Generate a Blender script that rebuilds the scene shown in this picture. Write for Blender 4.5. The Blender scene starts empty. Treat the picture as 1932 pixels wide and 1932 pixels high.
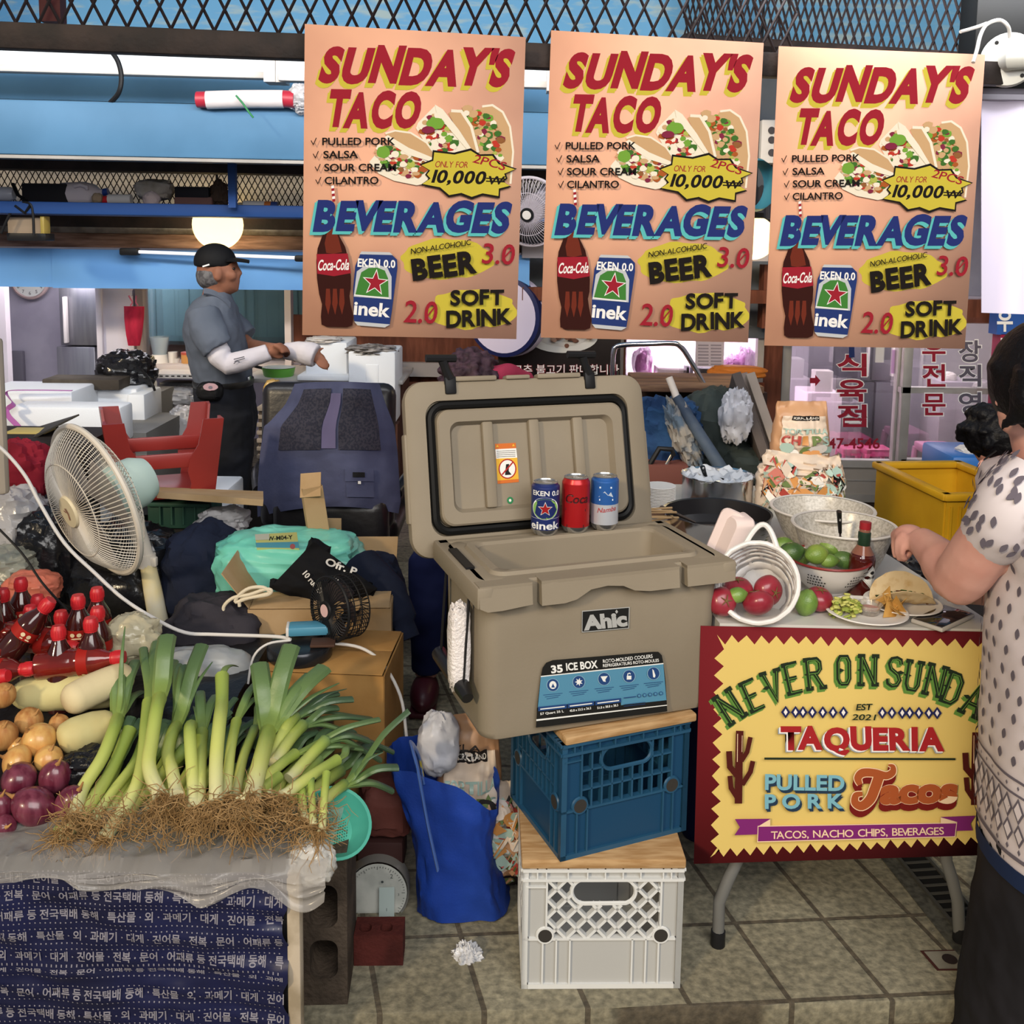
import bpy,bmesh,math,random
from mathutils import Vector as V,Matrix as MX,noise,geometry
sc = bpy.context.scene
COL = sc.collection
PI = math.pi
random.seed(7)
# ---------------------------------------------------------------- camera, world, light, exposure
FP,CX,CY,PITCH,ROLL,CAMH = 1900.0,966.0,680.0,math.radians(6.9),math.radians(0.8),1.55
fw = V((0,math.cos(PITCH),-math.sin(PITCH)))
_u = V((0,math.sin(PITCH),math.cos(PITCH)))
_r = V((1,0,0))
rt = _r*math.cos(ROLL) + _u*math.sin(ROLL)
up = -_r*math.sin(ROLL) + _u*math.cos(ROLL)
cam_d = bpy.data.cameras.new('camera'); cam = bpy.data.objects.new('camera',cam_d); COL.objects.link(cam)
cam_d.sensor_width = 36.0; cam_d.sensor_fit = 'HORIZONTAL'
cam_d.lens = 36.0*FP/1932.0
cam_d.shift_y = -(966.0-CY)/1932.0            # the photograph is the lower part of an upright frame
cam_d.clip_end = 100
m = MX((rt,up,-fw)).transposed().to_4x4(); m.translation = (0,0,CAMH)
cam.matrix_world = m
sc.camera = cam
sc.view_settings.view_transform = 'Standard'; sc.view_settings.look = 'None'
sc.view_settings.gamma = 1.0; sc.view_settings.use_curve_mapping = False
sc.view_settings.exposure = 0.0
W = bpy.data.worlds.new('world'); sc.world = W; W.use_nodes = True
bg = W.node_tree.nodes['Background']; bg.inputs[0].default_value = (0.80,0.88,1.0,1); bg.inputs[1].default_value = 0.21
def light(name,kind,loc,target,energy,color=(1,1,1),size=1.0,size_y=None,spot=None):
    d = bpy.data.lights.new(name,kind); d.energy = energy; d.color = color
    if kind == 'AREA':
        d.size = size
        if size_y: d.shape = 'RECTANGLE'; d.size_y = size_y
    elif kind == 'SUN': d.angle = size
    else: d.shadow_soft_size = size
    if spot: d.spot_size = spot; d.spot_blend = 0.6
    o = bpy.data.objects.new(name,d); COL.objects.link(o); o.location = loc
    o.rotation_euler = (V(target)-V(loc)).to_track_quat('-Z','Y').to_euler()
    return o
# daylight falling into the open side of the market behind the photographer, and the low warm sun on the stall
light('daylight','AREA',(0.9,-1.4,3.25),(0.2,3.0,0.8),195,(1.0,0.97,0.93),4.0,2.2)
light('sun','SUN',(-4,-3,3.2),(-0.4,2.0,0.45),1.5,(1.0,0.80,0.52),0.10)
light('facade_fill','AREA',(-0.3,2.98,2.40),(-0.3,5.2,1.75),50,(0.95,0.97,1.0),4.5,0.2)  # added lamp with no visible source, brightens the shop fronts and high shelf
# ---------------------------------------------------------------- helpers
def ray(x,y): return fw + rt*((x-CX)/FP) + up*((CY-y)/FP)
def at(x,y,Y):
    d = ray(x,y); return V((0,0,CAMH)) + d*(Y/d.y)
def onz(x,y,z):
    d = ray(x,y); return V((0,0,CAMH)) + d*((z-CAMH)/d.z)
def lin(h):
    if isinstance(h,str):
        h = h.lstrip('#'); c = [int(h[i:i+2],16)/255 for i in (0,2,4)]
    else: c = list(h)
    return tuple(x/12.92 if x <= 0.04045 else ((x+0.055)/1.055)**2.4 for x in c)
_mats = {}
def mat(name,col,rough=0.55,metal=0.0,col2=None,ns=8.0,bump=0.0,bs=60.0,trans=0.0,alpha=1.0,emit=0.0,coat=0.0,attr=False,detail=4.0,contrast=(0.38,0.62),stretch=None):
    if name in _mats: return _mats[name]
    mt = bpy.data.materials.new(name); mt.use_nodes = True; nt = mt.node_tree; N = nt.nodes; L = nt.links
    b = N['Principled BSDF']; c = lin(col)
    b.inputs['Base Color'].default_value = (*c,1); b.inputs['Roughness'].default_value = rough; b.inputs['Metallic'].default_value = metal
    b.inputs['Transmission Weight'].default_value = trans; b.inputs['Alpha'].default_value = alpha; b.inputs['Coat Weight'].default_value = coat; b.inputs['Specular IOR Level'].default_value = 0.5 if rough < 0.45 else 0.18
    if emit: b.inputs['Emission Color'].default_value = (*c,1); b.inputs['Emission Strength'].default_value = emit
    if col2 or bump:
        tc = N.new('ShaderNodeTexCoord'); src = tc.outputs['Object']
        if stretch:
            mp = N.new('ShaderNodeMapping'); mp.inputs['Scale'].default_value = stretch; L.new(src,mp.inputs[0]); src = mp.outputs[0]
    if attr:
        a = N.new('ShaderNodeAttribute'); a.attribute_name = 'Col'; L.new(a.outputs['Color'],b.inputs['Base Color'])
    if col2:
        n = N.new('ShaderNodeTexNoise'); n.inputs['Scale'].default_value = ns; n.inputs['Detail'].default_value = detail; L.new(src,n.inputs['Vector'])
        r = N.new('ShaderNodeValToRGB'); r.color_ramp.elements[0].position = contrast[0]; r.color_ramp.elements[1].position = contrast[1]
        r.color_ramp.elements[0].color = (*c,1); r.color_ramp.elements[1].color = (*lin(col2),1)
        L.new(n.outputs['Fac'],r.inputs[0]); L.new(r.outputs[0],b.inputs['Base Color'])
    if bump:
        n2 = N.new('ShaderNodeTexNoise'); n2.inputs['Scale'].default_value = bs; n2.inputs['Detail'].default_value = 3; L.new(src,n2.inputs['Vector'])
        bp = N.new('ShaderNodeBump'); bp.inputs['Strength'].default_value = bump; bp.inputs['Distance'].default_value = 0.01
        L.new(n2.outputs['Fac'],bp.inputs['Height']); L.new(bp.outputs[0],b.inputs['Normal'])
    _mats[name] = mt; return mt
def rotz(a): return MX.Rotation(a,4,'Z')
def frame(o,x,y,z=None):
    x = V(x).normalized(); y = V(y); y = (y - x*y.dot(x)).normalized(); z = x.cross(y)
    m = MX((x,y,z)).transposed().to_4x4(); m.translation = V(o); return m
def axis_frame(o,d,ref=(0,0,1)):           # z along d
    d = V(d).normalized(); ref = V(ref)
    if abs(d.dot(ref)) > 0.95: ref = V((1,0,0))
    x = ref.cross(d).normalized(); y = d.cross(x)
    m = MX((x,y,d)).transposed().to_4x4(); m.translation = V(o); return m
_txt = {}
def glyphs(s,bold=0.0):
    k = (s,bold)
    if k in _txt: return _txt[k]
    cu = bpy.data.curves.new('t','FONT'); cu.body = s; cu.size = 1; cu.offset = bold; cu.resolution_u = 4
    o = bpy.data.objects.new('t',cu); COL.objects.link(o)
    dg = bpy.context.evaluated_depsgraph_get(); dg.update()
    me = bpy.data.meshes.new_from_object(o.evaluated_get(dg))
    vs = [v.co.xy.copy() for v in me.vertices]; fs = [tuple(p.vertices) for p in me.polygons]
    bpy.data.meshes.remove(me); bpy.data.objects.remove(o); bpy.data.curves.remove(cu)
    x0 = min(v.x for v in vs); x1 = max(v.x for v in vs); y0 = min(v.y for v in vs); y1 = max(v.y for v in vs)
    _txt[k] = ([(v.x-x0,v.y) for v in vs],fs,x1-x0,y0,y1); return _txt[k]
class B:
    """collects shapes, then links them as ONE mesh object"""
    def __init__(s): s.v = []; s.f = []; s.mi = []; s.c = None
    def add(s,vs,fs,m=0,mx=None,col=None):
        o = len(s.v)
        if mx is not None: vs = [mx @ V(v) for v in vs]
        s.v += [tuple(v) for v in vs]; s.f += [tuple(i+o for i in f) for f in fs]; s.mi += [m]*len(fs)
        if col is not None:
            if s.c is None: s.c = []
            s.c += [(1,1,1)]*(o-len(s.c)) + (col if isinstance(col,list) else [col]*len(vs))
        return s
    def box(s,c,d,m=0,rz=0,bev=0.0,mx=None,taper=1.0,seg=2):
        bm = bmesh.new(); bmesh.ops.create_cube(bm,size=1)
        for v in bm.verts:
            v.co = V((v.co.x*d[0],v.co.y*d[1],v.co.z*d[2]))
            if taper != 1.0 and v.co.z < 0: v.co.x *= taper; v.co.y *= taper
        if bev: bmesh.ops.bevel(bm,geom=bm.edges[:],offset=bev,segments=seg,affect='EDGES',profile=0.5)
        t = MX.Translation(c) @ rotz(rz)
        if mx is not None: t = mx @ t
        bm.verts.index_update()
        s.add([v.co for v in bm.verts],[[v.index for v in f.verts] for f in bm.faces],m,t); bm.free(); return s
    def tube(s,pts,r,n=8,m=0,cap=True,closed=False,col=None,flat=1.0):
        pts = [V(p) for p in pts]; k = len(pts); rs = r if isinstance(r,(list,tuple)) else [r]*k
        vs = []; fs = []; nrm = None
        for i,p in enumerate(pts):
            if closed: t = pts[(i+1) % k]-pts[i-1]
            else: t = pts[min(i+1,k-1)]-pts[max(i-1,0)]
            t.normalize()
            if nrm is None:
                nrm = V((0,0,1)) if abs(t.z) < 0.9 else V((1,0,0))
            nrm = (nrm - t*nrm.dot(t)).normalized(); bn = t.cross(nrm)
            for j in range(n):
                a = 2*PI*j/n; vs.append(p + (nrm*math.cos(a)*flat + bn*math.sin(a))*rs[i])
        for i in range(k if closed else k-1):
            for j in range(n):
                a = i*n+j; b_ = i*n+(j+1) % n; i2 = (i+1) % k
                fs.append((a,b_,i2*n+(j+1) % n,i2*n+j))
        if cap and not closed: fs.append(tuple(range(n-1,-1,-1))); fs.append(tuple((k-1)*n+j for j in range(n)))
        cl = None
        if col is not None: cl = [col[i] if isinstance(col,list) else col for i in range(k) for j in range(n)]
        return s.add(vs,fs,m,None,cl)
    def lathe(s,prof,n=24,m=0,mx=None,cap=True,sx=1.0,sy=1.0,a0=0,a1=2*PI):
        vs = []; fs = []; full = abs(a1-a0-2*PI) < 1e-6; nn = n if full else n+1
        for r,z in prof:
            for j in range(nn):
                a = a0+(a1-a0)*j/n; vs.append(V((r*math.cos(a)*sx,r*math.sin(a)*sy,z)))
        for i in range(len(prof)-1):
            for j in range(n):
                j2 = (j+1) % nn; fs.append((i*nn+j,i*nn+j2,(i+1)*nn+j2,(i+1)*nn+j))
        if cap and full:
            if prof[0][0] > 1e-5: fs.append(tuple(range(n-1,-1,-1)))
            if prof[-1][0] > 1e-5: fs.append(tuple((len(prof)-1)*nn+j for j in range(n)))
        return s.add(vs,fs,m,mx)
    def ell(s,c,d,m=0,mx=None,n=20,k=12,fn=None):
        vs = []; fs = []
        for i in range(k+1):
            p = PI*i/k
            for j in range(n):
                a = 2*PI*j/n; q = V((math.sin(p)*math.cos(a),math.sin(p)*math.sin(a),math.cos(p)))
                if fn: q = fn(q)
                vs.append(V((q.x*d[0],q.y*d[1],q.z*d[2])))
        for i in range(k):
            for j in range(n): fs.append((i*n+j,(i+1)*n+j,(i+1)*n+(j+1) % n,i*n+(j+1) % n))
        t = MX.Translation(c) if mx is None else mx @ MX.Translation(c)
        return s.add(vs,fs,m,t)
    def prism(s,poly,h,m=0,mx=None):           # poly in xy, from z=0 to z=h
        n = len(poly); a = sum(poly[i][0]*poly[(i+1) % n][1]-poly[(i+1) % n][0]*poly[i][1] for i in range(n))
        if a < 0: poly = poly[::-1]
        vs = [(x,y,0) for x,y in poly]+[(x,y,h) for x,y in poly]
        fs = [tuple(range(n-1,-1,-1)),tuple(range(n,2*n))]+[(i,(i+1) % n,n+(i+1) % n,n+i) for i in range(n)]
        return s.add(vs,fs,m,mx)
    def sheet(s,fn,nu,nv,m=0,mx=None,thick=0.0,closeu=False):
        g = [[V(fn(i/nu,j/nv)) for i in range(nu+1)] for j in range(nv+1)]
        vs = [p for r_ in g for p in r_]; w = nu+1
        fs = [(j*w+i,j*w+i+1,(j+1)*w+i+1,(j+1)*w+i) for j in range(nv) for i in range(nu)]
        if thick:
            nr = []
            for j in range(nv+1):
                for i in range(w):
                    du = g[j][min(i+1,nu)]-g[j][max(i-1,0)]; dv = g[min(j+1,nv)][i]-g[max(j-1,0)][i]
                    q = du.cross(dv); nr.append(q.normalized() if q.length > 1e-9 else V((0,0,1)))
            o = len(vs); vs += [p-nr[k]*thick for k,p in enumerate(vs)]
            fs += [tuple(i+o for i in reversed(f)) for f in fs]
            bd = [i for i in range(w)]+[j*w+nu for j in range(1,nv+1)]+[nv*w+i for i in range(nu-1,-1,-1)]+[j*w for j in range(nv-1,0,-1)]
            fs += [(bd[k],bd[k]+o,bd[(k+1) % len(bd)]+o,bd[(k+1) % len(bd)]) for k in range(len(bd))]
        return s.add(vs,fs,m,mx)
    def loft(s,rings,n=20,m=0,cap=True,pw=2.0):     # rings: (centre, ax, ay) half-axis vectors
        vs = []; fs = []
        for c,ax,ay in rings:
            for j in range(n):
                a = 2*PI*j/n; ca,sa = math.cos(a),math.sin(a); e = 2/pw
                vs.append(V(c)+V(ax)*math.copysign(abs(ca)**e,ca)+V(ay)*math.copysign(abs(sa)**e,sa))
        for i in range(len(rings)-1):
            for j in range(n): fs.append((i*n+j,i*n+(j+1) % n,(i+1)*n+(j+1) % n,(i+1)*n+j))
        if cap: fs.append(tuple(range(n-1,-1,-1))); fs.append(tuple((len(rings)-1)*n+j for j in range(n)))
        return s.add(vs,fs,m)
    def build(s,name,mats,parent=None,sharp=38,mods=None):
        me = bpy.data.meshes.new(name); me.from_pydata(s.v,[],s.f); me.update()
        if not isinstance(mats,(list,tuple)): mats = [mats]
        for mt in mats: me.materials.append(mt)
        me.polygons.foreach_set('material_index',s.mi); me.polygons.foreach_set('use_smooth',[True]*len(s.f))
        if s.c is not None:
            s.c += [(1,1,1)]*(len(s.v)-len(s.c))
            a = me.color_attributes.new('Col','FLOAT_COLOR','POINT')
            a.data.foreach_set('color',[x for c in s.c for x in (*c,1)])
        if sharp: me.set_sharp_from_angle(angle=math.radians(sharp))
        o = bpy.data.objects.new(name,me); COL.objects.link(o)
        if mods: bake(o,mods)
        if parent is not None:
            o.parent = parent; o.matrix_parent_inverse = wm(parent).inverted()
        return o
def wm(o):
    m = o.matrix_basis.copy()
    return m if o.parent is None else wm(o.parent) @ o.matrix_parent_inverse @ m
def bake(o,mods):
    for t,kw in mods:
        md = o.modifiers.new('m',t)
        for k,v in kw.items(): setattr(md,k,v)
    dg = bpy.context.evaluated_depsgraph_get(); dg.update()
    me = bpy.data.meshes.new_from_object(o.evaluated_get(dg)); old = o.data; o.modifiers.clear(); me.name = old.name
    for p in me.polygons: p.use_smooth = True
    o.data = me; bpy.data.meshes.remove(old)
def MELT(vx=0.01,it=4,f=0.5): return [('REMESH',dict(mode='VOXEL',voxel_size=vx,use_smooth_shade=True)),('SMOOTH',dict(factor=f,iterations=it))]
def thing(name,label,cat,loc=(0,0,0),group=None):
    o = bpy.data.objects.new(name,None); COL.objects.link(o); o.location = V(loc); o.empty_display_size = 0.05
    o['label'] = label; o['category'] = cat
    if group: o['group'] = group
    return o
def tag(o,label,cat,group=None):
    o['label'] = label; o['category'] = cat
    if group: o['group'] = group
    return o
def struct(o): o['kind'] = 'structure'; return o
def copy_thing(o,loc=None,mx=None,label=None):
    r = o.copy(); COL.objects.link(r)
    for ch in [c for c in COL.objects if c.parent == o]:
        c = ch.copy(); COL.objects.link(c); c.parent = r; c.matrix_parent_inverse = ch.matrix_parent_inverse.copy()
        for g in [c2 for c2 in COL.objects if c2.parent == ch]:
            d = g.copy(); COL.objects.link(d); d.parent = c; d.matrix_parent_inverse = g.matrix_parent_inverse.copy()
    if mx is not None: r.matrix_basis = mx
    elif loc is not None: r.location = V(loc)
    if label: r['label'] = label
    return r
def fbm(p,o=3): return noise.fractal(V(p),1.0,2.0,o)
def ridged(p): return 1-2*abs(noise.noise(V(p)))
def bag(c,d,seed=0,amp=0.12,fr=2.2,pw=2.6,n=44,k=30,crease=0.06,top=None,flat_floor=None,rz=0,tilt=(0,0)):
    """a crumpled soft lump: superellipsoid with folds; returns verts, faces"""
    vs = []; fs = []; R = rotz(rz) @ MX.Rotation(tilt[0],4,'X') @ MX.Rotation(tilt[1],4,'Y'); off = V((seed*7.3,seed*3.1,seed*1.7)); e = 2/pw
    for i in range(k+1):
        p = PI*i/k
        for j in range(n):
            a = 2*PI*j/n; q = V((math.sin(p)*math.cos(a),math.sin(p)*math.sin(a),math.cos(p)))
            sp = V([math.copysign(abs(t)**e,t) for t in q])
            f = 1+amp*fbm(q*fr+off)+crease*ridged(q*fr*2.3+off*1.3)+0.4*crease*ridged(q*fr*5+off)
            w = V((sp.x*d[0]*f,sp.y*d[1]*f,sp.z*d[2]*f))
            if top: w.x *= 1+(top-1)*max(0,q.z); w.y *= 1+(top-1)*max(0,q.z)
            w = R @ w + V(c)
            if flat_floor is not None and w.z < flat_floor: w.z = flat_floor+0.002*noise.noise(w*30)
            vs.append(w)
    for i in range(k):
        for j in range(n): fs.append((i*n+j,(i+1)*n+j,(i+1)*n+(j+1) % n,i*n+(j+1) % n))
    return vs,fs
def strokes(poly,w):                         # 2D polyline -> quads with mitred joints
    k = len(poly); L = []; Rr = []
    for i,p in enumerate(poly):
        p = V((p[0],p[1]))
        a = (p-V(poly[i-1][:2])).normalized() if i else None
        b = (V(poly[i+1][:2])-p).normalized() if i < k-1 else None
        t = a if b is None else b if a is None else (a+b)
        if t.length < 1e-6: t = a
        t = t.normalized(); nn = V((-t.y,t.x)); s = 1.0
        if a is not None and b is not None: s = 1/max(0.5,nn.dot(V((-a.y,a.x))))
        ww = w[i] if isinstance(w,list) else w
        L.append(p+nn*ww*0.5*s); Rr.append(p-nn*ww*0.5*s)
    return [tuple(q) for q in L+Rr],[(i,k+i,k+i+1,i+1) for i in range(k-1)]
def smooth(P,n=5):
    out = []; P = [V(p) for p in P]
    for i in range(len(P)-1):
        p0 = P[max(i-1,0)]; p1 = P[i]; p2 = P[i+1]; p3 = P[min(i+2,len(P)-1)]
        for k in range(n):
            t = k/n; out.append(0.5*((2*p1)+(p2-p0)*t+(2*p0-5*p1+4*p2-p3)*t*t+(3*p1-p0-3*p2+p3)*t**3))
    out.append(P[-1]); return out
class Flat:
    """printed artwork: stacked layers of 2D shapes in picture units, mapped onto a sheet by fn(x,y,layer height)"""
    def __init__(s,b,fn,step=0.00035): s.b = b; s.fn = fn; s.h = 0; s.step = step
    def up(s): s.h += s.step
    def raw(s,vs,fs,m): s.up(); s.b.add([s.fn(x,y,s.h) for x,y in vs],fs,m)
    def poly(s,p,m): s.raw(p,[tuple(range(len(p)))],m)
    def ellipse(s,x,y,rx,ry,m,n=28,rot=0):
        c,q = math.cos(rot),math.sin(rot); s.poly([(x+rx*math.cos(2*PI*i/n)*c-ry*math.sin(2*PI*i/n)*q,y+rx*math.cos(2*PI*i/n)*q+ry*math.sin(2*PI*i/n)*c) for i in range(n)],m)
    def stroke(s,p,w,m): s.raw(*strokes(p,w),m)
    def splat(s,x,y,rx,ry,m,seed=0,n=40,a=0.12):
        s.poly([(x+rx*math.cos(t)*(1+a*noise.noise(V((math.cos(t)*2,math.sin(t)*2,seed)))),y+ry*math.sin(t)*(1+a*noise.noise(V((math.cos(t)*2,math.sin(t)*2,seed+5))))) for t in [2*PI*i/n for i in range(n)]],m)
    def text(s,t,x0,y0,x1,y1,h,m,bold=0.02,shear=0.0,jit=0.0,gap=0.045,seed=1):
        """baseline from (x0,y0) to (x1,y1), capital height h; y grows downward"""
        d = V((x1-x0,y1-y0)); L = d.length; d.normalize(); nrm = V((d.y,-d.x))
        if not jit:
            vs,fs,w,_,_ = glyphs(t,bold); k = L/w; hh = h/0.727
            s.raw([tuple(V((x0,y0))+d*(x*k+shear*y*hh)+nrm*(y*hh)) for x,y in vs],fs,m); return
        rnd = random.Random(seed); ws = [glyphs(c,bold)[2] if c != ' ' else 0.3 for c in t]; kern = [gap-(0.16 if t[i:i+2] in ('AY','TA','EV','VE') else 0.10 if t[i:i+2] in ("Y'",'DA','RA','AG',"'S") else 0) for i in range(len(t))]; tot = sum(ws)+sum(kern[:-1]); k = L/tot; x = 0; allv = []; allf = []
        for c,w,kn in zip(t,ws,kern):
            if c != ' ':
                vs,fs,_,_,_ = glyphs(c,bold); hh = h/0.727; dy = rnd.uniform(-1,1)*jit*h; sc_ = 1+rnd.uniform(-1,1)*jit; sh = shear+rnd.uniform(-1,1)*jit*0.7; o = len(allv)
                allv += [tuple(V((x0,y0))+d*((x+a)*k+sh*b*hh)+nrm*(b*hh*sc_+dy)) for a,b in vs]; allf += [tuple(i+o for i in f) for f in fs]
            x += w+kn
        s.raw(allv,allf,m)
def quadmap(tl,tr,br,bl):                  # picture corners -> unit square (inverse bilinear)
    tl,tr,br,bl = map(V,(tl,tr,br,bl))
    def f(x,y):
        u = v = 0.5
        for _ in range(8):
            p = (tl*(1-u)+tr*u)*(1-v)+(bl*(1-u)+br*u)*v; e = V((x,y))-p
            du = (tr-tl)*(1-v)+(br-bl)*v; dv = (bl*(1-u)+br*u)-(tl*(1-u)+tr*u); D = du.x*dv.y-du.y*dv.x
            u += (e.x*dv.y-e.y*dv.x)/D; v += (du.x*e.y-du.y*e.x)/D
        return u,v
    return f
black = mat('black_plastic','1c1c1e',0.45); white = mat('white_plastic','dcdcd8',0.45); steel = mat('steel','c8c8ca',0.18,1.0); chrome = mat('chrome','d8d8da',0.12,1.0)
foam = mat('white_foam','e4e8ee',0.8,bump=0.12,bs=250); card = mat('cardboard','b09470',0.85,col2='a1835c',ns=6,bump=0.05,bs=90); dkmetal = mat('dark_metal','2b2625',0.6,col2='3a302d',ns=9,bump=0.2,bs=60)
# ---------------------------------------------------------------- setting
YAW = math.radians(12.3)
def tile_mat(name,w,h,c1,c2,mortar,rz=YAW,sc_=1.0,msize=0.012,vertical=False):
    mt = bpy.data.materials.new(name); mt.use_nodes = True; nt = mt.node_tree; N = nt.nodes; L = nt.links; b = N['Principled BSDF']
    tc = N.new('ShaderNodeTexCoord'); mp = N.new('ShaderNodeCombineXYZ')
    for k,vec in enumerate(((0.978,0.21,0),(0,0,1) if vertical else (-0.035,1,0))):
        dp = N.new('ShaderNodeVectorMath'); dp.operation = 'DOT_PRODUCT'; dp.inputs[1].default_value = vec; L.new(tc.outputs['Object'],dp.inputs[0]); L.new(dp.outputs['Value'],mp.inputs[k])
    br = N.new('ShaderNodeTexBrick'); br.offset = 0.0; br.inputs['Scale'].default_value = 1; br.inputs['Brick Width'].default_value = w; br.inputs['Row Height'].default_value = h
    br.inputs['Mortar Size'].default_value = msize*0.5; br.inputs['Mortar Smooth'].default_value = 0.2; br.inputs['Color1'].default_value = (*lin(c1),1); br.inputs['Color2'].default_value = (*lin(c2),1); br.inputs['Mortar'].default_value = (*lin(mortar),1)
    L.new(mp.outputs[0],br.inputs['Vector'])
    n = N.new('ShaderNodeTexNoise'); n.inputs['Scale'].default_value = 55; n.inputs['Detail'].default_value = 6; L.new(tc.outputs['Object'],n.inputs['Vector'])
    n2 = N.new('ShaderNodeTexNoise'); n2.inputs['Scale'].default_value = 3.0; n2.inputs['Detail'].default_value = 5; L.new(tc.outputs['Object'],n2.inputs['Vector'])
    r = N.new('ShaderNodeValToRGB'); r.color_ramp.elements[0].position = 0.35; r.color_ramp.elements[1].position = 0.72; r.color_ramp.elements[0].color = (0.55,0.55,0.53,1); r.color_ramp.elements[1].color = (1.25,1.22,1.15,1)
    L.new(n.outputs['Fac'],r.inputs[0])
    r2 = N.new('ShaderNodeValToRGB'); r2.color_ramp.elements[0].position = 0.3; r2.color_ramp.elements[1].position = 0.7; r2.color_ramp.elements[0].color = (0.72,0.7,0.66,1); r2.color_ramp.elements[1].color = (1.1,1.1,1.08,1); L.new(n2.outputs['Fac'],r2.inputs[0])
    m1 = N.new('ShaderNodeMixRGB'); m1.blend_type = 'MULTIPLY'; m1.inputs[0].default_value = 1; L.new(br.outputs['Color'],m1.inputs[1]); L.new(r.outputs[0],m1.inputs[2])
    m2 = N.new('ShaderNodeMixRGB'); m2.blend_type = 'MULTIPLY'; m2.inputs[0].default_value = 1; L.new(m1.outputs[0],m2.inputs[1]); L.new(r2.outputs[0],m2.inputs[2])
    L.new(m2.outputs[0],b.inputs['Base Color']); b.inputs['Roughness'].default_value = 0.75
    ad = N.new('ShaderNodeMath'); ad.operation = 'MULTIPLY_ADD'; ad.inputs[1].default_value = -1.6; L.new(br.outputs['Fac'],ad.inputs[0]); L.new(n.outputs['Fac'],ad.inputs[2])
    bp = N.new('ShaderNodeBump'); bp.inputs['Strength'].default_value = 0.5; bp.inputs['Distance'].default_value = 0.008; L.new(ad.outputs[0],bp.inputs['Height']); L.new(bp.outputs[0],b.inputs['Normal'])
    return mt
floor_m = tile_mat('floor_tile',0.206,0.24,'8c8776','7d7868','574f43'); riser_m = tile_mat('riser_tile',0.206,0.17,'857d6d','797163','524a40',vertical=True)
sA = onz(570,1906,0); sB = onz(1768,1878,0)
E1 = V((math.cos(YAW*0.27),math.sin(YAW*0.27),0)); E1 = (sB-sA).normalized(); FA = math.atan2(E1.y,E1.x)
def floor_obj(name,x0,x1,y0,y1,z0,z1,mats):
    b = B(); b.box(((x0+x1)/2,(y0+y1)/2,(z0+z1)/2),(x1-x0,y1-y0,z1-z0),0,bev=0.004)
    o = b.build(name,mats); o.matrix_basis = MX.Translation(onz(1303,1897,0)) @ rotz(FA); return struct(o)
fo = floor_obj('floor',-4.2,4.2,0.0,6.6,-0.055,0.0,[floor_m])
fr = floor_obj('floor',-4.2,4.2,0.022,6.6,-0.2,-0.0555,[riser_m])
fl = floor_obj('floor',-4.2,4.2,-5,7,-0.3,-0.2005,[floor_m])
# riser follows the kerb
blue = mat('blue_paint','547fa2',0.5,col2='4c7596',ns=2.5); blue2 = mat('faded_blue_paint','5c93bb',0.6,col2='8fa3a8',ns=7,contrast=(0.52,0.72),stretch=(1,1,4)); blue3 = mat('deep_blue_paint','27477f',0.5)
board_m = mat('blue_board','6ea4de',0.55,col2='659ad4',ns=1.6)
wallm = mat('lilac_wall','b4b0ba',0.8,col2='a8a4b0',ns=5,bump=0.1,bs=120); ply = mat('old_wood','8a6a58',0.8,col2='5e4436',ns=5,stretch=(1,1,9),bump=0.2,bs=30)
brownwood = mat('brown_wood','6b3d2c',0.6,col2='552e20',ns=5,stretch=(7,7,1)); stone = mat('rough_plaster','bcb3aa',0.9,col2='988f86',ns=18,bump=0.6,bs=45)
alu = mat('aluminium','a5a09a',0.45,0.35,col2='98938d',ns=6); glassm = mat('window_glass','e8eef0',0.03,trans=1.0,alpha=0.28)
def pbox(b,x0,y0,x1,y1,Y,th,m=0,rz=0.0,bev=0.0):
    c = at((x0+x1)/2,(y0+y1)/2,Y); w = (at(x1,(y0+y1)/2,Y)-at(x0,(y0+y1)/2,Y)).length; h = (at((x0+x1)/2,y0,Y)-at((x0+x1)/2,y1,Y)).length
    b.box((0,th/2,0),(w,th,h),m,0,bev,MX.Translation(c) @ rotz(rz)); return b
def pb(name,x0,y0,x1,y1,Y,th,mt,rz=0.0,bev=0.0,parent=None):
    return pbox(B(),x0,y0,x1,y1,Y,th,0,rz,bev).build(name,mt,parent)
def wbox(name,x0,x1,y0,y1,z0,z1,mt,bev=0,rz=0):
    return B().box(((x0+x1)/2,(y0+y1)/2,(z0+z1)/2),(x1-x0,y1-y0,z1-z0),0,rz,bev).build(name,mt)
struct(wbox('wall_back',-4.5,5.5,7.6,7.7,-0.1,4.2,wallm))
struct(wbox('wall_upper',-4,4.5,5.2,5.3,2.25,4.2,blue2))
struct(wbox('wall_left',-4.0,-3.9,3.0,7.6,-0.1,4.2,wallm))
struct(wbox('wall_right',4.9,5.0,3.0,7.6,-0.1,4.2,wallm))
struct(wbox('ceiling',-4.5,5.5,3.3,7.7,4.2,4.3,mat('roof','7f95a8',0.7)))
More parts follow.
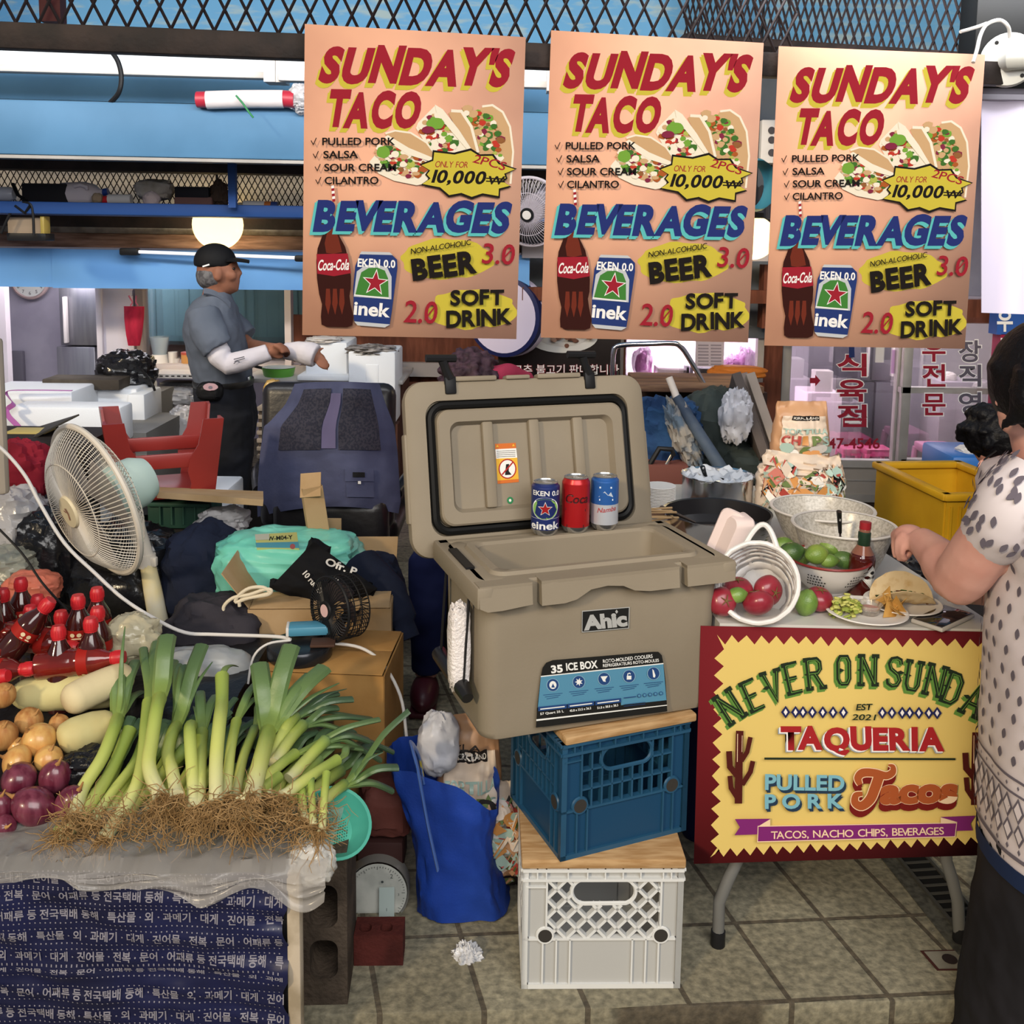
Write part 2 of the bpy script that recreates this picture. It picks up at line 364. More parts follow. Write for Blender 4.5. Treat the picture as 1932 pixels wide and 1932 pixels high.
# facade of the left shop, top to bottom
R1 = 0.09
struct(pb('trim_1',-260,150,1130,197,4.75,0.1,mat('mid_blue_board','4f7fa8',0.6,col2='47749b',ns=3),R1))  # slightly mottled mid-blue board, set back above the blue beam
bm_ = B(); pbox(bm_,-260,197,1100,300,4.15,0.3,0,R1,0.012); pbox(bm_,-260,300,1100,306,4.13,0.05,1,R1)
struct(bm_.build('trim_2',[blue,alu]))
struct(pb('trim_3',-260,306,1100,326,4.55,0.15,dkmetal,R1))
struct(pb('wall_shelf_back',-260,320,1100,405,4.95,0.05,mat('pale_wall','d8d2cc',0.8),R1))
struct(pb('trim_4',-260,386,1100,409,4.45,0.35,blue3,R1,0.006))
struct(pb('trim_5',-260,410,1100,432,5.0,0.08,dkmetal,R1))
struct(pb('trim_6',-260,426,1100,446,5.06,0.1,stone,R1))
struct(pb('trim_7',-260,443,1100,470,5.02,0.1,ply,R1,0.008))
b_ = B()
for xa,xb in ((-260,106),(107.2,600),(601,1000)):
    pbox(b_,xa,468+(xa+xb)*0.007,xb,541+(xa+xb)*0.0065,4.78-(300-(xa+xb)/2)*0.0002,0.02,0,R1)
struct(b_.build('trim_8',board_m))
# expanded metal
def xmesh(b,o,ex,ez,nx,nz,cw,chh,r,m=0):
    ex = V(ex).normalized(); ez = V(ez).normalized(); o = V(o); en = ex.cross(ez)
    for i in range(-nz,nx+1):
        for sgn in (1,-1):
            pts = []
            for k in range(nz*2+1):
                x = (i if sgn > 0 else i+nz)+sgn*k*0.5
                if 0 <= x <= nx: pts.append(o+ex*(x*cw)+ez*(k*0.5*chh)+en*(r*0.8*sgn))
            for k in range(len(pts)-1): b.tube([pts[k],pts[k+1]],r,4,m,False)
    return b
fA = at(0,68,2.76); fB = at(1455,124,3.03); fdir = (fB-fA).normalized(); fyaw = math.atan2(fdir.y,fdir.x)
fence = thing('mesh_fence','dark expanded metal fence above the taco posters, on a black steel beam','fence',fA)
bb = B(); L_ = (fB-fA).length*1.34
bb.box((L_/2-0.25,0,0),(L_+0.5,0.05,0.068),0,0,0.004,MX.Translation(fA) @ rotz(fyaw) @ MX.Rotation(-math.asin(fdir.z),4,'Y'))
bb.build('beam',dkmetal,fence)
b_ = B(); xmesh(b_,fA+V((0,0,0.034))-fdir*0.3,fdir,(0,0,1),44,3,0.057,0.115,0.0042); b_.build('mesh_panel',mat('dark_mesh','2a2223',0.5),fence)
b_ = B(); pbox(b_,72,-80,112,40,2.85,0.04); b_.build('post',mat('maroon_post','4a2326',0.6),fence)
f2 = thing('mesh_fence','dark expanded metal panel running back behind the top of the rightmost poster','fence',at(1840,60,3.2))
p0 = at(1835,118,3.25); p1 = at(1290,75,4.9); b_ = B(); xmesh(b_,p0,p1-p0,(0,0,1),36,5,(p1-p0).length/36,0.1,0.005); b_.build('mesh_panel',_mats['dark_mesh'],f2)
b_ = B(); b_.tube([p0,p1],0.03,4); b_.build('rail',dkmetal,f2)
# shelf with mesh back under the blue beam
b_ = B(); a0 = at(-120,384,4.62); a1 = at(1000,402,4.8); xmesh(b_,a0,a1-a0,(0,0,1),100,4,0.0277,0.052,0.0022)
tag(b_.build('mesh_screen',_mats['dark_mesh']),'fine black mesh screen behind the cluttered high shelf','screen')
tag(pb('shelf_post',430,300,444,392,4.4,0.03,blue3),'short blue post on the high mesh shelf','post')
# left shop front below the board
struct(pb('wall_shop',-200,540,185,800,5.9,0.06,mat('lilac_paint','b3aebd',0.7,col2='a7a2b2',ns=6)))
struct(pb('trim_9',-30,530,13,780,5.3,0.05,mat('pinkish_frame','d6cdd2',0.5)))
pil = B(); pbox(pil,184,540,253,735,5.15,0.2,0,0,0.015); pbox(pil,182,540,193,735,5.13,0.03,0,0,0.004); struct(pil.build('column',mat('white_paint','d3cdd6',0.6,col2='c6c0ca',ns=4)))
w1 = B(); teal = mat('teal_panel','587780',0.5,col2='4c6a73',ns=3)
pbox(w1,270,545,575,645,5.7,0.05,0)
for x in (292,355,460,478,538,560): pbox(w1,x,545,x+2,645,5.695,0.01,1)
pbox(w1,258,545,272,770,5.15,0.08,2); pbox(w1,537,545,549,700,5.15,0.06,3); pbox(w1,262,690,560,704,5.1,0.25,3,0,0.006)
pbox(w1,270,645,575,692,5.75,0.05,4)
struct(w1.build('window_1',[teal,mat('teal_line','48646c',0.5),mat('taupe_frame','8d817c',0.6),mat('pale_frame','bdb2b0',0.5),mat('dim_brown','4a3a36',0.7)]))
pb('pane',272,548,537,690,5.18,0.005,glassm,parent=bpy.data.objects['window_1'])
struct(pb('wall_wood',545,600,1180,860,5.3,0.06,brownwood)); struct(pb('trim_10',740,686,1000,712,5.25,0.05,mat('grey_rail','8a8484',0.6)))
# butcher's shop on the right
sh_in = mat('shop_white','ece6ee',0.7)
struct(pb('wall_shop',1120,560,1480,950,6.7,0.05,sh_in)); struct(pb('wall_shop',1440,560,1960,980,7.3,0.05,mat('shop_grey','a9a2ac',0.6)))
w2 = B(); pbox(w2,1125,590,1180,735,5.2,0.08,0); pbox(w2,1163,640,1176,735,5.17,0.05,1); pbox(w2,1436,560,1472,960,5.2,0.1,0); pbox(w2,1428,620,1440,780,5.17,0.05,1)
pbox(w2,1160,722,1440,735,5.15,0.2,0); pbox(w2,985,560,1930,605,5.3,0.1,0); pbox(w2,1390,722,1442,747,5.13,0.02,2)
b_ = w2; fl_ = Flat(b_,lambda x,y,h: at(x,y,5.127-h)); fl_.text('6',1420,740,1430,740,13,3,0.02)
struct(w2.build('window_2',[brownwood,alu,mat('orange_wood','8c4a30',0.5),mat('gold','c9b060',0.4)]))
pb('pane',1178,600,1430,722,5.22,0.005,glassm,parent=bpy.data.objects['window_2'])
def door(name,x0,x1,mid,yb,Y):
    b = B(); pbox(b,x0,600,x0+17,yb,Y,0.05,0,0,0.003); pbox(b,x1-15,600,x1,yb,Y,0.05,0,0,0.003); pbox(b,x0,yb-14,x1,yb,Y,0.05,0); pbox(b,x0,868,x1,882,Y,0.05,0); pbox(b,x0+10,880,x1-10,yb-10,Y+0.015,0.02,1)
    pbox(b,x0+12,905,x1-12,907,Y+0.01,0.01,0)
    if mid: pbox(b,x0,732,x1,743,Y,0.05,0)
    d = struct(b.build(name,[alu,mat('kick_panel','8d857c',0.5,0.2,col2='968e85',ns=5)]))
    pb('pane',x0+12,600,x1-12,870,Y+0.025,0.005,glassm,parent=d); return d
d1 = door('door_1',1472,1704,False,947,5.25); d2 = door('door_2',1700,1884,True,945,5.2)
struct(pb('trim_11',1400,945,1960,1000,5.28,0.1,mat('dark_base','4a3c36',0.8)))
dred = mat('dark_red_vinyl','8e1f30',0.5); wht = mat('print_white','e8e6e4',0.6); dgrey = mat('grey_vinyl','5a5560',0.5)
def kor(flat,s,x,y,h,m,bold,w=None):
    w = w or h; flat.text(s,x-w/2,y+h*0.38,x+w/2,y+h*0.38,h*0.8,m,bold)
b_ = B(); q = Flat(b_,lambda x,y,h: at(x,y,5.24-h),0.002)
for s,y in (('식',690),('육',738),('점',786)):
    kor(q,s,1607,y,42,1,0.05,60); kor(q,s,1607,y,41,0,0.025,56)
q.text('47-4546',1562,846,1660,846,20,0,0.02); q.poly([(1594,794),(1622,794),(1622,798),(1594,798)],1)
q.poly([(1528,713),(1538,713),(1538,707),(1548,718),(1538,729),(1538,723),(1528,723)],0); q.text('T',1607-17,672,1607+17,672,30,2,0.06)
b_.build('door_lettering',[dred,wht,mat('navy_vinyl','23305f',0.5)],d1)
b_ = B(); q = Flat(b_,lambda x,y,h: at(x,y,5.19-h),0.002)
for s,y in (('우',662),('전',710),('문',764)): kor(q,s,1762,y,44,1,0.045,48); kor(q,s,1762,y,42,0,0.02,44)
for s,y in (('장',664),('직',710),('영',762)): kor(q,s,1830,y,42,1,0.04,46); kor(q,s,1830,y,40,2,0.02,42)
b_.build('door_lettering',[dred,wht,dgrey],d2)
light('butcher_window_light','AREA',at(1300,560,6.2),at(1300,760,6.2),30,(1.0,0.80,0.95),1.0,0.4)
light('butcher_room_light','AREA',at(1700,520,6.3),at(1700,900,6.3),20,(1.0,0.86,0.96),1.2,0.5)
light('left_shop_light','AREA',at(180,470,5.4),at(180,700,5.45),14,(0.98,0.92,1.0),1.4,0.3)
# ---------------------------------------------------------------- taco posters and table banner
PT = {n: mat('print_'+n,c,0.9) for n,c in dict(red='951f2e',yellow='c2b23f',darkblue='232f6d',cyan='58b4b4',ink='1a1514',cream='e6dcc8',tan='c39e74',brown='8a5a35',green='6f9c3a',dgreen='3f6a2c',tomato='b8382b',onion='7d2740',can='24366e',cang='3f7a35',silver='b9bcc0',cola='33130f',cola2='6a2a1c',white='e9e6e0',orange='a35527',pink='d8a58e',lime='a9b052').items()}
PN = list(PT); PI_ = {n: i+1 for i,n in enumerate(PN)}
paper = mat('poster_paper','e8b093',0.9,col2='d09882',ns=2.2,contrast=(0.45,0.72),bump=0.03,bs=6)
PW,PH = 0.594,0.83
def poster_mesh():
    b = B(); b.box((PW/2,0.002,-PH/2),(PW,0.003,PH),0)
    qm = quadmap((47,75),(1300,145),(1315,1850),(37,1830))
    def fn(x,y,h):
        u,v = qm(x,y); return V((u*PW,-h,-v*PH))
    f = Flat(b,fn,0.00003); I = PI_
    def tri(pts,c): f.poly(pts,I[c])
    f.splat(880,1390,275,115,I['yellow'],3,a=0.2); f.splat(1040,1680,270,115,I['yellow'],9,a=0.25)
    def brush(t,x0,y0,x1,y1,h,c,c2,dx,dy,bold,shear,seed):
        for k in (1.0,0.5): f.text(t,x0+dx*k,y0+dy*k,x1+dx*k,y1+dy*k,h,I[c2],bold+0.006,shear,0.03,0.05,seed=seed)
        f.text(t,x0,y0,x1,y1,h,I[c],bold,shear,0.03,0.05,seed=seed)
    brush("SUNDAY'S",120,382,1200,408,190,'red','yellow',-18,24,0.056,0.24,4)
    brush('TACO',165,632,690,640,190,'red','yellow',-18,22,0.056,0.14,6)
    # taco photograph
    rnd = random.Random(5)
    def filling(cx,cy,rx,ry,n,rot):
        for k in range(n):
            a = rnd.uniform(0,2*PI); r_ = math.sqrt(rnd.random()); c,s_ = math.cos(rot),math.sin(rot); px,py = rx*r_*math.cos(a),ry*r_*math.sin(a)
            col = rnd.choice(['brown','tan','tan','cream','orange','green','dgreen','tomato','onion','cream','lime']); w = rnd.uniform(10,30)
            f.splat(cx+px*c-py*s_,cy+px*s_+py*c,w,w*rnd.uniform(0.5,0.9),I[col],k,9,0.4)
    def taco(pts,c): f.poly(pts,I[c])
    taco([(990,600),(1060,530),(1120,522),(1180,560),(1225,640),(1250,780),(1240,960),(1150,900),(1050,790),(1000,680)],'tan'); f.stroke([(1060,527),(1120,520),(1182,558),(1228,640),(1252,780),(1243,960)],12,I['cream'])
    filling(1100,690,65,150,70,-0.4); filling(960,580,60,45,20,0)
    taco([(865,565),(900,545),(950,560),(1010,640),(1050,780),(1020,790),(930,680)],'tan'); f.stroke([(880,552),(940,555),(1000,640),(1045,785)],16,I['cream'])
    taco([(790,520),(830,545),(930,660),(1020,785),(930,800),(760,770),(680,650),(690,620)],'cream')
    filling(815,680,115,95,75,0.7); taco([(785,518),(832,545),(925,655),(1012,780),(985,775),(860,640),(795,560)],'cream')
    taco([(505,680),(560,665),(650,680),(740,735),(790,800),(760,830),(620,770),(515,705)],'tan'); f.stroke([(505,680),(560,664),(650,676),(742,730),(790,790)],10,I['cream'])
    taco([(415,840),(480,760),(560,760),(700,790),(790,850),(745,960),(690,970),(560,945),(470,905)],'cream'); filling(610,840,130,75,90,0.3); filling(510,790,60,40,14,0)
    taco([(500,700),(520,690),(640,760),(780,815),(775,838),(640,800),(540,740)],'cream'); f.splat(495,785,38,34,I['green'],2); f.splat(790,625,52,32,I['green'],8); f.splat(750,660,38,20,I['onion'],3)
    # burst
    cxb,cyb = 980,905; pts = []
    tips = [(785,780),(1000,770),(1130,800),(1268,878),(1215,930),(1240,975),(1175,1035),(1015,1040),(880,1030),(720,965),(745,910),(712,855)]
    for i,t in enumerate(tips):
        t2 = tips[(i+1) % len(tips)]; mx_,my_ = (t[0]+t2[0])/2,(t[1]+t2[1])/2; pts.append(t); pts.append((mx_+(cxb-mx_)*0.14,my_+(cyb-my_)*0.14))
    f.poly([((x-cxb)*1.03+cxb,(y-cyb)*1.06+cyb) for x,y in pts],I['ink']); f.poly([((x-cxb)*0.985+cxb,(y-cyb)*0.96+cyb) for x,y in pts],I['yellow'])
    f.text('ONLY FOR',793,868,985,872,36,I['red'],0.005,0.15,0.02); f.text('2PCS',1010,838,1200,885,48,I['red'],0.01,0.2,0.04)
    f.text('10,000',775,952,1085,962,72,I['ink'],0.03,0.25,0.01); f.text('W',1100,962,1200,964,46,I['ink'],0.03,0.2); f.stroke([(1095,930),(1208,934)],7,I['ink']); f.stroke([(1095,946),(1208,950)],7,I['ink'])
    for t,xa,xb,y,xt in (('PULLED PORK',148,562,746,85),('SALSA',155,352,820,97),('SOUR CREAM',160,570,892,108),('CILANTRO',163,470,965,112)):
        f.text(t,xa,y,xb,y-2,42,I['ink'],0.022); f.stroke([(xt,y-25),(xt+13,y-2),(xt+30,y-40)],5,I['ink'])
    # bottle behind the lettering
    for k in range(6): f.poly([(200+k*1.5,975+k*15),(216+k*1.5,972+k*15),(217+k*1.5,987+k*15),(201+k*1.5,990+k*15)],I['red' if k % 2 else 'white'])
    f.poly([(170,1080),(205,1070),(215,1170),(222,1215),(178,1215),(165,1160)],I['silver'])
    Bt = [(178,1210),(222,1210),(250,1260),(283,1320),(305,1400),(318,1490),(318,1560),(310,1600),(318,1650),(335,1720),(330,1770),(300,1782),(180,1780),(150,1768),(146,1720),(152,1650),(135,1590),(122,1500),(118,1400),(125,1330),(150,1260)]
    f.poly(Bt,I['cola']); f.poly([(185,1212),(220,1212),(245,1270),(265,1350),(215,1360),(175,1355),(165,1300)],I['cola2'])
    for x in (175,215,255): f.poly([(x,1560),(x+22,1560),(x+28,1640),(x+14,1710),(x-4,1650)],I['cola2'])
    f.poly([(119,1362),(298,1358),(318,1470),(220,1488),(124,1474)],I['red']); f.text('Coca-Cola',125,1455,305,1450,62,I['white'],0.02,0.18)
    cn = [(375,1350),(540,1352),(585,1392),(588,1440),(572,1580),(560,1690),(548,1770),(520,1782),(360,1770),(338,1740),(332,1560),(342,1430)]
    f.poly(cn,I['can']); f.poly([(340,1748),(552,1765),(520,1783),(360,1771)],I['silver']); f.poly([(378,1346),(540,1350),(560,1366),(366,1362)],I['silver'])
    f.poly([(345,1520),(352,1460),(400,1425),(470,1420),(530,1440),(555,1490),(556,1620),(336,1605)],I['silver']); f.poly([(362,1520),(378,1465),(420,1440),(470,1438),(515,1455),(535,1500),(540,1608),(345,1595)],I['cang'])
    def star(x,y,r_,c,rot=0.1): f.poly([(x+(r_ if k % 2 == 0 else r_*0.4)*math.sin(PI*k/5+rot),y-(r_ if k % 2 == 0 else r_*0.4)*math.cos(PI*k/5+rot)) for k in range(10)],I[c])
    star(460,1525,80,'white'); star(460,1525,68,'red')
    f.text('EKEN 0.0',355,1430,575,1440,46,I['white'],0.03,0.0,0.05); f.poly([(338,1592),(545,1612),(543,1618),(338,1598)],I['white']); f.text('inek',335,1706,548,1722,78,I['white'],0.03)
    brush('BEVERAGES',98,1222,1235,1226,165,'darkblue','cyan',-18,16,0.05,0.18,8)
    f.text('NON-ALCOHOLIC',665,1360,1018,1306,32,I['ink'],0.008,0.15,0.04)
    f.text('BEER',680,1505,1060,1455,118,I['ink'],0.05,0.0,0.05,seed=3); f.text('3.0',1085,1410,1278,1418,118,I['red'],0.012,0.05); f.stroke([(1205,1395),(1270,1325)],8,I['red'])
    f.text('2.0',630,1750,825,1758,130,I['red'],0.012,0.05); f.stroke([(755,1738),(820,1655)],8,I['red'])
    f.text('SOFT',905,1650,1228,1645,85,I['ink'],0.035,0.0,0.03); f.text('DRINK',885,1778,1282,1760,95,I['ink'],0.035,0.0,0.04)
    return b
po = poster_mesh().build('poster',[paper]+[PT[n] for n in PN],sharp=0)
for i,(tl,tr,bl,Ya,Yb,lb) in enumerate((((575,45),(992,70),(572,627),2.78,2.86,'leftmost of the three salmon taco menu posters, hanging beside the man in the cap'),
        ((1040,57),(1441,81),(1037,632),2.9,2.97,'middle one of the three salmon taco menu posters, hanging above the open cooler'),
        ((1470,87),(1859,103),(1478,645),2.98,3.03,'rightmost of the three salmon taco menu posters, hanging next to the black post'))):
    p = po if i == 0 else po.copy()
    if i: COL.objects.link(p)
    a,c,d = at(*tl,Ya),at(*tr,Yb),at(*bl,(Ya+Yb)/2-0.06 if i == 1 else Ya-0.01); x = (c-a); k = x.length/PW
    mm = frame(a,x,a-d); xx,zz = x.normalized(),(a-d); zz = (zz-xx*zz.dot(xx)).normalized()
    mm = MX((xx,zz.cross(xx),zz)).transposed().to_4x4() @ MX.Scale(k,4); mm.translation = a
    p.matrix_basis = mm; tag(p,lb,'poster','taco menu posters')
# banner on the table front
_ty = onz(1332,1174,0.757).y; _tz = onz(1891,1187,0.757).y
tTL,tTR = at(1322,1181,_ty-0.006),at(1893,1193,_tz-0.006); bBL = at(1309,1630,_ty+0.004); _n = (tTR-tTL).cross(bBL-tTL); _d = ray(1874,1613); bBR = V((0,0,CAMH))+_d*((tTL-V((0,0,CAMH))).dot(_n)/_d.dot(_n))
b = B(); BW,BH = (tTR-tTL).length,0.47
bq = quadmap((72,100),(1909,138),(1848,1491),(29,1546))
def bfn(x,y,h):
    u,v = bq(x,y); p = (tTL*(1-u)+tTR*u)*(1-v)+(bBL*(1-u)+bBR*u)*v; return p+V((0,-h,0))
b.sheet(lambda u,v: (tTL*(1-u)+tTR*u)*(1-v)+(bBL*(1-u)+bBR*u)*v,2,2,0,thick=-0.0015)
BM = dict(maroon='6e1a22',yellow='d6bb6c',dgreen='1f2a1c',green='5f8a3e',navy='1f2350',red='9c2226',white='e6e0dc',blue='74a9b8',dblue='22354a',orange='9f4f28',dred='6d1713',purple='77246a',cream='e5c7a4',brown='4a1712',slate='8d97a0')
BI = {n: i for i,n in enumerate(BM)}
f = Flat(b,bfn,0.00003); I = BI
# zigzag yellow field
pts = []; rz_ = random.Random(2)
def zig(p0,p1,n,inn):
    d = (V(p1)-V(p0)); nrm = V((-d.y,d.x)).normalized()
    for k in range(n):
        pts.append(tuple(V(p0)+d*(k/n))); pts.append(tuple(V(p0)+d*((k+0.5+rz_.uniform(-.06,.06))/n)+nrm*inn*rz_.uniform(0.9,1.2)))
zig((172,152),(1890,180),19,48); zig((1890,180),(1842,1420),13,42); zig((1842,1420),(130,1505),21,48); zig((130,1505),(158,190),13,52)
def insub(y0,y1,x0,x1): pass
vs3 = [V((p[0],p[1],0)) for p in pts]; tr = geometry.tessellate_polygon([vs3])
bm = bmesh.new(); vv = [bm.verts.new(p) for p in vs3]
for t in tr:
    try: bm.faces.new([vv[i] for i in t])
    except ValueError: pass
bmesh.ops.recalc_face_normals(bm,faces=bm.faces[:])
for k in range(1,18):
    bmesh.ops.bisect_plane(bm,geom=bm.verts[:]+bm.edges[:]+bm.faces[:],plane_co=(k*106,0,0),plane_no=(1,0,0))
for k in range(1,12):
    bmesh.ops.bisect_plane(bm,geom=bm.verts[:]+bm.edges[:]+bm.faces[:],plane_co=(0,k*125,0),plane_no=(0,1,0))
bm.verts.index_update(); f.raw([tuple(v.co.xy) for v in bm.verts],[[v.index for v in q.verts] for q in bm.faces],I['yellow']); bm.free(); f.h += 0.0001
# western lettering on an arc
WL = {'N': [[(0,0),(0,1)],[(0.02,1),(0.58,0)],[(0.6,0),(0.6,1)]],'E': [[(0,0),(0,1)],[(0,1),(0.5,1)],[(0,.5),(0.38,.5)],[(0,0),(0.5,0)]],'V': [[(0,1),(0.3,0),(0.6,1)]],'R': [[(0,0),(0,1)],[(0,1),(.4,1),(.52,.88),(.52,.64),(.4,.52),(0,.52)],[(.25,.52),(.56,0)]],
      'O': [[(0.1,.02),(0,.2),(0,.8),(.1,.98),(.38,.98),(.48,.8),(.48,.2),(.38,.02),(.1,.02)]],'S': [[(.5,.78),(.46,.94),(.3,1),(.1,.95),(.02,.78),(.1,.6),(.4,.42),(.5,.22),(.4,.04),(.2,0),(.04,.08),(0,.24)]],'U': [[(0,1),(0,.2),(.1,.02),(.4,.02),(.5,.2),(.5,1)]],'D': [[(0,0),(0,1)],[(0,1),(.32,1),(.5,.8),(.5,.2),(.32,0),(0,0)]],'A': [[(0,0),(.3,1),(.6,0)],[(.12,.35),(.48,.35)]],'Y': [[(0,1),(.3,.5),(.6,1)],[(.3,.5),(.3,0)]]}
WS = {'N': [(0,1),(.6,1),(0,0),(.6,0)],'E': [(0,0),(0,1)],'V': [(0,1),(.6,1)],'R': [(0,0),(0,1),(.56,0)],'U': [(0,1),(.5,1)],'D': [(0,0),(0,1)],'A': [(0,0),(.6,0)],'Y': [(0,1),(.6,1),(.3,0)],'O': [],'S': []}
letters = [('N',245,575,195,-33,1),('E',395,500,188,-24,1),('V',510,450,185,-16,1),('E',640,400,185,-13,1),('R',765,375,185,-7,1),('O',945,355,180,-1,1),('N',1085,355,180,1,1),('S',1250,365,180,6,1.05),('U',1365,390,180,9,1),('N',1490,415,185,14,1),('D',1605,465,190,20,1),('A',1725,530,200,24,1),('Y',1830,580,200,30,1)]
for dx,dy,cm,wd in ((-12,22,'green',0.23),(-6,11,'green',0.23),(0,0,'dgreen',0.21)):
    for L,x,y,h,a,k in letters:
        ca,sa = math.cos(math.radians(a)),math.sin(math.radians(a)); Hh = h*0.93; sx = 0.92
        def T(p): X,Y = (p[0]-0.28)*Hh*sx*0.92*k,-(p[1]-0.5)*Hh; return (x+dx+X*ca-Y*sa,y+dy+X*sa+Y*ca)
        for st in WL[L]: f.stroke([T(p) for p in st],wd*Hh*0.62,I[cm])
        for sx_,sy_ in WS[L]: f.stroke([T((sx_-0.16,sy_)),T((sx_+0.16,sy_))],Hh*0.15,I[cm])
        for st in WL[L][:1]: 
            q = T((st[0][0],0.5)); f.poly([T((st[0][0]-0.17,.5)),T((st[0][0],.57)),T((st[0][0]+.17,.5)),T((st[0][0],.43))],I[cm])
for L,x,y,h,a,k in letters:
    ca,sa = math.cos(math.radians(a)),math.sin(math.radians(a)); Hh = h*0.93
    def T(p): X,Y = (p[0]-0.28)*Hh*0.846,-(p[1]-0.5)*Hh; return (x+X*ca-Y*sa,y+X*sa+Y*ca)
    for st in WL[L]: f.stroke([T((0.3+(p[0]-0.3)*0.94,0.5+(p[1]-.5)*0.94)) for p in st],4,I['green'])
for xs in ([585,645,690,747,810,872,935],[1170,1228,1290,1335,1390,1450,1500]):
    for x in xs:
        y = 602+(x-585)*0.006; f.poly([(x-28,y),(x,y-38),(x+28,y),(x,y+38)],I['navy']); f.poly([(x-12,y),(x,y-20),(x+12,y),(x,y+20)],I['white'])
f.text('EST',1010,590,1105,588,38,I['dgreen'],0.025,0.2); f.text('2021',985,648,1125,650,36,I['dgreen'],0.015,0.25)
for dx,dy,cm in ((-16,12,'slate'),(-9,7,'white'),(0,0,'red')): f.text('TAQUERIA',555+dx,822+dy,1545+dx,826+dy,132,I[cm],0.055,-0.03,0.03,0.03,seed=5)
f.stroke([(455,881),(1610,885)],13,I['dgreen'])
for dx,dy,cm in ((12,18,'dblue'),(6,9,'dblue'),(0,0,'blue')): f.text('PULLED',458+dx,1068+dy,940+dx,1076+dy,95,I[cm],0.03); f.text('P O R K',458+dx,1185+dy,935+dx,1182+dy,88,I[cm],0.035)
def SW(p,ws,c):
    q = smooth([(x,y,0) for x,y in p],5); n = len(ws)-1; f.stroke([(v.x,v.y) for v in q],[ws[min(n,i//5)]+(ws[min(n,i//5+1)]-ws[min(n,i//5)])*(i % 5)/5 for i in range(len(q))],c)
for dx,dy,cm,gr in ((-6,40,'dred',8),(-3,20,'dred',8),(0,0,'cream',10),(0,0,'orange',0)):
    f.text('acos',1150+dx,1150+dy,1620+dx,1140+dy,150 if cm != 'x' else 150,I[cm],0.062+gr*0.0012,0.12,seed=2)
    SW([(1035+dx,1040+dy),(1022+dx,1000+dy),(1050+dx,968+dy),(1120+dx,968+dy),(1190+dx,985+dy),(1230+dx,965+dy),(1232+dx,930+dy),(1205+dx,920+dy)],[(30+gr),(46+gr),(52+gr),(48+gr),(46+gr),(42+gr),(28+gr),(8+gr)],I[cm])
    SW([(1150+dx,985+dy),(1125+dx,1060+dy),(1095+dx,1130+dy),(1045+dx,1170+dy),(1005+dx,1150+dy),(1010+dx,1105+dy),(1050+dx,1095+dy)],[(62+gr),(62+gr),(60+gr),(54+gr),(46+gr),(38+gr),(24+gr)],I[cm])
for ox,oy in ((0,0),(1428,10)):
    def S(p,w): f.stroke([(x+ox,y+oy) for x,y in p],w,I['brown'])
    S([(305,712),(300,900),(297,1155)],46); S([(240,835),(245,930),(290,985)],36); S([(245,985),(252,1060),(290,1120)],30); S([(370,750),(350,840),(315,895)],28); S([(385,895),(370,960),(320,1040)],30)
    f.stroke([(292+ox,730+oy),(290+ox,900+oy)],4,I['cream']); f.stroke([(320+ox,740+oy),(318+ox,840+oy)],3,I['cream'])
f.poly([(275,1250),(490,1248),(490,1285),(415,1295),(412,1345),(272,1350),(305,1300)],I['purple']); f.poly([(1520,1238),(1728,1230),(1698,1280),(1712,1322),(1610,1325),(1615,1270),(1520,1272)],I['purple'])
f.poly([(412,1298),(490,1250),(490,1290)],I['cream']); f.poly([(1520,1240),(1622,1270),(1520,1276)],I['cream'])
f.poly([(414,1292),(1618,1272),(1608,1362),(410,1394)],I['cream']); f.poly([(418,1297),(1614,1277),(1604,1357),(415,1388)],I['purple'])
f.text('TACOS, NACHO CHIPS, BEVERAGES',495,1372,1540,1346,48,I['cream'],0.008,0.0,0.03)
tag(b.build('banner',[mat('banner_'+n,c,0.85) for n,c in BM.items()],sharp=0),'yellow taqueria banner with dark red zigzag border on the front of the taco table','banner')
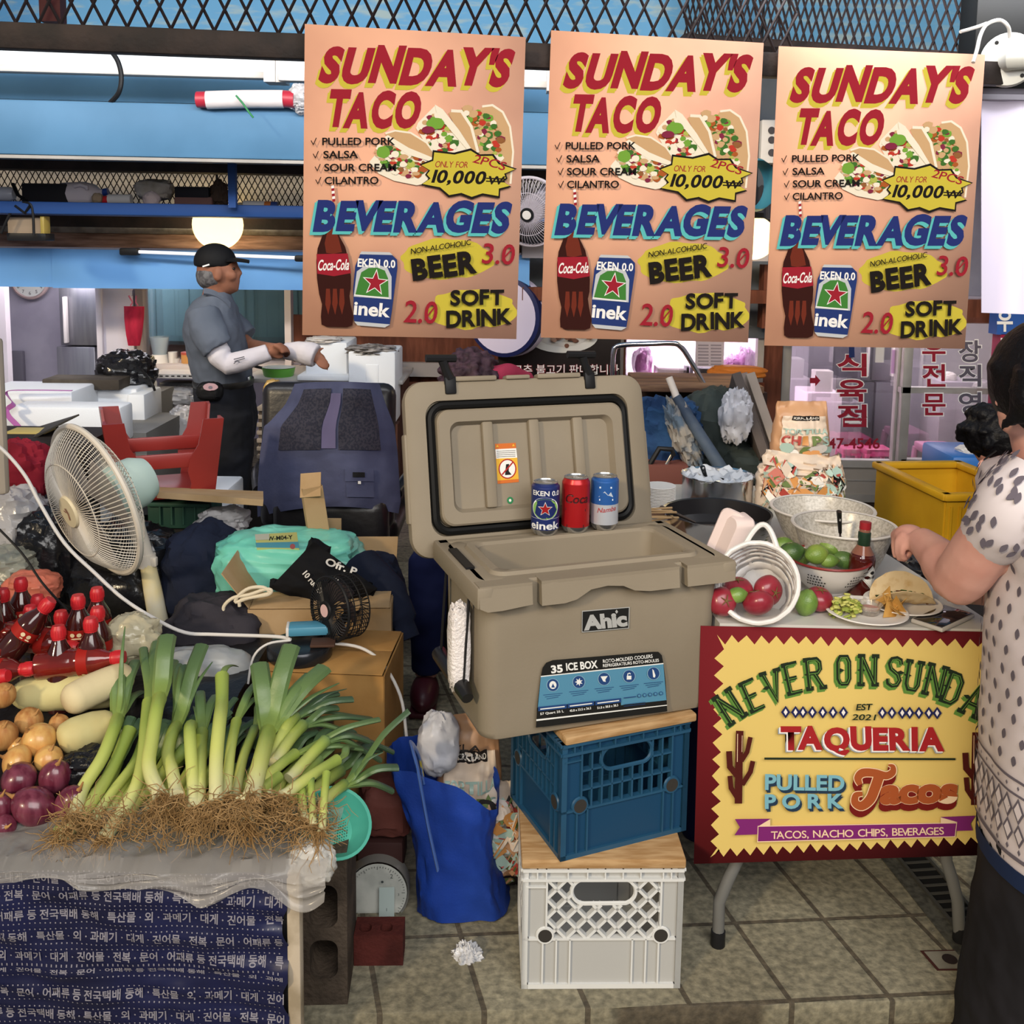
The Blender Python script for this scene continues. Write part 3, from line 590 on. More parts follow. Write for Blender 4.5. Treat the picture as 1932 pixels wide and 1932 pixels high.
# ---------------------------------------------------------------- stack of crates and the open cooler
wood = mat('board_wood','b8976e',0.55,col2='9f7b52',ns=7,stretch=(2,14,14),bump=0.03,bs=40)
def crate_panel(W,H,kind,t=0.004):
    """one side in local x (0..W), z (0..H), outside towards -y"""
    b = B(); k = W
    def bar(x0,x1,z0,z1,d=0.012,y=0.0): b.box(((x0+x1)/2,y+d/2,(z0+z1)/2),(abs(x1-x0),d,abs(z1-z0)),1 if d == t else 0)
    def seg(p,q,w=0.006,d=0.014):
        p,q = V(p),V(q); L = (q-p).length
        if L < 0.003: return
        a = math.atan2(q.y-p.y,q.x-p.x); b.box((0,d/2,0),(L,d,w),0,mx=MX.Translation(((p.x+q.x)/2,0.001,(p.y+q.y)/2)) @ MX.Rotation(-a,4,'Y'))
    zb,zr = H*0.415,H*0.91
    bar(0.01,W-0.01,0.006,zb,t,0.006); bar(0,W,0,0.01,0.014); bar(0,W,zb-0.0025,zb+0.0025,0.014); bar(0,W,zr-0.003,zr+0.003,0.016,-0.003); bar(0,W,H-0.006,H,0.018,-0.004)
    bar(0.008,W-0.008,zr,H,t,0.008)
    for u in (0.09,0.145,0.28,0.4,0.51,0.62,0.73,0.87,0.92): bar(W*u-0.0015,W*u+0.0015,zr,H,0.014,-0.002)
    bar(W*0.02,W*0.145,zr-0.018,zr-0.015,0.006,-0.001)
    x0,x1 = W*0.15,W*0.862
    bar(0.006,x0,zb,zr,t,0.006); bar(x1,W-0.006,zb,zr,t,0.006); bar(x0-0.002,x0+0.002,zb,zr,0.014); bar(x1-0.002,x1+0.002,zb,zr,0.014); bar(0,0.012,0,H,0.012); bar(W-0.012,W,0,H,0.012)
    for u in ((0.13,0.215,0.3,0.69,0.775,0.855) if kind == 'diamond' else (0.12,0.2,0.8,0.88)): bar(W*u-0.0018,W*u+0.0018,0.01,zb,0.01,0.0)
    hx0,hx1,hz0,hz1 = W*0.305,W*0.705,H*0.70,H*0.90; r = (hz1-hz0)/2
    def inhole(x,z):
        cx = min(max(x,hx0+r),hx1-r); return (x-cx)**2+(z-(hz0+hz1)/2)**2 < r*r
    ring = []
    for i in range(28):
        a = 2*PI*i/28; ring.append(((hx1-r if math.cos(a) >= 0 else hx0+r)+r*math.cos(a),0.006,(hz0+hz1)/2+r*math.sin(a)))
    b.tube(ring,0.0045,6,0,closed=True)
    def clip(p,q,w):
        p,q = V(p),V(q); n = int((q-p).length/0.002)+1; s0 = None; last = None
        for i in range(n+1):
            c = p.lerp(q,i/n); ok = x0 <= c.x <= x1 and zb <= c.y <= zr and not inhole(c.x,c.y)
            if ok and s0 is None: s0 = c
            if (not ok or i == n) and s0 is not None: seg(s0,last if not ok else c,w); s0 = None
            last = c
    if kind == 'diamond':
        sp = W*0.126
        for i in range(-12,16):
            xx = x0+i*sp; clip((xx,zb),(xx+(zr-zb)*0.95,zr),0.0058); clip((xx,zb),(xx-(zr-zb)*0.95,zr),0.0058)
    else:
        n = 9
        for i in range(1,n): xx = x0+(x1-x0)*i/n; clip((xx,zb),(xx,zr),0.004)
        for z in (zb+(zr-zb)*0.33,zb+(zr-zb)*0.66): clip((x0,z),(x1,z),0.004)
    for xx in (x0-0.002,x1+0.002):
        b.tube([(xx+0.016*math.cos(2*PI*i/18),0.003,zb+0.008+0.016*math.sin(2*PI*i/18)) for i in range(18)],0.0038,6,0,closed=True)
        b.lathe([(0,0.0),(0.0145,0.0)],18,2,axis_frame((xx,-0.0005,zb+0.008),(0,-1,0)),cap=False)  # flat dark disc paints the shade of an open hole inside each ring
    return b
def crate(label,W,D,H,mt,kind,kind2,o,yaw,inner):
    c = thing('milk_crate',label,'crate',o); c.rotation_euler.z = yaw
    base = wm(c)
    for mx,w,kd in ((MX.Identity(4),W,kind),(MX.Translation((0,D,0)) @ rotz(-PI/2),D,kind2),(MX.Translation((W,D,0)) @ rotz(PI),W,kind),(MX.Translation((W,0,0)) @ rotz(PI/2),D,kind2)):
        p = crate_panel(w,H,kd).build('side_panel',[mt,inner,mat('crate_hole_shade','35322f',0.8)],None,sharp=30); p.parent = c; p.matrix_basis = mx
    p = B().box((W/2,D/2,0.005),(W-0.012,D-0.012,0.008)).build('base',mt); p.parent = c
    return c
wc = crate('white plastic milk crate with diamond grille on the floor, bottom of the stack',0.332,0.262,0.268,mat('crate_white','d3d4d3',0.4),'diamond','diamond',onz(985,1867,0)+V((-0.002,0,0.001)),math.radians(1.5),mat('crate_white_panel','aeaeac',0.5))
def board(label,W,D,o,yaw,t=0.02,cut=0.0):
    b = B(); b.box((W/2,D/2,t/2),(W,D,t),0,bev=0.004)
    p = b.build('wooden_board',wood); p.matrix_basis = MX.Translation(o) @ rotz(yaw); return tag(p,label,'board')
board('light wooden board on top of the white milk crate',0.338,0.268,wc.location+V((-0.003,-0.004,0.2695)),math.radians(1.5),0.021)
bl0 = onz(1057,1626,0.292); bl0.z = 0.2915; ya = math.radians(23)
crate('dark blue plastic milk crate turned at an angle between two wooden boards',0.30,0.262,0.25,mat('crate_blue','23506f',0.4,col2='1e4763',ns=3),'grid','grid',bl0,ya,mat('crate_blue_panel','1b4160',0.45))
def loc2(o,yaw,x,y,z): return V(o)+rotz(yaw) @ V((x,y,z))
board('light wooden board between the blue milk crate and the cooler',0.305,0.25,loc2(bl0,ya,0.004,-0.006,0.2505),ya-0.02,0.018)
# cooler
tanm = mat('cooler_tan','8d8271',0.55,col2='857a69',ns=3,bump=0.04,bs=220)
cz = 0.561; cyaw = math.radians(19.5); c0 = V((-0.050,1.864,cz))
ck = thing('cooler','tan hard cooler with its lid open, on the blue crate','cooler',c0); ck.rotation_euler.z = cyaw
CM = MX.Translation(c0) @ rotz(cyaw)
CWd,CDp,CHt = 0.525,0.276,0.33            # body
def rrect(x0,x1,y0,y1,r,n=6):
    P_ = []
    for cx,cy,a0 in ((x1-r,y0+r,-PI/2),(x1-r,y1-r,0),(x0+r,y1-r,PI/2),(x0+r,y0+r,PI)):
        for i in range(n+1): a = a0+PI/2*i/n; P_.append((cx+r*math.cos(a),cy+r*math.sin(a)))
    return P_
def rings(b,L,m=0,cap0=True,cap1=True):
    n = len(L[0][0]); vs = []; fs = []
    for poly,z in L: vs += [(x,y,z) for x,y in poly]
    for i in range(len(L)-1):
        for j in range(n): fs.append((i*n+j,i*n+(j+1) % n,(i+1)*n+(j+1) % n,(i+1)*n+j))
    if cap0: fs.append(tuple(range(n-1,-1,-1)))
    if cap1: fs.append(tuple((len(L)-1)*n+j for j in range(n)))
    b.add(vs,fs,m); return b
b = B(); W_,D_ = CWd,CDp; t_ = 0.012
rings(b,[(rrect(0.018,W_-0.018,0.02,D_-0.02,0.03),0),(rrect(0.009,W_-0.009,0.01,D_-0.01,0.036),0.006),(rrect(0.005,W_-0.005,0.006,D_-0.006,0.036),0.02),(rrect(0,W_,0,D_,0.036),0.29),(rrect(0,W_,0,D_,0.036),0.296),
          (rrect(-0.006,W_+0.006,0,D_,0.036),0.328),(rrect(0.0,W_,0.004,D_-0.004,0.036),0.332),(rrect(0.03,W_-0.03,0.028,D_-0.028,0.03),0.332),(rrect(0.034,W_-0.034,0.032,D_-0.032,0.028),0.339),(rrect(0.05,W_-0.05,0.044,D_-0.044,0.025),0.339),(rrect(0.055,W_-0.055,0.05,D_-0.05,0.025),0.333),
          (rrect(0.06,W_-0.06,0.055,D_-0.055,0.025),0.17),(rrect(0.066,W_-0.066,0.062,D_-0.062,0.025),0.165),(rrect(0.075,W_-0.075,0.07,D_-0.07,0.02),0.05)])
b.box((W_/2,D_-0.058,0.22),(0.006,0.006,0.1))
body = b.build('body',tanm,None,sharp=40); body.parent = ck
# rim lip: front with the scooped middle, sides, back
b = B()
fx0,fx1 = -0.018,W_+0.02
def frontlip(xa,xb,prof):
    poly = [(xa,0.332),(xb,0.332)]+[(x,z) for x,z in prof]
    n = len(poly); vs = []
    for x,z in poly: vs.append((x,-0.022 if z > 0.328 else -0.028,z))
    for x,z in poly: vs.append((x,0.006,z))
    b.add(vs,[tuple(range(n)),tuple(range(2*n-1,n-1,-1))]+[(i,n+i,n+(i+1) % n,(i+1) % n) for i in range(n)],0)
    b.box(((xa+xb)/2,-0.006,0.33),(xb-xa,0.034,0.006),0)
frontlip(fx0+0.004,0.093,[(0.093,0.29),(0.03,0.284),(fx0+0.02,0.284),(fx0+0.004,0.292)])
frontlip(0.112,0.412,[(0.412,0.29),(0.345,0.29),(0.31,0.295),(0.285,0.307),(0.25,0.311),(0.215,0.307),(0.185,0.29),(0.16,0.285),(0.112,0.285)])
frontlip(0.43,fx1-0.004,[(fx1-0.004,0.292),(0.515,0.29),(0.43,0.29)])
for x in (fx0+0.016,fx1-0.016):
    b.box((x,D_/2,0.31),(0.034,D_+0.05,0.044),0,bev=0.006)
b.box((W_/2,D_+0.006,0.31),(W_+0.03,0.03,0.044),0,bev=0.006)
b.box((fx0+0.02,D_*0.55,0.3325),(0.018,0.13,0.008),1)
rim = b.build('rim',[tanm,black],None,sharp=30); rim.parent = ck
# side handle
for ya_ in (0.05,0.215):
    b = B(); b.tube([(-0.012,ya_,0.288),(-0.018,ya_,0.19),(-0.022,ya_,0.115)],0.006,8,0,flat=0.4); h = b.build('handle_strap',black,None); h.parent = ck
b = B(); b.tube([(-0.022,0.02,0.095),(-0.024,0.05,0.105),(-0.024,0.22,0.105),(-0.022,0.245,0.095)],[0.012,0.017,0.017,0.012],12)
h2 = b.build('handle_grip',mat('handle_black','161617',0.35),None); h2.parent = ck
vs,fs = bag((-0.026,0.07,0.18),(0.02,0.02,0.085),4,0.08,5,4,20,26,0.08)
b = B(); b.add(vs,fs); o = b.build('bubble_wrap',mat('bubble_wrap','e3dbd8',0.3,bump=0.5,bs=170),None); o.parent = ck; o['label'] = 'clear bubble wrap round the strap'
def cfront(x,y,h):                          # picture point on the cooler's front face
    n = rotz(cyaw) @ V((0,-1,0.018)); p0_ = CM @ V((0,0.0,0.262)); d = ray(x,y); cpt = V((0,0,CAMH))+d*((p0_-V((0,0,CAMH))).dot(n)/d.dot(n)); return cpt+n*(h+0.0012)
def crop(x,y): return 740+x/2.5424,640+y/2.5424
LM = dict(black='151515',silver='a6a6a4',blue='4f86a3',navy='1d3f73',white='e4e4e0',lblue='89aebf')
LI = {n: i for i,n in enumerate(LM)}; lmats = [mat('label_'+n,c,0.4) for n,c in LM.items()]
inv = CM.inverted()
def sticker(name,fnplane):
    b = B(); return b,Flat(b,lambda x,y,h: fnplane(*crop(x,y),h),0.00006)
b,f = sticker('brand_plate',cfront)
f.poly([(909,1302),(1138,1283),(1134,1386),(908,1406)],LI['silver']); f.poly([(912,1306),(1134,1287),(1131,1383),(911,1402)],LI['black'])
f.text('Ahic',918,1392,1128,1370,66,LI['silver'],0.055); f.poly([(1068,1306),(1075,1296),(1082,1306),(1075,1316)],LI['silver'])
o = b.build('brand_plate',lmats,None,sharp=0); o.parent = ck; o.matrix_basis = inv
b,f = sticker('front_label',cfront)
def arcpts(pts): return pts
lab = [(688,1862),(697,1740),(712,1615),(720,1575),(738,1550),(770,1538),(1250,1498),(1275,1498),(1292,1515),(1300,1555),(1310,1640),(1318,1784)]
f.poly(lab,LI['black']); f.poly([(712,1618),(1299,1556),(1314,1730),(694,1800)],LI['blue']); f.poly([(712,1614),(1299,1552),(1300,1557),(711,1619)],LI['white']); f.poly([(690,1822),(1317,1752),(1317,1756),(690,1830)],LI['white'])
f.poly([(693,1766),(1095,1722),(1096,1758),(692,1806)],LI['black'])
f.text('35',762,1600,818,1594,36,LI['white'],0.04); f.text('ICE BOX',834,1588,985,1574,36,LI['white'],0.03)
f.text('ROTO-MOLDED COOLERS',1010,1552,1248,1526,17,LI['white'],0.012); f.text('REFRIGERATEURS ROTO-MOULES',1010,1572,1278,1545,15,LI['white'],0.012)
for i,(x,y) in enumerate(((769,1657),(893,1642),(1014,1627),(1133,1614),(1250,1600))):
    f.ellipse(x,y,31,31,LI['lblue']); f.ellipse(x,y,28,29,LI['navy'])
    if i == 0: f.ellipse(x,y,17,19,LI['white']); f.poly([(x-8,y+12),(x,y-8),(x+10,y+12)],LI['navy'])
    if i == 1: f.poly([(x+(20 if k % 2 else 9)*math.cos(PI*k/7),y+(20 if k % 2 else 9)*math.sin(PI*k/7)) for k in range(14)],LI['white'])
    if i == 2: f.poly([(x-17,y-12),(x+17,y-14),(x+5,y+4),(x+8,y+14),(x-4,y+12)],LI['white'])
    if i == 3: f.poly([(x-11,y-2),(x+11,y-3),(x+11,y+15),(x-11,y+16)],LI['white']); f.stroke([(x-7,y-2),(x-6,y-12),(x+3,y-15),(x+7,y-10)],4,LI['white'])
    if i == 4: f.poly([(x-6,y-22),(x+1,y-14),(x+9,y+10),(x+6,y+20),(x-2,y+18),(x-4,y)],LI['white'])
    for k in range(3): f.stroke([(x-46+8*k,y+48+k*9),(x+46-10*k,y+39+k*9)],2.2,LI['navy'])
for i,(xa,xb,y,t) in enumerate(((697,834,1757,'57 Quart 35 L'),(838,965,1742,'45.8 x 33.5 x 36.2'),(970,1094,1728,'51.0 x 38.8 x 38.3'))):
    f.poly([(xa,y+3),(xb,y-11),(xb,y+10),(xa,y+24)],LI['navy']); f.text(t,xa+10,y+42,xb-14,y+28,11,LI['white'],0.02)
    f.stroke([(xa+10,y+14),(xb-10,y+1)],5,LI['white'])
for k in range(2): f.stroke([(1106,1748+k*9),(1210,1736+k*9)],2.2,LI['navy'])
for k in range(5): f.ellipse(1180+k*26,1706-k*3,9,9,LI['navy'],10); f.ellipse(1180+k*26,1706-k*3,6,6,LI['blue'],10)
f.stroke([(1105,1716),(1165,1709)],4,LI['navy'])
o = b.build('front_label',lmats,None,sharp=0); o.parent = ck; o.matrix_basis = inv; o['label'] = 'black and blue ice box sticker'
# lid, standing open behind
LW,LH,LT = 0.592,0.395,0.05
lean = math.radians(14)
LMX = MX.Translation((-0.060,D_+0.034,0.285)) @ MX.Rotation(-lean,4,'X')    # local x right, z up, y back
def lidsolid():
    b = B(); R_ = 0.045
    def rr(i,r): return rrect(i,LW-i,i,LH-i,r,7)
    L = [(rr(0.012,0.04),-0.0),(rr(0.002,R_),0.006),(rr(0,R_),0.02),(rr(0.004,R_),0.046),(rr(0.02,0.04),LT)]
    vs = []; n = len(L[0][0]); fs = []
    for poly,y in L: vs += [(x,y,z) for x,z in poly]
    for i in range(len(L)-1):
        for j in range(n): fs.append((i*n+j,(i+1)*n+j,(i+1)*n+(j+1) % n,i*n+(j+1) % n))
    fs.append(tuple((len(L)-1)*n+j for j in range(n-1,-1,-1)))
    o = len(vs)                                # front face: rim, groove, raised panel, sunk panel
    inn = [(rr(0.046,0.035),0.0),(rr(0.048,0.034),0.012),(rr(0.066,0.03),0.012),(rr(0.068,0.03),-0.012),(rr(0.072,0.028),-0.016),(rr(0.096,0.022),-0.016),(rr(0.104,0.02),0.002)]
    for poly,y in inn: vs += [(x,y,z) for x,z in poly]
    prev = 0
    for i in range(len(inn)):
        cur = o+i*n
        for j in range(n): fs.append((prev+(j+1) % n,cur+(j+1) % n,cur+j,prev+j))
        prev = cur
    fs.append(tuple(prev+j for j in range(n)))
    b.add(vs,fs)
    for u in (0.315,0.505,0.69):
        b.box((LW*u,-0.004,LH/2+0.002),(0.026,0.018,LH-0.2),0,bev=0.005)
    for x0,x1 in ((0.115,0.225),(0.33,0.43)): pass
    b.box((0.17,0.012,LH+0.002),(0.10,0.03,0.012),0,bev=0.004); b.box((0.375,0.012,LH+0.002),(0.11,0.03,0.012),0,bev=0.004); b.box((0.272,0.012,LH+0.002),(0.06,0.03,0.01),0,bev=0.004)
    b.box((0.003,0.022,LH*0.45),(0.014,0.03,0.2),0,bev=0.005); b.box((LW-0.003,0.022,LH*0.45),(0.012,0.03,0.16),0,bev=0.005)
    return b
lid = lidsolid().build('lid',tanm,None,sharp=35); lid.parent = ck; lid.matrix_basis = LMX
b = B(); P_ = rrect(0.057,LW-0.057,0.057,LH-0.057,0.032,7); b.tube([(x,0.004,z) for x,z in P_],0.0095,8,0,closed=True)
g = b.build('gasket',mat('rubber_black','121212',0.5),None); g.parent = lid
for x in (0.108,0.452):
    b = B(); b.box((x,0.0,LH-0.012),(0.026,0.012,0.04),0,bev=0.003); b.tube([(x,0.002,LH+0.004),(x-0.010,-0.004,LH+0.026),(x-0.016,-0.008,LH+0.044)],[0.012,0.01,0.011],8); b.tube([(x-0.056,-0.010,LH+0.05),(x+0.014,-0.010,LH+0.048)],0.009,8)
    l = b.build('latch',black,None); l.parent = lid
n_l = (CM @ LMX).to_3x3() @ V((0,-1,0)); p_l = (CM @ LMX) @ V((0.2,0.002,0.2))
def clid(x,y,h):
    d = ray(x,y); return V((0,0,CAMH))+d*((p_l-V((0,0,CAMH))).dot(n_l)/d.dot(n_l))+n_l*(h+0.001)
b,f = sticker('warning',clid); WM = dict(orange='c96a2a',white='e6e4de',yellow='e0ac35',red='a8261f',ink='1a1718',green='2f7d4e'); WI = {n: i for i,n in enumerate(WM)}
f.poly([(492,502),(592,497),(607,685),(505,694)],WI['orange']); f.poly([(494,528),(594,523),(599,568),(498,573)],WI['white']); f.poly([(498,573),(599,568),(606,670),(504,678)],WI['yellow'])
f.ellipse(552,622,43,48,WI['red']); f.ellipse(552,622,37,42,WI['white']); f.poly([(545,600),(560,598),(558,632),(572,650),(540,652)],WI['ink']); f.stroke([(526,650),(578,590)],7,WI['red'])
f.poly([(497,518),(503,505),(510,517)],WI['yellow']); f.poly([(574,514),(580,501),(587,513)],WI['yellow'])
for k in range(4): f.stroke([(500,538+k*9),(590,533+k*9)],2,WI['ink'])
o = b.build('warning_label',[mat('warn_'+n,c,0.5) for n,c in WM.items()],None,sharp=0); o.parent = lid; o.matrix_basis = (CM @ LMX).inverted()
b,f = sticker('dot',clid); f.ellipse(565,773,15,17,WI['green']); f.ellipse(565,773,6,7,WI['white'])
o = b.build('drain_plug',[_mats['warn_'+n] for n in WM],None,sharp=0); o.parent = lid; o.matrix_basis = (CM @ LMX).inverted(); o['label'] = 'small green dot sticker'
# cans on the rear rim
cn_t = mat('can_metal','bfc1c4',0.25,0.9)
def can(label,x,yb,cols,deco,r=0.0315,h=0.116):
    z = cz+0.34; p = onz(x,yb,z); q = inv @ p; q.y = D_-0.022; q.z = 0.34
    p = CM @ q
    c = thing('drink_can',label,'can',p,'cans on the cooler rim'); c.rotation_euler.z = math.atan2(p.x,-p.y)*0+math.atan2(-p.x,p.y)
    b = B(); ms = [cn_t]+cols
    b.lathe([(0.024,0),(0.026,0.002),(r-0.001,0.01),(r,0.014)],28,0,cap=True)
    zs = deco[0]
    for (z0,z1,m) in zs: b.lathe([(r,z0),(r,z1)],36,m,cap=False)
    b.lathe([(r,zs[-1][1]),(r-0.0005,zs[-1][1]+0.003),(0.0275,h-0.004),(0.027,h)],28,zs[-1][2],cap=False)
    f = Flat(b,lambda x,y,hh: V(((r+hh)*math.sin(x/r),-(r+hh)*math.cos(x/r),y)),0.00025); f.h = 0.0003
    deco[1](f); o = b.build('body',ms,None); o.parent = c
    b = B(); b.lathe([(0.027,h-0.0005),(0.0278,h+0.001),(0.0265,h+0.002),(0.025,h-0.002),(0.0,h-0.003)],28); b.box((0.004,0,h-0.001),(0.02,0.011,0.0015),0,bev=0.0005); o = b.build('can_top',cn_t,None); o.parent = c
    return c
cb = [mat('can_navy','25336e',0.35,0.3),mat('can_green','7aa352',0.4,0.1),mat('can_white','dcdcdc',0.4),mat('can_red','a81f22',0.35,0.3)]
def d1(f):
    f.splat(0,0.063,0.032,0.025,3,0,40,0.0); f.splat(0,0.062,0.030,0.0225,2,0,40,0.0)
    def star(s,m): f.poly([((s if k % 2 == 0 else s*0.42)*math.sin(PI*k/5),0.062+(s if k % 2 == 0 else s*0.42)*math.cos(PI*k/5)) for k in range(10)],m)
    star(0.017,3); star(0.0145,4)
    for t,x0,x1,y,hh in (('EKEN 0.0',-0.03,0.034,0.092,0.011),('einek',-0.034,0.034,0.017,0.0175)):
        vs,fs,w,_,_ = glyphs(t,0.025); k = (x1-x0)/w; f.raw([(x0+a*k,y+b_*hh/0.727) for a,b_ in vs],fs,3)
can('blue and green beer can with a red star on the cooler rim',1055,1026,cb,([(0.014,0.04,1),(0.04,0.0405,3),(0.0405,0.084,1),(0.084,0.106,1)],d1))
def d2(f):
    for t,x0,x1,y,hh in (('Coca',-0.026,0.03,0.07,0.02),('Cola',-0.02,0.032,0.092,0.0)):
        if hh:
            vs,fs,w,_,_ = glyphs(t,0.02); k = (x1-x0)/w; f.raw([(x0+a*k+0.3*b_*hh,y+b_*hh/0.727) for a,b_ in vs],fs,2)
    f.poly([(-0.024,0.052),(0.024,0.050),(0.024,0.056),(-0.024,0.058)],2); f.poly([(-0.02,0.014),(0.02,0.014),(0.02,0.02),(-0.02,0.02)],2)
can('red cola can, middle of the three cans on the cooler rim',1109,1017,[mat('can_cola','b01e22',0.3,0.35),mat('can_dark','3a0d10',0.4)],([(0.014,0.11,1)],d2),h=0.122)
def d3(f):
    f.poly([(-0.014,0.078),(0.0,0.092),(0.008,0.083),(0.014,0.09),(0.02,0.078)],3)
    vs,fs,w,_,_ = glyphs('Namba',0.01); k = 0.044/w; f.raw([(-0.016+a*k+0.004*b_,0.042+b_*0.016+0.12*a*k) for a,b_ in vs],fs,4); f.stroke([(-0.012,0.072),(0.02,0.072)],0.004,3); f.stroke([(-0.012,0.1),(0.016,0.1)],0.004,3)
can('blue and silver beer can, rightmost on the cooler rim',1165,1012,[mat('can_blue','2a5fa8',0.35,0.3),mat('can_silver','c6cad2',0.35,0.4),mat('can_lwhite','c9d6e6',0.4),mat('can_redink','a84040',0.4)],([(0.014,0.06,2),(0.06,0.11,1)],d3),h=0.12)
# ---------------------------------------------------------------- folding table with the taco things
TZ = 0.757
tA,tB_ = onz(1358,1175,TZ),onz(1891,1187,TZ)
tdir = (onz(1770,1110,TZ)-onz(1877,1164,TZ)).normalized(); tn = V((-(tB_-tA).y,(tB_-tA).x,0)).normalized()
tdir = (tdir+tn*1.2).normalized(); tl_ = 1.22
ft = thing('folding_table','white folding table behind the taqueria banner, covered with taco food','table',tA)
b = B(); corners = [tA,tB_,tB_+tdir*tl_,tA+tdir*tl_]; b.prism([(p.x,p.y) for p in corners],0.035,0,MX.Translation((0,0,TZ-0.036)))
b.build('tabletop',mat('table_white','c6c3bd',0.4,col2='bdbab4',ns=4),ft)
grey = mat('grey_leg','6c6c6a',0.45,0.1)
for px,pxt,k in ((1354,1392,0),(1811,1785,0),(1500,1530,1),(1740,1715,1)):
    if k == 0: foot = onz(px,1783 if px < 1500 else 1776,0); top = at(pxt,1622,foot.y+0.01); kn = at(px+(3 if px < 1500 else -4),1700,foot.y)
    else:
        i = 0 if px < 1600 else 1; f0 = [onz(1354,1783,0),onz(1811,1776,0)][i]; foot = f0+tdir*0.95; dxy = at(pxt,1622,2)*0; top = foot+V((0.05 if i == 0 else -0.03,0,0.2)); kn = foot+V((0,0,0.1))
    up_ = V((top.x+(0.03 if pxt < 1600 else -0.03),top.y+(0.08 if k == 0 else -0.08),TZ-0.036))
    b = B(); b.tube([foot,foot.lerp(kn,0.5),kn,kn.lerp(top,0.5)+V((0,0,0.004)),top,top.lerp(up_,0.5),up_],0.0135,12); L = b.build('leg',grey,ft)
    b = B(); b.lathe([(0.0155,0),(0.0165,0.004),(0.016,0.035),(0.0135,0.036)],14,0,MX.Translation(foot)); b.build('foot_cap',black,L)
def tp(x,y): return onz(x,y,TZ)
def px2m(n,Y): return n*Y/1880
# paper plates with food
plate_m = mat('paper_plate','e3ded8',0.7)
def plate(label,x,y,w,group='paper plates on the taco table'):
    p = tp(x,y); r = px2m(w,p.y)/2; b = B(); b.lathe([(r*0.7,0),(r*0.72,0.002),(r*0.95,0.012),(r,0.013),(r*0.99,0.015),(r*0.93,0.0145),(r*0.7,0.005),(0,0.004)],36,0)
    o = b.build('paper_plate',plate_m); o.location = p+V((0,0,0.0005)); tag(o,label,'plate',group); return p,r
p1,r1 = plate('paper plate with guacamole and tortilla chips at the table front',1634,1163,156)
p2,r2 = plate('paper plate under the soft taco',1702,1147,146)
rnd = random.Random(3)
g = thing('guacamole','heap of green guacamole salad on the front paper plate','food',p1+V((-0.045,0.0,0.006)))
b = B()
for k in range(95):
    a = rnd.uniform(0,2*PI); r_ = 0.03*math.sqrt(rnd.random()); z = rnd.uniform(0.002,0.042*(1-(r_/0.04)**2)); 
    b.box((r_*math.cos(a),r_*math.sin(a)*0.9,z),(rnd.uniform(.008,.016),rnd.uniform(.006,.011),rnd.uniform(.003,.006)),rnd.randint(0,1),mx=wm(g) @ MX.Rotation(rnd.uniform(-.5,.5),4,'X') @ MX.Rotation(rnd.uniform(-.5,.5),4,'Y'),bev=0.0015,seg=1)
b.build('guacamole_heap',[mat('guac','8d9a45',0.5),mat('guac_light','b9b966',0.5)],g)
glassc = mat('clear_plastic','f2efe9',0.06,trans=0.9,alpha=0.45)
b = B(); b.lathe([(0.018,0),(0.026,0.022),(0.028,0.0225),(0.0265,0.0225),(0.0185,0.002)],24,0); b.lathe([(0.0,0.012),(0.021,0.0125)],24,1)
o = b.build('sauce_cup',[glassc,mat('salsa_pink','b8877c',0.4)]); o.location = p1+V((0.006,0.0,0.0065)); tag(o,'small clear cup of sauce on the plate with chips','cup')
chipm = mat('tortilla_chip','c69a55',0.6,col2='b5843f',ns=40)
for k,(x,y,z,rx,ry,rz_) in enumerate(((.048,.0,.016,1.1,.3,.2),(.055,.012,.022,.8,-.5,1.2),(.065,.004,.018,1.3,.2,2.2),(.044,.02,.022,.6,.5,3.4),(.058,-.016,.014,.3,.6,.6),(.07,.014,.014,.9,-.3,4.2),(.05,.03,.028,1.2,.1,5.1))):
    b = B(); b.sheet(lambda u,v: ((u-0.5)*0.05*(1-v),(v-0.35)*0.046,0.006*math.sin(u*PI)*(1-v)+0.003*v),6,5,0,thick=0.0012)
    o = b.build('tortilla_chip',chipm); o.matrix_basis = MX.Translation(p1+V((x,y-0.005,z+0.002))) @ rotz(rz_) @ MX.Rotation(rx,4,'X') @ MX.Rotation(ry,4,'Y'); tag(o,'golden tortilla chip on the front paper plate beside the guacamole','chip','tortilla chips on the plate')
tc = thing('taco','folded soft tortilla taco with dark filling on the rear paper plate','taco',p2+V((0,0,0.008)))
b = B(); R_ = 0.068
def tort(u,v):
    a = (u-0.5)*2; rr = v; ang = (u-0.5)*2*PI; x = R_*rr*math.cos(ang); y = R_*rr*math.sin(ang)   # disc folded about x axis
    fold = abs(y); s = 1 if y > 0 else -1; dd = fold; yy = s*(0.018*math.sin(min(1,dd/0.03)*PI/2)+0.012*dd/R_); zz = -0.0+0.9*dd*(1-0.15*dd/R_)-0.002; return (x,yy+(0.016*(dd/R_)**2 if s > 0 else -0.006*(dd/R_)),max(zz,0)+0.002+0.004*noise.noise(V((x*60,y*60,0))))
b.sheet(lambda u,v: tort(u,v),40,10,0,thick=0.002); t_o = b.build('tortilla',mat('tortilla','d8c29a',0.7,col2='c7a878',ns=45,contrast=(0.5,0.7)),None); t_o.parent = tc; t_o.matrix_basis = MX.Translation((0,0.004,0.002)) @ rotz(-0.15) @ MX.Rotation(0.25,4,'X')
b = B()
for k in range(60):
    x = rnd.uniform(-.05,.05); b.box((x,rnd.uniform(-.012,.010),0.012+rnd.uniform(0,.02)*(1-(x/.06)**2)),(rnd.uniform(.006,.02),.006,.003),rnd.choice([0,0,1,2]),rnd.uniform(0,3),0.001,mx=MX.Rotation(rnd.uniform(-.6,.6),4,'X'),seg=1)
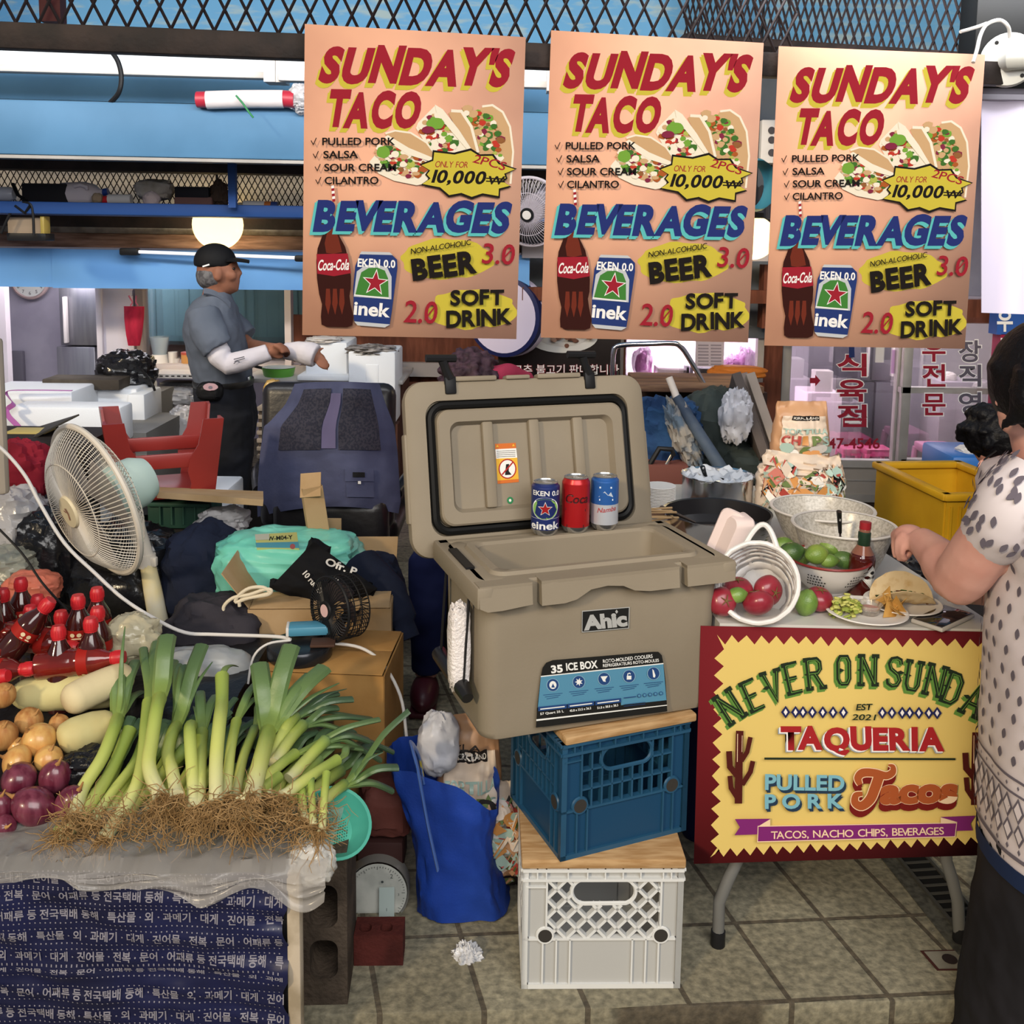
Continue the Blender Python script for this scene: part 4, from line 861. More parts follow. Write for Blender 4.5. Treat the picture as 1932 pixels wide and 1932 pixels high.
o = b.build('filling',[mat('herb_dark','2e3a1f',0.6),mat('herb_green','47602c',0.6),mat('meat_brown','5a3a24',0.6)],None); o.parent = tc; o.matrix_basis = rotz(-0.15)
# phone
c4 = [onz(1729,1166,TZ+0.009),onz(1785,1179,TZ+0.009),onz(1829,1159,TZ+0.009),onz(1775,1150,TZ+0.009)]
pc_ = sum(c4,V())/4; px_ = (c4[2]-c4[1]); ph = thing('phone','smartphone with a dark screen lying on the right front of the table','phone',V((pc_.x,pc_.y,TZ+0.0005)))
ph.rotation_euler.z = math.atan2(px_.y,px_.x)
b = B(); b.box((0,0,0.005),(0.138,0.070,0.009),0,bev=0.003); o = b.build('case',mat('phone_case','b9b3ab',0.3),None); o.parent = ph
b = B(); b.box((0,0,0.0099),(0.130,0.063,0.0012),0,bev=0.0004); o = b.build('screen',mat('phone_screen','2a2526',0.06),None); o.parent = ph
# fruit
tom = mat('tomato_skin','861f2f',0.3,col2='96353f',ns=14,coat=0.2); limem = mat('lime_skin','5f7f34',0.35,col2='7e9a4a',ns=16,bump=0.15,bs=300); limed = mat('lime_dark','3f5b2a',0.35,col2='56743a',ns=14,bump=0.15,bs=300); limel = mat('lime_light','83983f',0.35,col2='6d8a3a',ns=16,bump=0.15,bs=300)
stemm = mat('stem_brown','6b5a35',0.8)
def fruit(name,label,cat,c,d,mt,group,ax=(0.3,-0.2,1),lobes=0,tip=0.0):
    b = B(); b.ell((0,0,0),d,0,None,24,16,fn=lambda q: V((q.x*(1+0.03*lobes*math.cos(5*math.atan2(q.y,q.x))*(1-abs(q.z))),q.y*(1+0.03*lobes*math.cos(5*math.atan2(q.y,q.x))*(1-abs(q.z))),q.z*(1-(0.18 if lobes else 0)*max(0,q.z)**6*0.8+(tip*max(0,abs(q.z)-0.85)*2)))))
    o = b.build(name,mt); o.matrix_basis = axis_frame(c,ax); tag(o,label,cat,group)
    b = B(); z = d[2]*(0.9 if lobes else 1.0+tip*0.2)
    b.lathe([(0.003,z-0.003),(0.0028,z+0.0015),(0.0,z+0.002)],8)
    if lobes:
        for k in range(5): a = 2*PI*k/5; b.tube([(0,0,z),(0.008*math.cos(a),0.008*math.sin(a),z+0.001),(0.014*math.cos(a),0.014*math.sin(a),z+0.0005)],[0.0015,0.001,0.0004],5)
    s = b.build('stem',stemm,None); s.parent = o
    return o
def fp(x,y,Y): return at(x,y,Y)
bk = fp(1425,1150,2.2)
yb0 = onz(1400,1166,TZ).y
fruit('tomato','dark red tomato in the basket, leftmost by the cooler','tomato',onz(1362,1135,TZ+0.036),(.031,.031,.027),tom,'tomatoes',(0.2,-0.9,0.4),1)
fruit('tomato','dark red tomato lying lowest in front of the others in the white basket','tomato',onz(1430,1137,TZ+0.034),(.033,.033,.026),tom,'tomatoes',(-0.2,0.6,0.9),1)
fruit('tomato','tomato showing its stem scar at the right in the white basket','tomato',onz(1449,1114,TZ+0.05),(.033,.033,.027),tom,'tomatoes',(0.45,-0.9,0.1),1)
fruit('tomato','tomato at the back of the white basket, partly hidden by the others','tomato',onz(1392,1112,TZ+0.05),(.032,.032,.026),tom,'tomatoes',(-0.1,-0.2,1),1)
fruit('lime','single green lime among the tomatoes in the white basket','lime',onz(1390,1123,TZ+0.05),(.017,.017,.021),limem,'limes',(1,0.1,0.2),0,0.4)
fruit('tomato','red tomato standing on the table beside the lime','tomato',onz(1545,1130,TZ+0.0275),(.030,.030,.026),tom,'tomatoes',(0.1,-0.3,1),1)
fruit('lime','green lime on the table between the basket and the colander','lime',onz(1521,1137,TZ+0.027),(.0245,.0245,.028),limem,'limes',(0.2,-0.1,1),0,0.4)
# basket lying on its side
bkt = thing('basket','white slotted plastic basket lying on its side with tomatoes in it','basket',onz(1420,1168,TZ))
bx = V((-0.30,-0.80,0.48)).normalized(); cbk = onz(1428,1099,TZ+0.080); BF = axis_frame(cbk,bx)
b = B(); prof = [(0.052,-0.115),(0.062,-0.112),(0.07,-0.09),(0.078,-0.065),(0.084,-0.04),(0.088,-0.015),(0.09,0.0)]
nn = 64
vs = []; fs = []
prof2 = []
for i in range(13): z = -0.115+0.115*i/12; r = 0.054+0.029*(1-((-z)/0.115)**2)**0.8; prof2.append((r,z))
for i,(r,z) in enumerate(prof2):
    for j in range(nn): a = 2*PI*j/nn+0.0; vs.append((r*math.cos(a),r*math.sin(a),z+0.004*math.sin(a*8)))
for i in range(12):
    for j in range(nn):
        ph_ = (j+(4 if (i//2) % 2 else 0)) % 8
        if i in (0,11) or i % 2 == 1 or ph_ == 0: fs.append((i*nn+j,i*nn+(j+1) % nn,(i+1)*nn+(j+1) % nn,(i+1)*nn+j))
b.add(vs,fs,0,BF); b.lathe([(0.0,-0.115),(0.054,-0.115)],32,0,BF,cap=False)
b.build('basket_body',mat('basket_white','dedbd8',0.4),bkt,mods=[('SOLIDIFY',dict(thickness=0.003))])
b = B(); b.tube([BF @ V((0.0845*math.cos(2*PI*j/40),0.0845*math.sin(2*PI*j/40),0.002+0.003*math.sin(j*2.2))) for j in range(40)],0.0055,8,0,closed=True); b.build('rim',_mats['basket_white'],bkt)
up_l = BF.inverted().to_3x3() @ V((0.05,0.1,1)); ua = math.atan2(up_l.y,up_l.x)
b = B(); b.tube([BF @ V((0.0835*math.cos(ua+t)+0.042*math.sin(PI*(t+0.42)/0.84)*math.cos(ua),0.0835*math.sin(ua+t)+0.042*math.sin(PI*(t+0.42)/0.84)*math.sin(ua),0.0)) for t in [-0.42+0.84*k/14 for k in range(15)]],0.006,8); b.build('handle',_mats['basket_white'],bkt)
# colander with limes
pc = tp(1560,1113); pc.z = TZ; cl = thing('colander','white enamel colander with a red rim, heaped with limes','colander',pc)
b = B(); b.lathe([(0.04,0),(0.042,0.006),(0.05,0.01),(0.07,0.03),(0.085,0.055),(0.092,0.077),(0.0895,0.077),(0.083,0.057),(0.068,0.033),(0.04,0.014),(0,0.012)],40,0); o = b.build('bowl',mat('enamel_white','d9d5d0',0.25),None); o.parent = cl
b = B(); b.lathe([(0.0885,0.076),(0.0935,0.074),(0.0955,0.0765),(0.0935,0.0795),(0.0885,0.0785)],40,0,cap=False); b.lathe([(0.0885,0.0785),(0.0885,0.076)],40,0,cap=False); o = b.build('rim',mat('enamel_red','8c2a28',0.3),None); o.parent = cl
for gi,a0 in enumerate((-2.25,-1.05,0.2)):
    b = B()
    for rr in range(4):
        for k in range(-3+rr//2,4-rr//2):
            z = 0.032+rr*0.008; a = a0+k*0.085+(0.04 if rr % 2 else 0); R2 = 0.0705+(z-0.031)*0.62; p = V((R2*math.cos(a),R2*math.sin(a),z)); b.lathe([(0.0,0.0006),(0.0022,0.0006)],8,0,axis_frame(p,(math.cos(a),math.sin(a),-0.6)),cap=False)
    o = b.build('holes',mat('hole_dark','2b2624',0.8),None); o.parent = cl; o['kind'] = 'stuff'
b = B(); f = Flat(b,lambda x,y,h: V(((0.0845+h+(y-0.055)*0.35)*math.cos(x/0.085-0.95),(0.0845+h+(y-0.055)*0.35)*math.sin(x/0.085-0.95),y)),0.0004); f.h = 0.0012
f.poly([(0,.047),(.008,.047),(.016,.047),(.024,.047),(.024,.068),(.016,.068),(.008,.068),(0,.068)],0)
for k in range(7): f.poly([(.013+k*.0014,.05),(.0137+k*.0014,.05),(.0137+k*.0014,.057),(.013+k*.0014,.057)],1)
f.stroke([(.002,.064),(.02,.064)],.003,1); f.stroke([(.002,.056),(.009,.056)],.0015,1)
o = b.build('price_label',[mat('label_paper','d5cfc6',0.6),mat('label_ink','5c5650',0.6)],None); o.parent = cl
for k,(x,y,dY,s,mt_,lab,ax) in enumerate(((1477,1030,0.05,(.021,.021,.025),limem,'lime at the far left of the colander, half hidden by the dark one',(1,.2,.2)),(1492,1043,0.0,(.024,.024,.029),limed,'darkest green lime, at the left front of the colander',(1,-.1,.35)),(1541,1046,-0.03,(.023,.023,.026),limel,'yellowish lime at the front middle of the colander',(1,.3,.1)),(1569,1033,0.03,(.021,.021,.026),limem,'lime on top of the right side of the colander heap',(1,-.1,-.35)),
        (1592,1056,0.01,(.022,.022,.026),limed,'dark lime at the right rim of the colander',(1,.1,-.2)),(1563,1058,-0.035,(.016,.016,.021),limem,'small lime sunk low at the front rim of the colander',(1,0,0)),(1517,1050,0.015,(.018,.018,.021),limem,'lime tucked between the dark and the yellowish one in the colander',(1,.2,.5)))):
    fruit('lime',lab,'lime',fp(x,y,pc.y+dY),s,mt_,'limes',ax,0,0.4)
# enamel bowls
def speckle(name,c1,c2):
    return mat(name,c1,0.25,col2=c2,ns=150,contrast=(0.40,0.62),detail=6)
spk = speckle('speckled_enamel','cbc6be','aca69c')
def bowl(label,x,y,w,h,dY=0.0):
    p = tp(x,y); p.y += dY; p.z = TZ; r = px2m(w,p.y)/2; t = thing('mixing_bowl',label,'bowl',p,'speckled enamel bowls')
    b = B(); b.lathe([(r*0.52,0),(r*0.55,0.003),(r*0.75,h*0.4),(r*0.93,h*0.9),(r*0.96,h),(r*0.94,h),(r*0.91,h*0.9),(r*0.72,h*0.42),(r*0.5,0.006),(0,0.005)],44,0); o = b.build('bowl_body',spk,None); o.parent = t
    b = B(); b.lathe([(r*0.94,h-0.002),(r*1.0,h-0.003),(r*1.01,h),(r,h+0.0025),(r*0.94,h+0.001)],44,0,cap=False); o = b.build('rim',mat('enamel_rim','dcd7d2',0.3),None); o.parent = t
    return p,r
bp1,br1 = bowl('large speckled enamel bowl behind the other, beside the chip bags',1552,1036,196,0.105,0.02)
bp2,br2 = bowl('speckled enamel bowl in front with a black handled spoon in it',1600,1098,196,0.125,0.05)
spt = mat('speckled_handle','1a1a1a',0.2,col2='d5d5d5',ns=70,contrast=(0.60,0.66))
def utensil(label,x0,y0,x1,y1,Y,Y2,mt_=spt):
    a = at(x0,y0,Y); c = at(x1,y1,Y2); d = a-c; b = B(); b.tube([a+d*0.02,a,c.lerp(a,0.8),c.lerp(a,0.3),c],[0.004,0.009,0.0085,0.007,0.006],12,flat=0.7); b.tube([c,c-d*0.5],0.003,8,1)
    return tag(b.build('spoon',[mt_,steel]),label,'utensil')
utensil('black speckled spoon handle sticking out of the front enamel bowl',1583,965,1585,1005,bp2.y-0.01,bp2.y+0.0)
# hot sauce bottle
sp = onz(1621,1118,TZ); sb = thing('sauce_bottle','hot sauce bottle with red cap and white diamond label','bottle',sp); sb.rotation_euler = (0,math.radians(2),0)
b = B(); b.lathe([(0.0,0.0),(0.027,0),(0.029,0.004),(0.029,0.082),(0.027,0.09),(0.016,0.108),(0.0125,0.115),(0.0122,0.13)],28,0,cap=False); o = b.build('glass',mat('sauce_glass','4a1512',0.06,coat=0.5),None); o.parent = sb
b = B(); b.lathe([(0.0272,0.0895),(0.0165,0.1078),(0.013,0.1148)],28,0,cap=False); o = b.build('shoulder',mat('sauce_shoulder','8a5a4a',0.06),None); o.parent = sb
b = B(); b.lathe([(0.0135,0.112),(0.0142,0.113),(0.0142,0.142),(0.0125,0.144)],24,0); o = b.build('neck_foil',mat('foil_green','1f3a2a',0.35),None); o.parent = sb
b = B(); b.lathe([(0.0125,0.143),(0.0125,0.15),(0.011,0.152)],24,0); o = b.build('neck',mat('sauce_shoulder','8a5a4a',0.06),None); o.parent = sb
b = B(); b.lathe([(0.0128,0.15),(0.0132,0.152),(0.0128,0.166),(0.0,0.167)],24,0); o = b.build('cap',mat('cap_red','9c1f2a',0.4),None); o.parent = sb
b = B(); f = Flat(b,lambda x,y,h: V(((0.0293+h)*math.sin(x/0.029+0.55),-(0.0293+h)*math.cos(x/0.029+0.55),y)),0.0003); 
def dia(s,m):
    for q in range(4):
        a0 = [(0,s),(s,0),(0,-s),(-s,0)][q]; a1 = [(0,s),(s,0),(0,-s),(-s,0)][(q+1) % 4]
        f.raw([(0,0.045)]+[(a0[0]+(a1[0]-a0[0])*k/6,0.045+a0[1]+(a1[1]-a0[1])*k/6) for k in range(7)],[(0,k+1,k+2) for k in range(6)],m); f.h -= f.step
    f.up()
dia(0.027,0); dia(0.0245,1); dia(0.0238,0)
vs,fs,w,_,_ = glyphs('TABASCO',0.01); k = 0.036/w; f.raw([(-0.018+a*k,0.042+b_*0.008) for a,b_ in vs],fs,1); f.ellipse(0,0.056,0.006,0.004,1,12)
o = b.build('label',[mat('label_white','dcd8d2',0.5),mat('label_black','2a2624',0.5)],None); o.parent = sb
# pots, paper plates, container, jar, herbs
pp = tp(1352,1000); pp.y = 3.02; pp = V((at(1352,950,3.02).x,3.02,TZ)); zb = at(1352,952,3.02).z
r = px2m(134,3.02)/2; pt = thing('saucepan','stainless saucepan lined with white plastic, behind the frying pan','pot',V((pp.x,pp.y,TZ)))
b = B(); h0 = zb-TZ; hh = px2m(58,3.0); b.lathe([(r*0.93,h0),(r*0.99,h0+0.008),(r,h0+hh),(r*1.04,h0+hh+0.003),(r*0.97,h0+hh),(r*0.95,h0+0.01),(0,h0+0.008)],40,0); o = b.build('pot_body',steel,None); o.parent = pt
b = B(); b.lathe([(r*0.9,0),(r*0.9,h0)],30,0); o = b.build('stand',black,None); o.parent = pt
b = B(); b.sheet(lambda u,v: ((0.2+0.8*v)*r*1.0*math.cos(2*PI*u),(0.2+0.8*v)*r*math.sin(2*PI*u),h0+hh-0.012+0.022*fbm((4*v*math.cos(2*PI*u),4*v*math.sin(2*PI*u),2))+0.012*v),48,10,0,thick=0.001); o = b.build('plastic_liner',mat('thin_plastic','dfe3ea',0.25,trans=0.2),None); o.parent = pt
utensil('black speckled spoon handle standing in the saucepan',1325,880,1333,905,2.98,3.0)
fpn = V((at(1352,1000,2.66).x,2.66,TZ)); r = px2m(204,2.66)/2; h0 = at(1352,1022,2.62).z-TZ; hh = px2m(50,2.66)
pn = thing('frying_pan','wide stainless pan with a dark inside and a spatula resting in it','pan',fpn)
b = B(); b.lathe([(r*0.8,h0),(r*0.9,h0+0.006),(r*0.97,h0+hh*0.5),(r,h0+hh),(r*1.02,h0+hh+0.002)],44,0,cap=False); b.lathe([(r*1.02,h0+hh+0.002),(r*0.98,h0+hh),(r*0.94,h0+hh*0.4),(r*0.8,h0+0.01),(0,h0+0.01)],44,1,cap=False); b.lathe([(0,h0),(r*0.8,h0)],44,1,cap=False); o = b.build('pan_body',[steel,mat('pan_dark','242224',0.3)],None); o.parent = pn
b = B(); b.lathe([(r*0.62,0.0),(r*0.72,0.004),(r*0.8,h0-0.001),(0,h0-0.001)],36,0); o = b.build('burner',black,None); o.parent = pn
a = at(1250,958,2.62); c = at(1310,985,2.72); b = B(); b.tube([a,a.lerp(c,0.5),c],[0.011,0.009,0.006],10,flat=0.5); b.box((0,0,0),(0.05,0.004,0.06),0,bev=0.001,mx=MX.Translation(c+V((0.03,0.01,-0.02))) @ MX.Rotation(1.0,4,'X')); tag(b.build('spatula',mat('taupe_plastic','5b514b',0.5)),'grey brown spatula lying across the left rim of the pan','utensil')
pq = V((at(1244,940,2.9).x,2.9,TZ)); r = px2m(62,2.9)/2; zt = at(1244,915,2.9).z-TZ; zb = at(1244,955,2.9).z-TZ
for k in range(14):
    b = B(); z = zb+(zt-zb)*k/14; t = (zt-zb)/14; b.lathe([(r*0.9,z),(r,z+t*0.5),(r*0.98,z+t*0.9),(0,z+t*0.75)],24,0); o = b.build('paper_bowl',plate_m); o.location = pq; tag(o,'white paper bowl in the stack left of the saucepan','bowl','stack of paper bowls')
b = B(); b.box((0,0,zb/2),(0.14,0.16,zb-0.002),0,bev=0.004); o = b.build('tray',mat('tray_brown','7a5a45',0.6)); o.location = pq; tag(o,'low brown box under the stack of paper bowls','box')
for k in range(12):
    a = at(1226+rnd.uniform(-3,3),960+k*4.2+rnd.uniform(-2,2),2.55+rnd.uniform(0,.05)); c = a+V((0.07+rnd.uniform(-.01,.02),0.06,-0.012+rnd.uniform(-.006,.006))); b = B(); b.tube([a,c],[0.0022,0.003],5); tag(b.build('chopstick',mat('bamboo','b99a72',0.6)),'thin wooden chopstick in the bundle beside the pan','chopstick','bundle of chopsticks')
b = B(); z0_ = at(1240,1012,2.57).z; b.box((0,0,0),(0.12,0.12,z0_-TZ),0,bev=0.003); o = b.build('tray',_mats['tray_brown']); o.location = V((at(1255,1010,2.6).x,2.62,TZ+(z0_-TZ)/2)); tag(o,'low brown box under the chopsticks','box')
# foam container standing open
fc0 = at(1362,1045,2.36); fc = thing('foam_container','open white foam takeaway container standing between the pan and the basket','container',V((fc0.x,fc0.y,TZ)))
b = B(); ax = MX.Translation(at(1350,1052,2.36)) @ rotz(math.radians(-22)) @ MX.Rotation(math.radians(20),4,'Y')
rings2 = [(rrect(-0.03,0.03,0,0.125,0.02),0.0),(rrect(-0.032,0.032,-0.002,0.127,0.02),0.006),(rrect(-0.024,0.024,0.008,0.117,0.018),0.04),(rrect(-0.02,0.02,0.012,0.113,0.018),0.045)]
b2 = B(); rings(b2,rings2); b.add(b2.v,b2.f,0,ax @ MX(((1,0,0,0),(0,0,1,0),(0,1,0,0),(0,0,0,1)))); b.build('tray',mat('pink_foam','e6d3cf',0.7),fc)
b = B(); b.add(b2.v,b2.f,0,ax @ MX.Translation((0.034,0.02,0.0)) @ rotz(2.4) @ MX(((1,0,0,0),(0,0,1,0),(0,1,0,0),(0,0,0,1)))); b.build('lid',mat('pink_foam','e6d3cf',0.7),fc)
jp = tp(1398,1046); b = B(); b.lathe([(0.022,0),(0.0225,0.004),(0.0225,0.04),(0.02,0.043),(0.0215,0.045),(0.0215,0.056),(0,0.057)],24,0); o = b.build('jar',mat('jar_pink','c9a8a0',0.2)); o.location = jp; tag(o,'small pinkish jar behind the basket handle','jar')
b = B(); hp = tp(1440,1046)
for k in range(130):
    p = hp+V((rnd.gauss(0,.03),rnd.gauss(0,.018),0.003+abs(rnd.gauss(0,.018)))); b.add([p,p+V((.006,.003,.002)),p+V((.013,.001,.004)),p+V((.006,-.004,.003))],[(0,1,2,3)],rnd.randint(0,1))
o = b.build('herbs',[_mats['herb_dark'],_mats['herb_green']],sharp=0); tag(o,'heap of dark green herb leaves behind the limes','herbs'); o['kind'] = 'stuff'
# chip bags
bagc = [mat('bag_tan','c99b74',0.4,col2='bf8d66',ns=6),mat('bag_cream','ddc9b5',0.4),mat('bag_mint','a9c2b6',0.4),mat('bag_red','b3473d',0.4),mat('bag_black','26201f',0.5),mat('bag_white','e8e2da',0.5),mat('bag_orange','d2914e',0.4),mat('bag_olive','6d7f4a',0.5)]
def chipbag(label,P,W,H,D,yaw,art,group,lean=0.0,crush=0.0,seed=1):
    t = thing('chip_bag',label,'bag',P,group); t.rotation_euler = (lean,0,yaw)
    def side(u,v):                              # closed pillow pouch, u round, v up
        a = 2*PI*u; top = max(0,(v-0.55)/0.45); bot = max(0,(0.25-v)/0.25); dd = D*(1-top**1.6*0.97)*(1-bot**3*0.5); ww = W*(1-0.16*top+0.06*bot*0)
        ca,sa = math.cos(a),math.sin(a); x = ww/2*math.copysign(abs(ca)**0.75,ca); y = dd/2*math.copysign(abs(sa)**0.85,sa)
        n_ = 0.012*fbm((x*22+seed,y*22,v*9))+0.005*ridged((x*60,v*14,seed))+crush*0.03*fbm((x*30,v*16,seed+3)); z = v*H*(1-crush*0.1*math.sin(u*9))
        return V((x*(1+n_*2),y+n_*(1 if sa > 0 else 1),z))
    b = B(); b.sheet(side,56,30,0)
    o = b.build('pouch',bagc[0:1] if art is not art_low else bagc[1:2],None,sharp=60); o.parent = t
    b = B(); f = Flat(b,lambda x,y,h: side(0.75+math.asin(max(-0.93,min(0.93,x*2/W)))/(2*PI),y/H)+V((0,-0.006-h,0)),0.0014 if art is not art_low else 0.0001)
    art(f,W,H); o = b.build('print',bagc,None,sharp=0); o.parent = t
    return t
def rect(f,x0,x1,y0,y1,m,nx=26,ny=22):
    f.raw([(x0+(x1-x0)*i/nx,y0+(y1-y0)*j/ny) for j in range(ny+1) for i in range(nx+1)],[(j*(nx+1)+i,j*(nx+1)+i+1,(j+1)*(nx+1)+i+1,(j+1)*(nx+1)+i) for j in range(ny) for i in range(nx)],m)
def btext(f,t,x0,x1,y,h,m,bold=0.03):
    vs,fs,w,_,_ = glyphs(t,bold); k = (x1-x0)/w; f.raw([(x0+a*k,y+b_*h/0.727) for a,b_ in vs],fs,m)
def art_top(f,W,H):
    rect(f,-W*.38,W*.38,H*.0,H*.74,1); rect(f,-W*.18,W*.22,H*.66,H*.75,4); btext(f,'KIRKLAND',-W*.16,W*.2,H*.685,H*.045,5,0.02)
    btext(f,'TORTILLA',-W*.36,W*.36,H*.42,H*.10,2); 
    for t,x,m in (('C',-.37,3),('H',-.21,3),('I',-.04,6),('P',.05,7),('S',.22,2)): btext(f,t,W*x,W*(x+(.15 if t != 'I' else .05)),H*.22,H*.17,m,0.04)
    for k in range(9): x = rnd.uniform(-.36,.36)*W; y = rnd.uniform(.02,.18)*H; f.splat(x,y,rnd.uniform(.012,.03),rnd.uniform(.01,.02),rnd.choice([2,3,6,7,5]),k,12)
def art_low(f,W,H):
    for k in range(150):
        x = rnd.uniform(-.42,.42)*W; y = rnd.uniform(.04,.8)*H; s = rnd.uniform(.008,.028); m = rnd.choice([1,1,2,2,3,4,5,5,6,7,0])
        if k % 3 == 0: f.ellipse(x,y,s,s*0.8,m,14); f.ellipse(x,y,s*.6,s*.5,rnd.choice([1,3,5,7]),12)
        elif k % 3 == 1: f.poly([(x-s,y),(x,y-s),(x+s,y),(x,y+s)],m)
        else: f.stroke([(x-s,y-s),(x,y+s),(x+s,y-s),(x+2*s,y+s)],.005,m)
class Sub:                                      # print area in the upper part of a bag
    def __init__(s,f,H): s.f = f; s.o = H*0.45
    def raw(s,vs,fs,m): s.f.raw([(x,y+s.o) for x,y in vs],fs,m)
    def splat(s,x,y,*a): s.f.splat(x,y+s.o,*a)
B1 = V((at(1512,860,3.14).x,3.14,TZ)); zlow = at(1500,862,3.1).z-TZ
chipbag('patterned chip bag, crumpled open, at the back of the table under the upright bag',V((at(1505,950,3.0).x,2.98,TZ)),px2m(168,2.98),px2m(104,2.98),0.11,0.0,art_low,'chip bags on the table',0,0.6,3)
chipbag('tall tan tortilla chip bag standing at the back of the table',V((at(1510,870,3.12).x,3.13,TZ+0.0)),px2m(112,3.12),at(1510,757,3.13).z-TZ,0.10,0.05,lambda f,W,H: art_top(Sub(f,H),W,H*0.55),'chip bags on the table',0,0.0,6)
# ---------------------------------------------------------------- vegetable stall at the front left
SL = [(1.745,0.372),(1.80,0.385),(1.90,0.385),(2.15,0.455),(2.25,0.485),(2.61,0.485)]
def slz(y):
    for (a,za),(c,zc) in zip(SL,SL[1:]):
        if y <= c: return za+(zc-za)*max(0,(y-a))/(c-a)
    return 0.485
st = thing('market_stall','low vegetable stall covered with a blue lettered tarpaulin, front left','stall',(-0.72,2.1,-0.2))
b = B(); b.prism([(1.75,-0.2)]+[(y,z-0.004) for y,z in SL]+[(2.61,-0.2)],0.53,0,MX(((0,0,1,-1.16),(1,0,0,0),(0,1,0,0),(0,0,0,1))))
b.prism([(1.75,-0.2)]+[(y,z-0.004) for y,z in SL[:3]]+[(2.24,0.43),(2.24,-0.2)],0.2245,0,MX(((0,0,1,-0.6295),(1,0,0,0),(0,1,0,0),(0,0,0,1))))
b.build('counter',mat('black_sheet','1b1a1c',0.35,bump=0.4,bs=30),st)
b = B(); q0 = at(556,1642,1.752); b.box((q0.x,q0.y-0.002,(q0.z-0.2)/2),(0.024,0.03,q0.z+0.2),0,bev=0.002); b.build('post',mat('pale_post','b9ab97',0.8,col2='93856f',ns=12),st)
XL,XR,TY = at(-60,1700,1.742).x,at(545,1700,1.742).x,1.744
def tarp(x,z):
    u = (x-XL)/(XR-XL); e = max(0,(u-0.8)/0.2)
    return V((x,TY-0.006-0.010*fbm((x*7,z*15,1))-0.006*ridged((x*4+z*9,z*16,3))-0.006*e*e*abs(math.sin(z*45)),z))
b = B(); z0,z1 = -0.2,0.376
nx,nz = 90,80
vs = [tarp(XL+(XR-XL)*i/nx-(0.012*max(0,math.sin(j*0.31))*(i/nx)**8),z0+(z1-z0)*j/nz) for j in range(nz+1) for i in range(nx+1)]
b.add(vs,[(j*(nx+1)+i,j*(nx+1)+i+1,(j+1)*(nx+1)+i+1,(j+1)*(nx+1)+i) for j in range(nz) for i in range(nx)])
TXT = '과메기 · 대게 · 건어물 · 전복 · 문어 · 어패류 등 전국택배 동해 · 특산물 · 외 · '
f = Flat(b,lambda x,y,h: tarp(x,y+0.004*math.sin(x*6))+V((0,-0.0012-h,0)),0.0)
for k,zc in enumerate((0.352,0.318,0.279,0.237,0.196,0.172,0.122,0.078,0.03,-0.015,-0.06,-0.1,-0.15)):
    t = TXT[(k*11) % len(TXT):]+TXT[:(k*11) % len(TXT)]; t = t.strip(' ·')
    vs,fs,w,_,_ = glyphs(t,0.02); kx = 0.585/w; hh = 0.0150/0.727
    if k == 5: hh *= 0.45
    f.raw([(XL+0.004+a*kx,zc+c*hh) for a,c in vs],fs,1)
    pv = []; pf = []
    for dz in (-0.0085,0.022 if k != 5 else 0.013):
        n = 62
        for i in range(n):
            x = XL+0.005+0.585*i/n; o = len(pv); s_ = 0.0012; pv += [(x-s_,zc+dz-s_),(x+s_,zc+dz-s_),(x+s_,zc+dz+s_),(x-s_,zc+dz+s_)]; pf.append((o,o+1,o+2,o+3))
    f.raw(pv,pf,1)
b.build('tarpaulin',[mat('tarp_blue','12173f',0.35,col2='0e1233',ns=5),mat('tarp_print','85828c',0.6)],st,sharp=0)
# thin plastic hanging over the front edge
thin = mat('thin_clear_plastic','b9b4ae',0.2,trans=0.0,alpha=0.45,bump=0.2,bs=14)
b = B()
def apron(u,v):
    x = XL+(at(620,1640,1.75).x-XL)*u; L = 0.006+0.03*math.exp(-((u-0.62)/0.22)**2)+0.014*(0.5+0.5*noise.noise(V((u*7,0,4))))+0.035*math.exp(-((u-0.93)/0.08)**2)+0.012*math.sin(u*21)
    if v < 0.4: return V((x,1.92-(1.92-1.738)*v/0.4,0.395+0.007*noise.noise(V((u*14,v*9,2)))+0.004*ridged((u*20,v*14,1))))
    t = (v-0.4)/0.6; return V((x+0.006*noise.noise(V((u*9,t*4,0))),1.728-0.014*t-0.012*ridged((u*6+t,t*2,5)),0.386-L*t))
b.sheet(apron,160,44,0); tag(b.build('plastic_sheet',thin),'clear plastic sheet hanging over the front edge of the vegetable stall','plastic sheet')
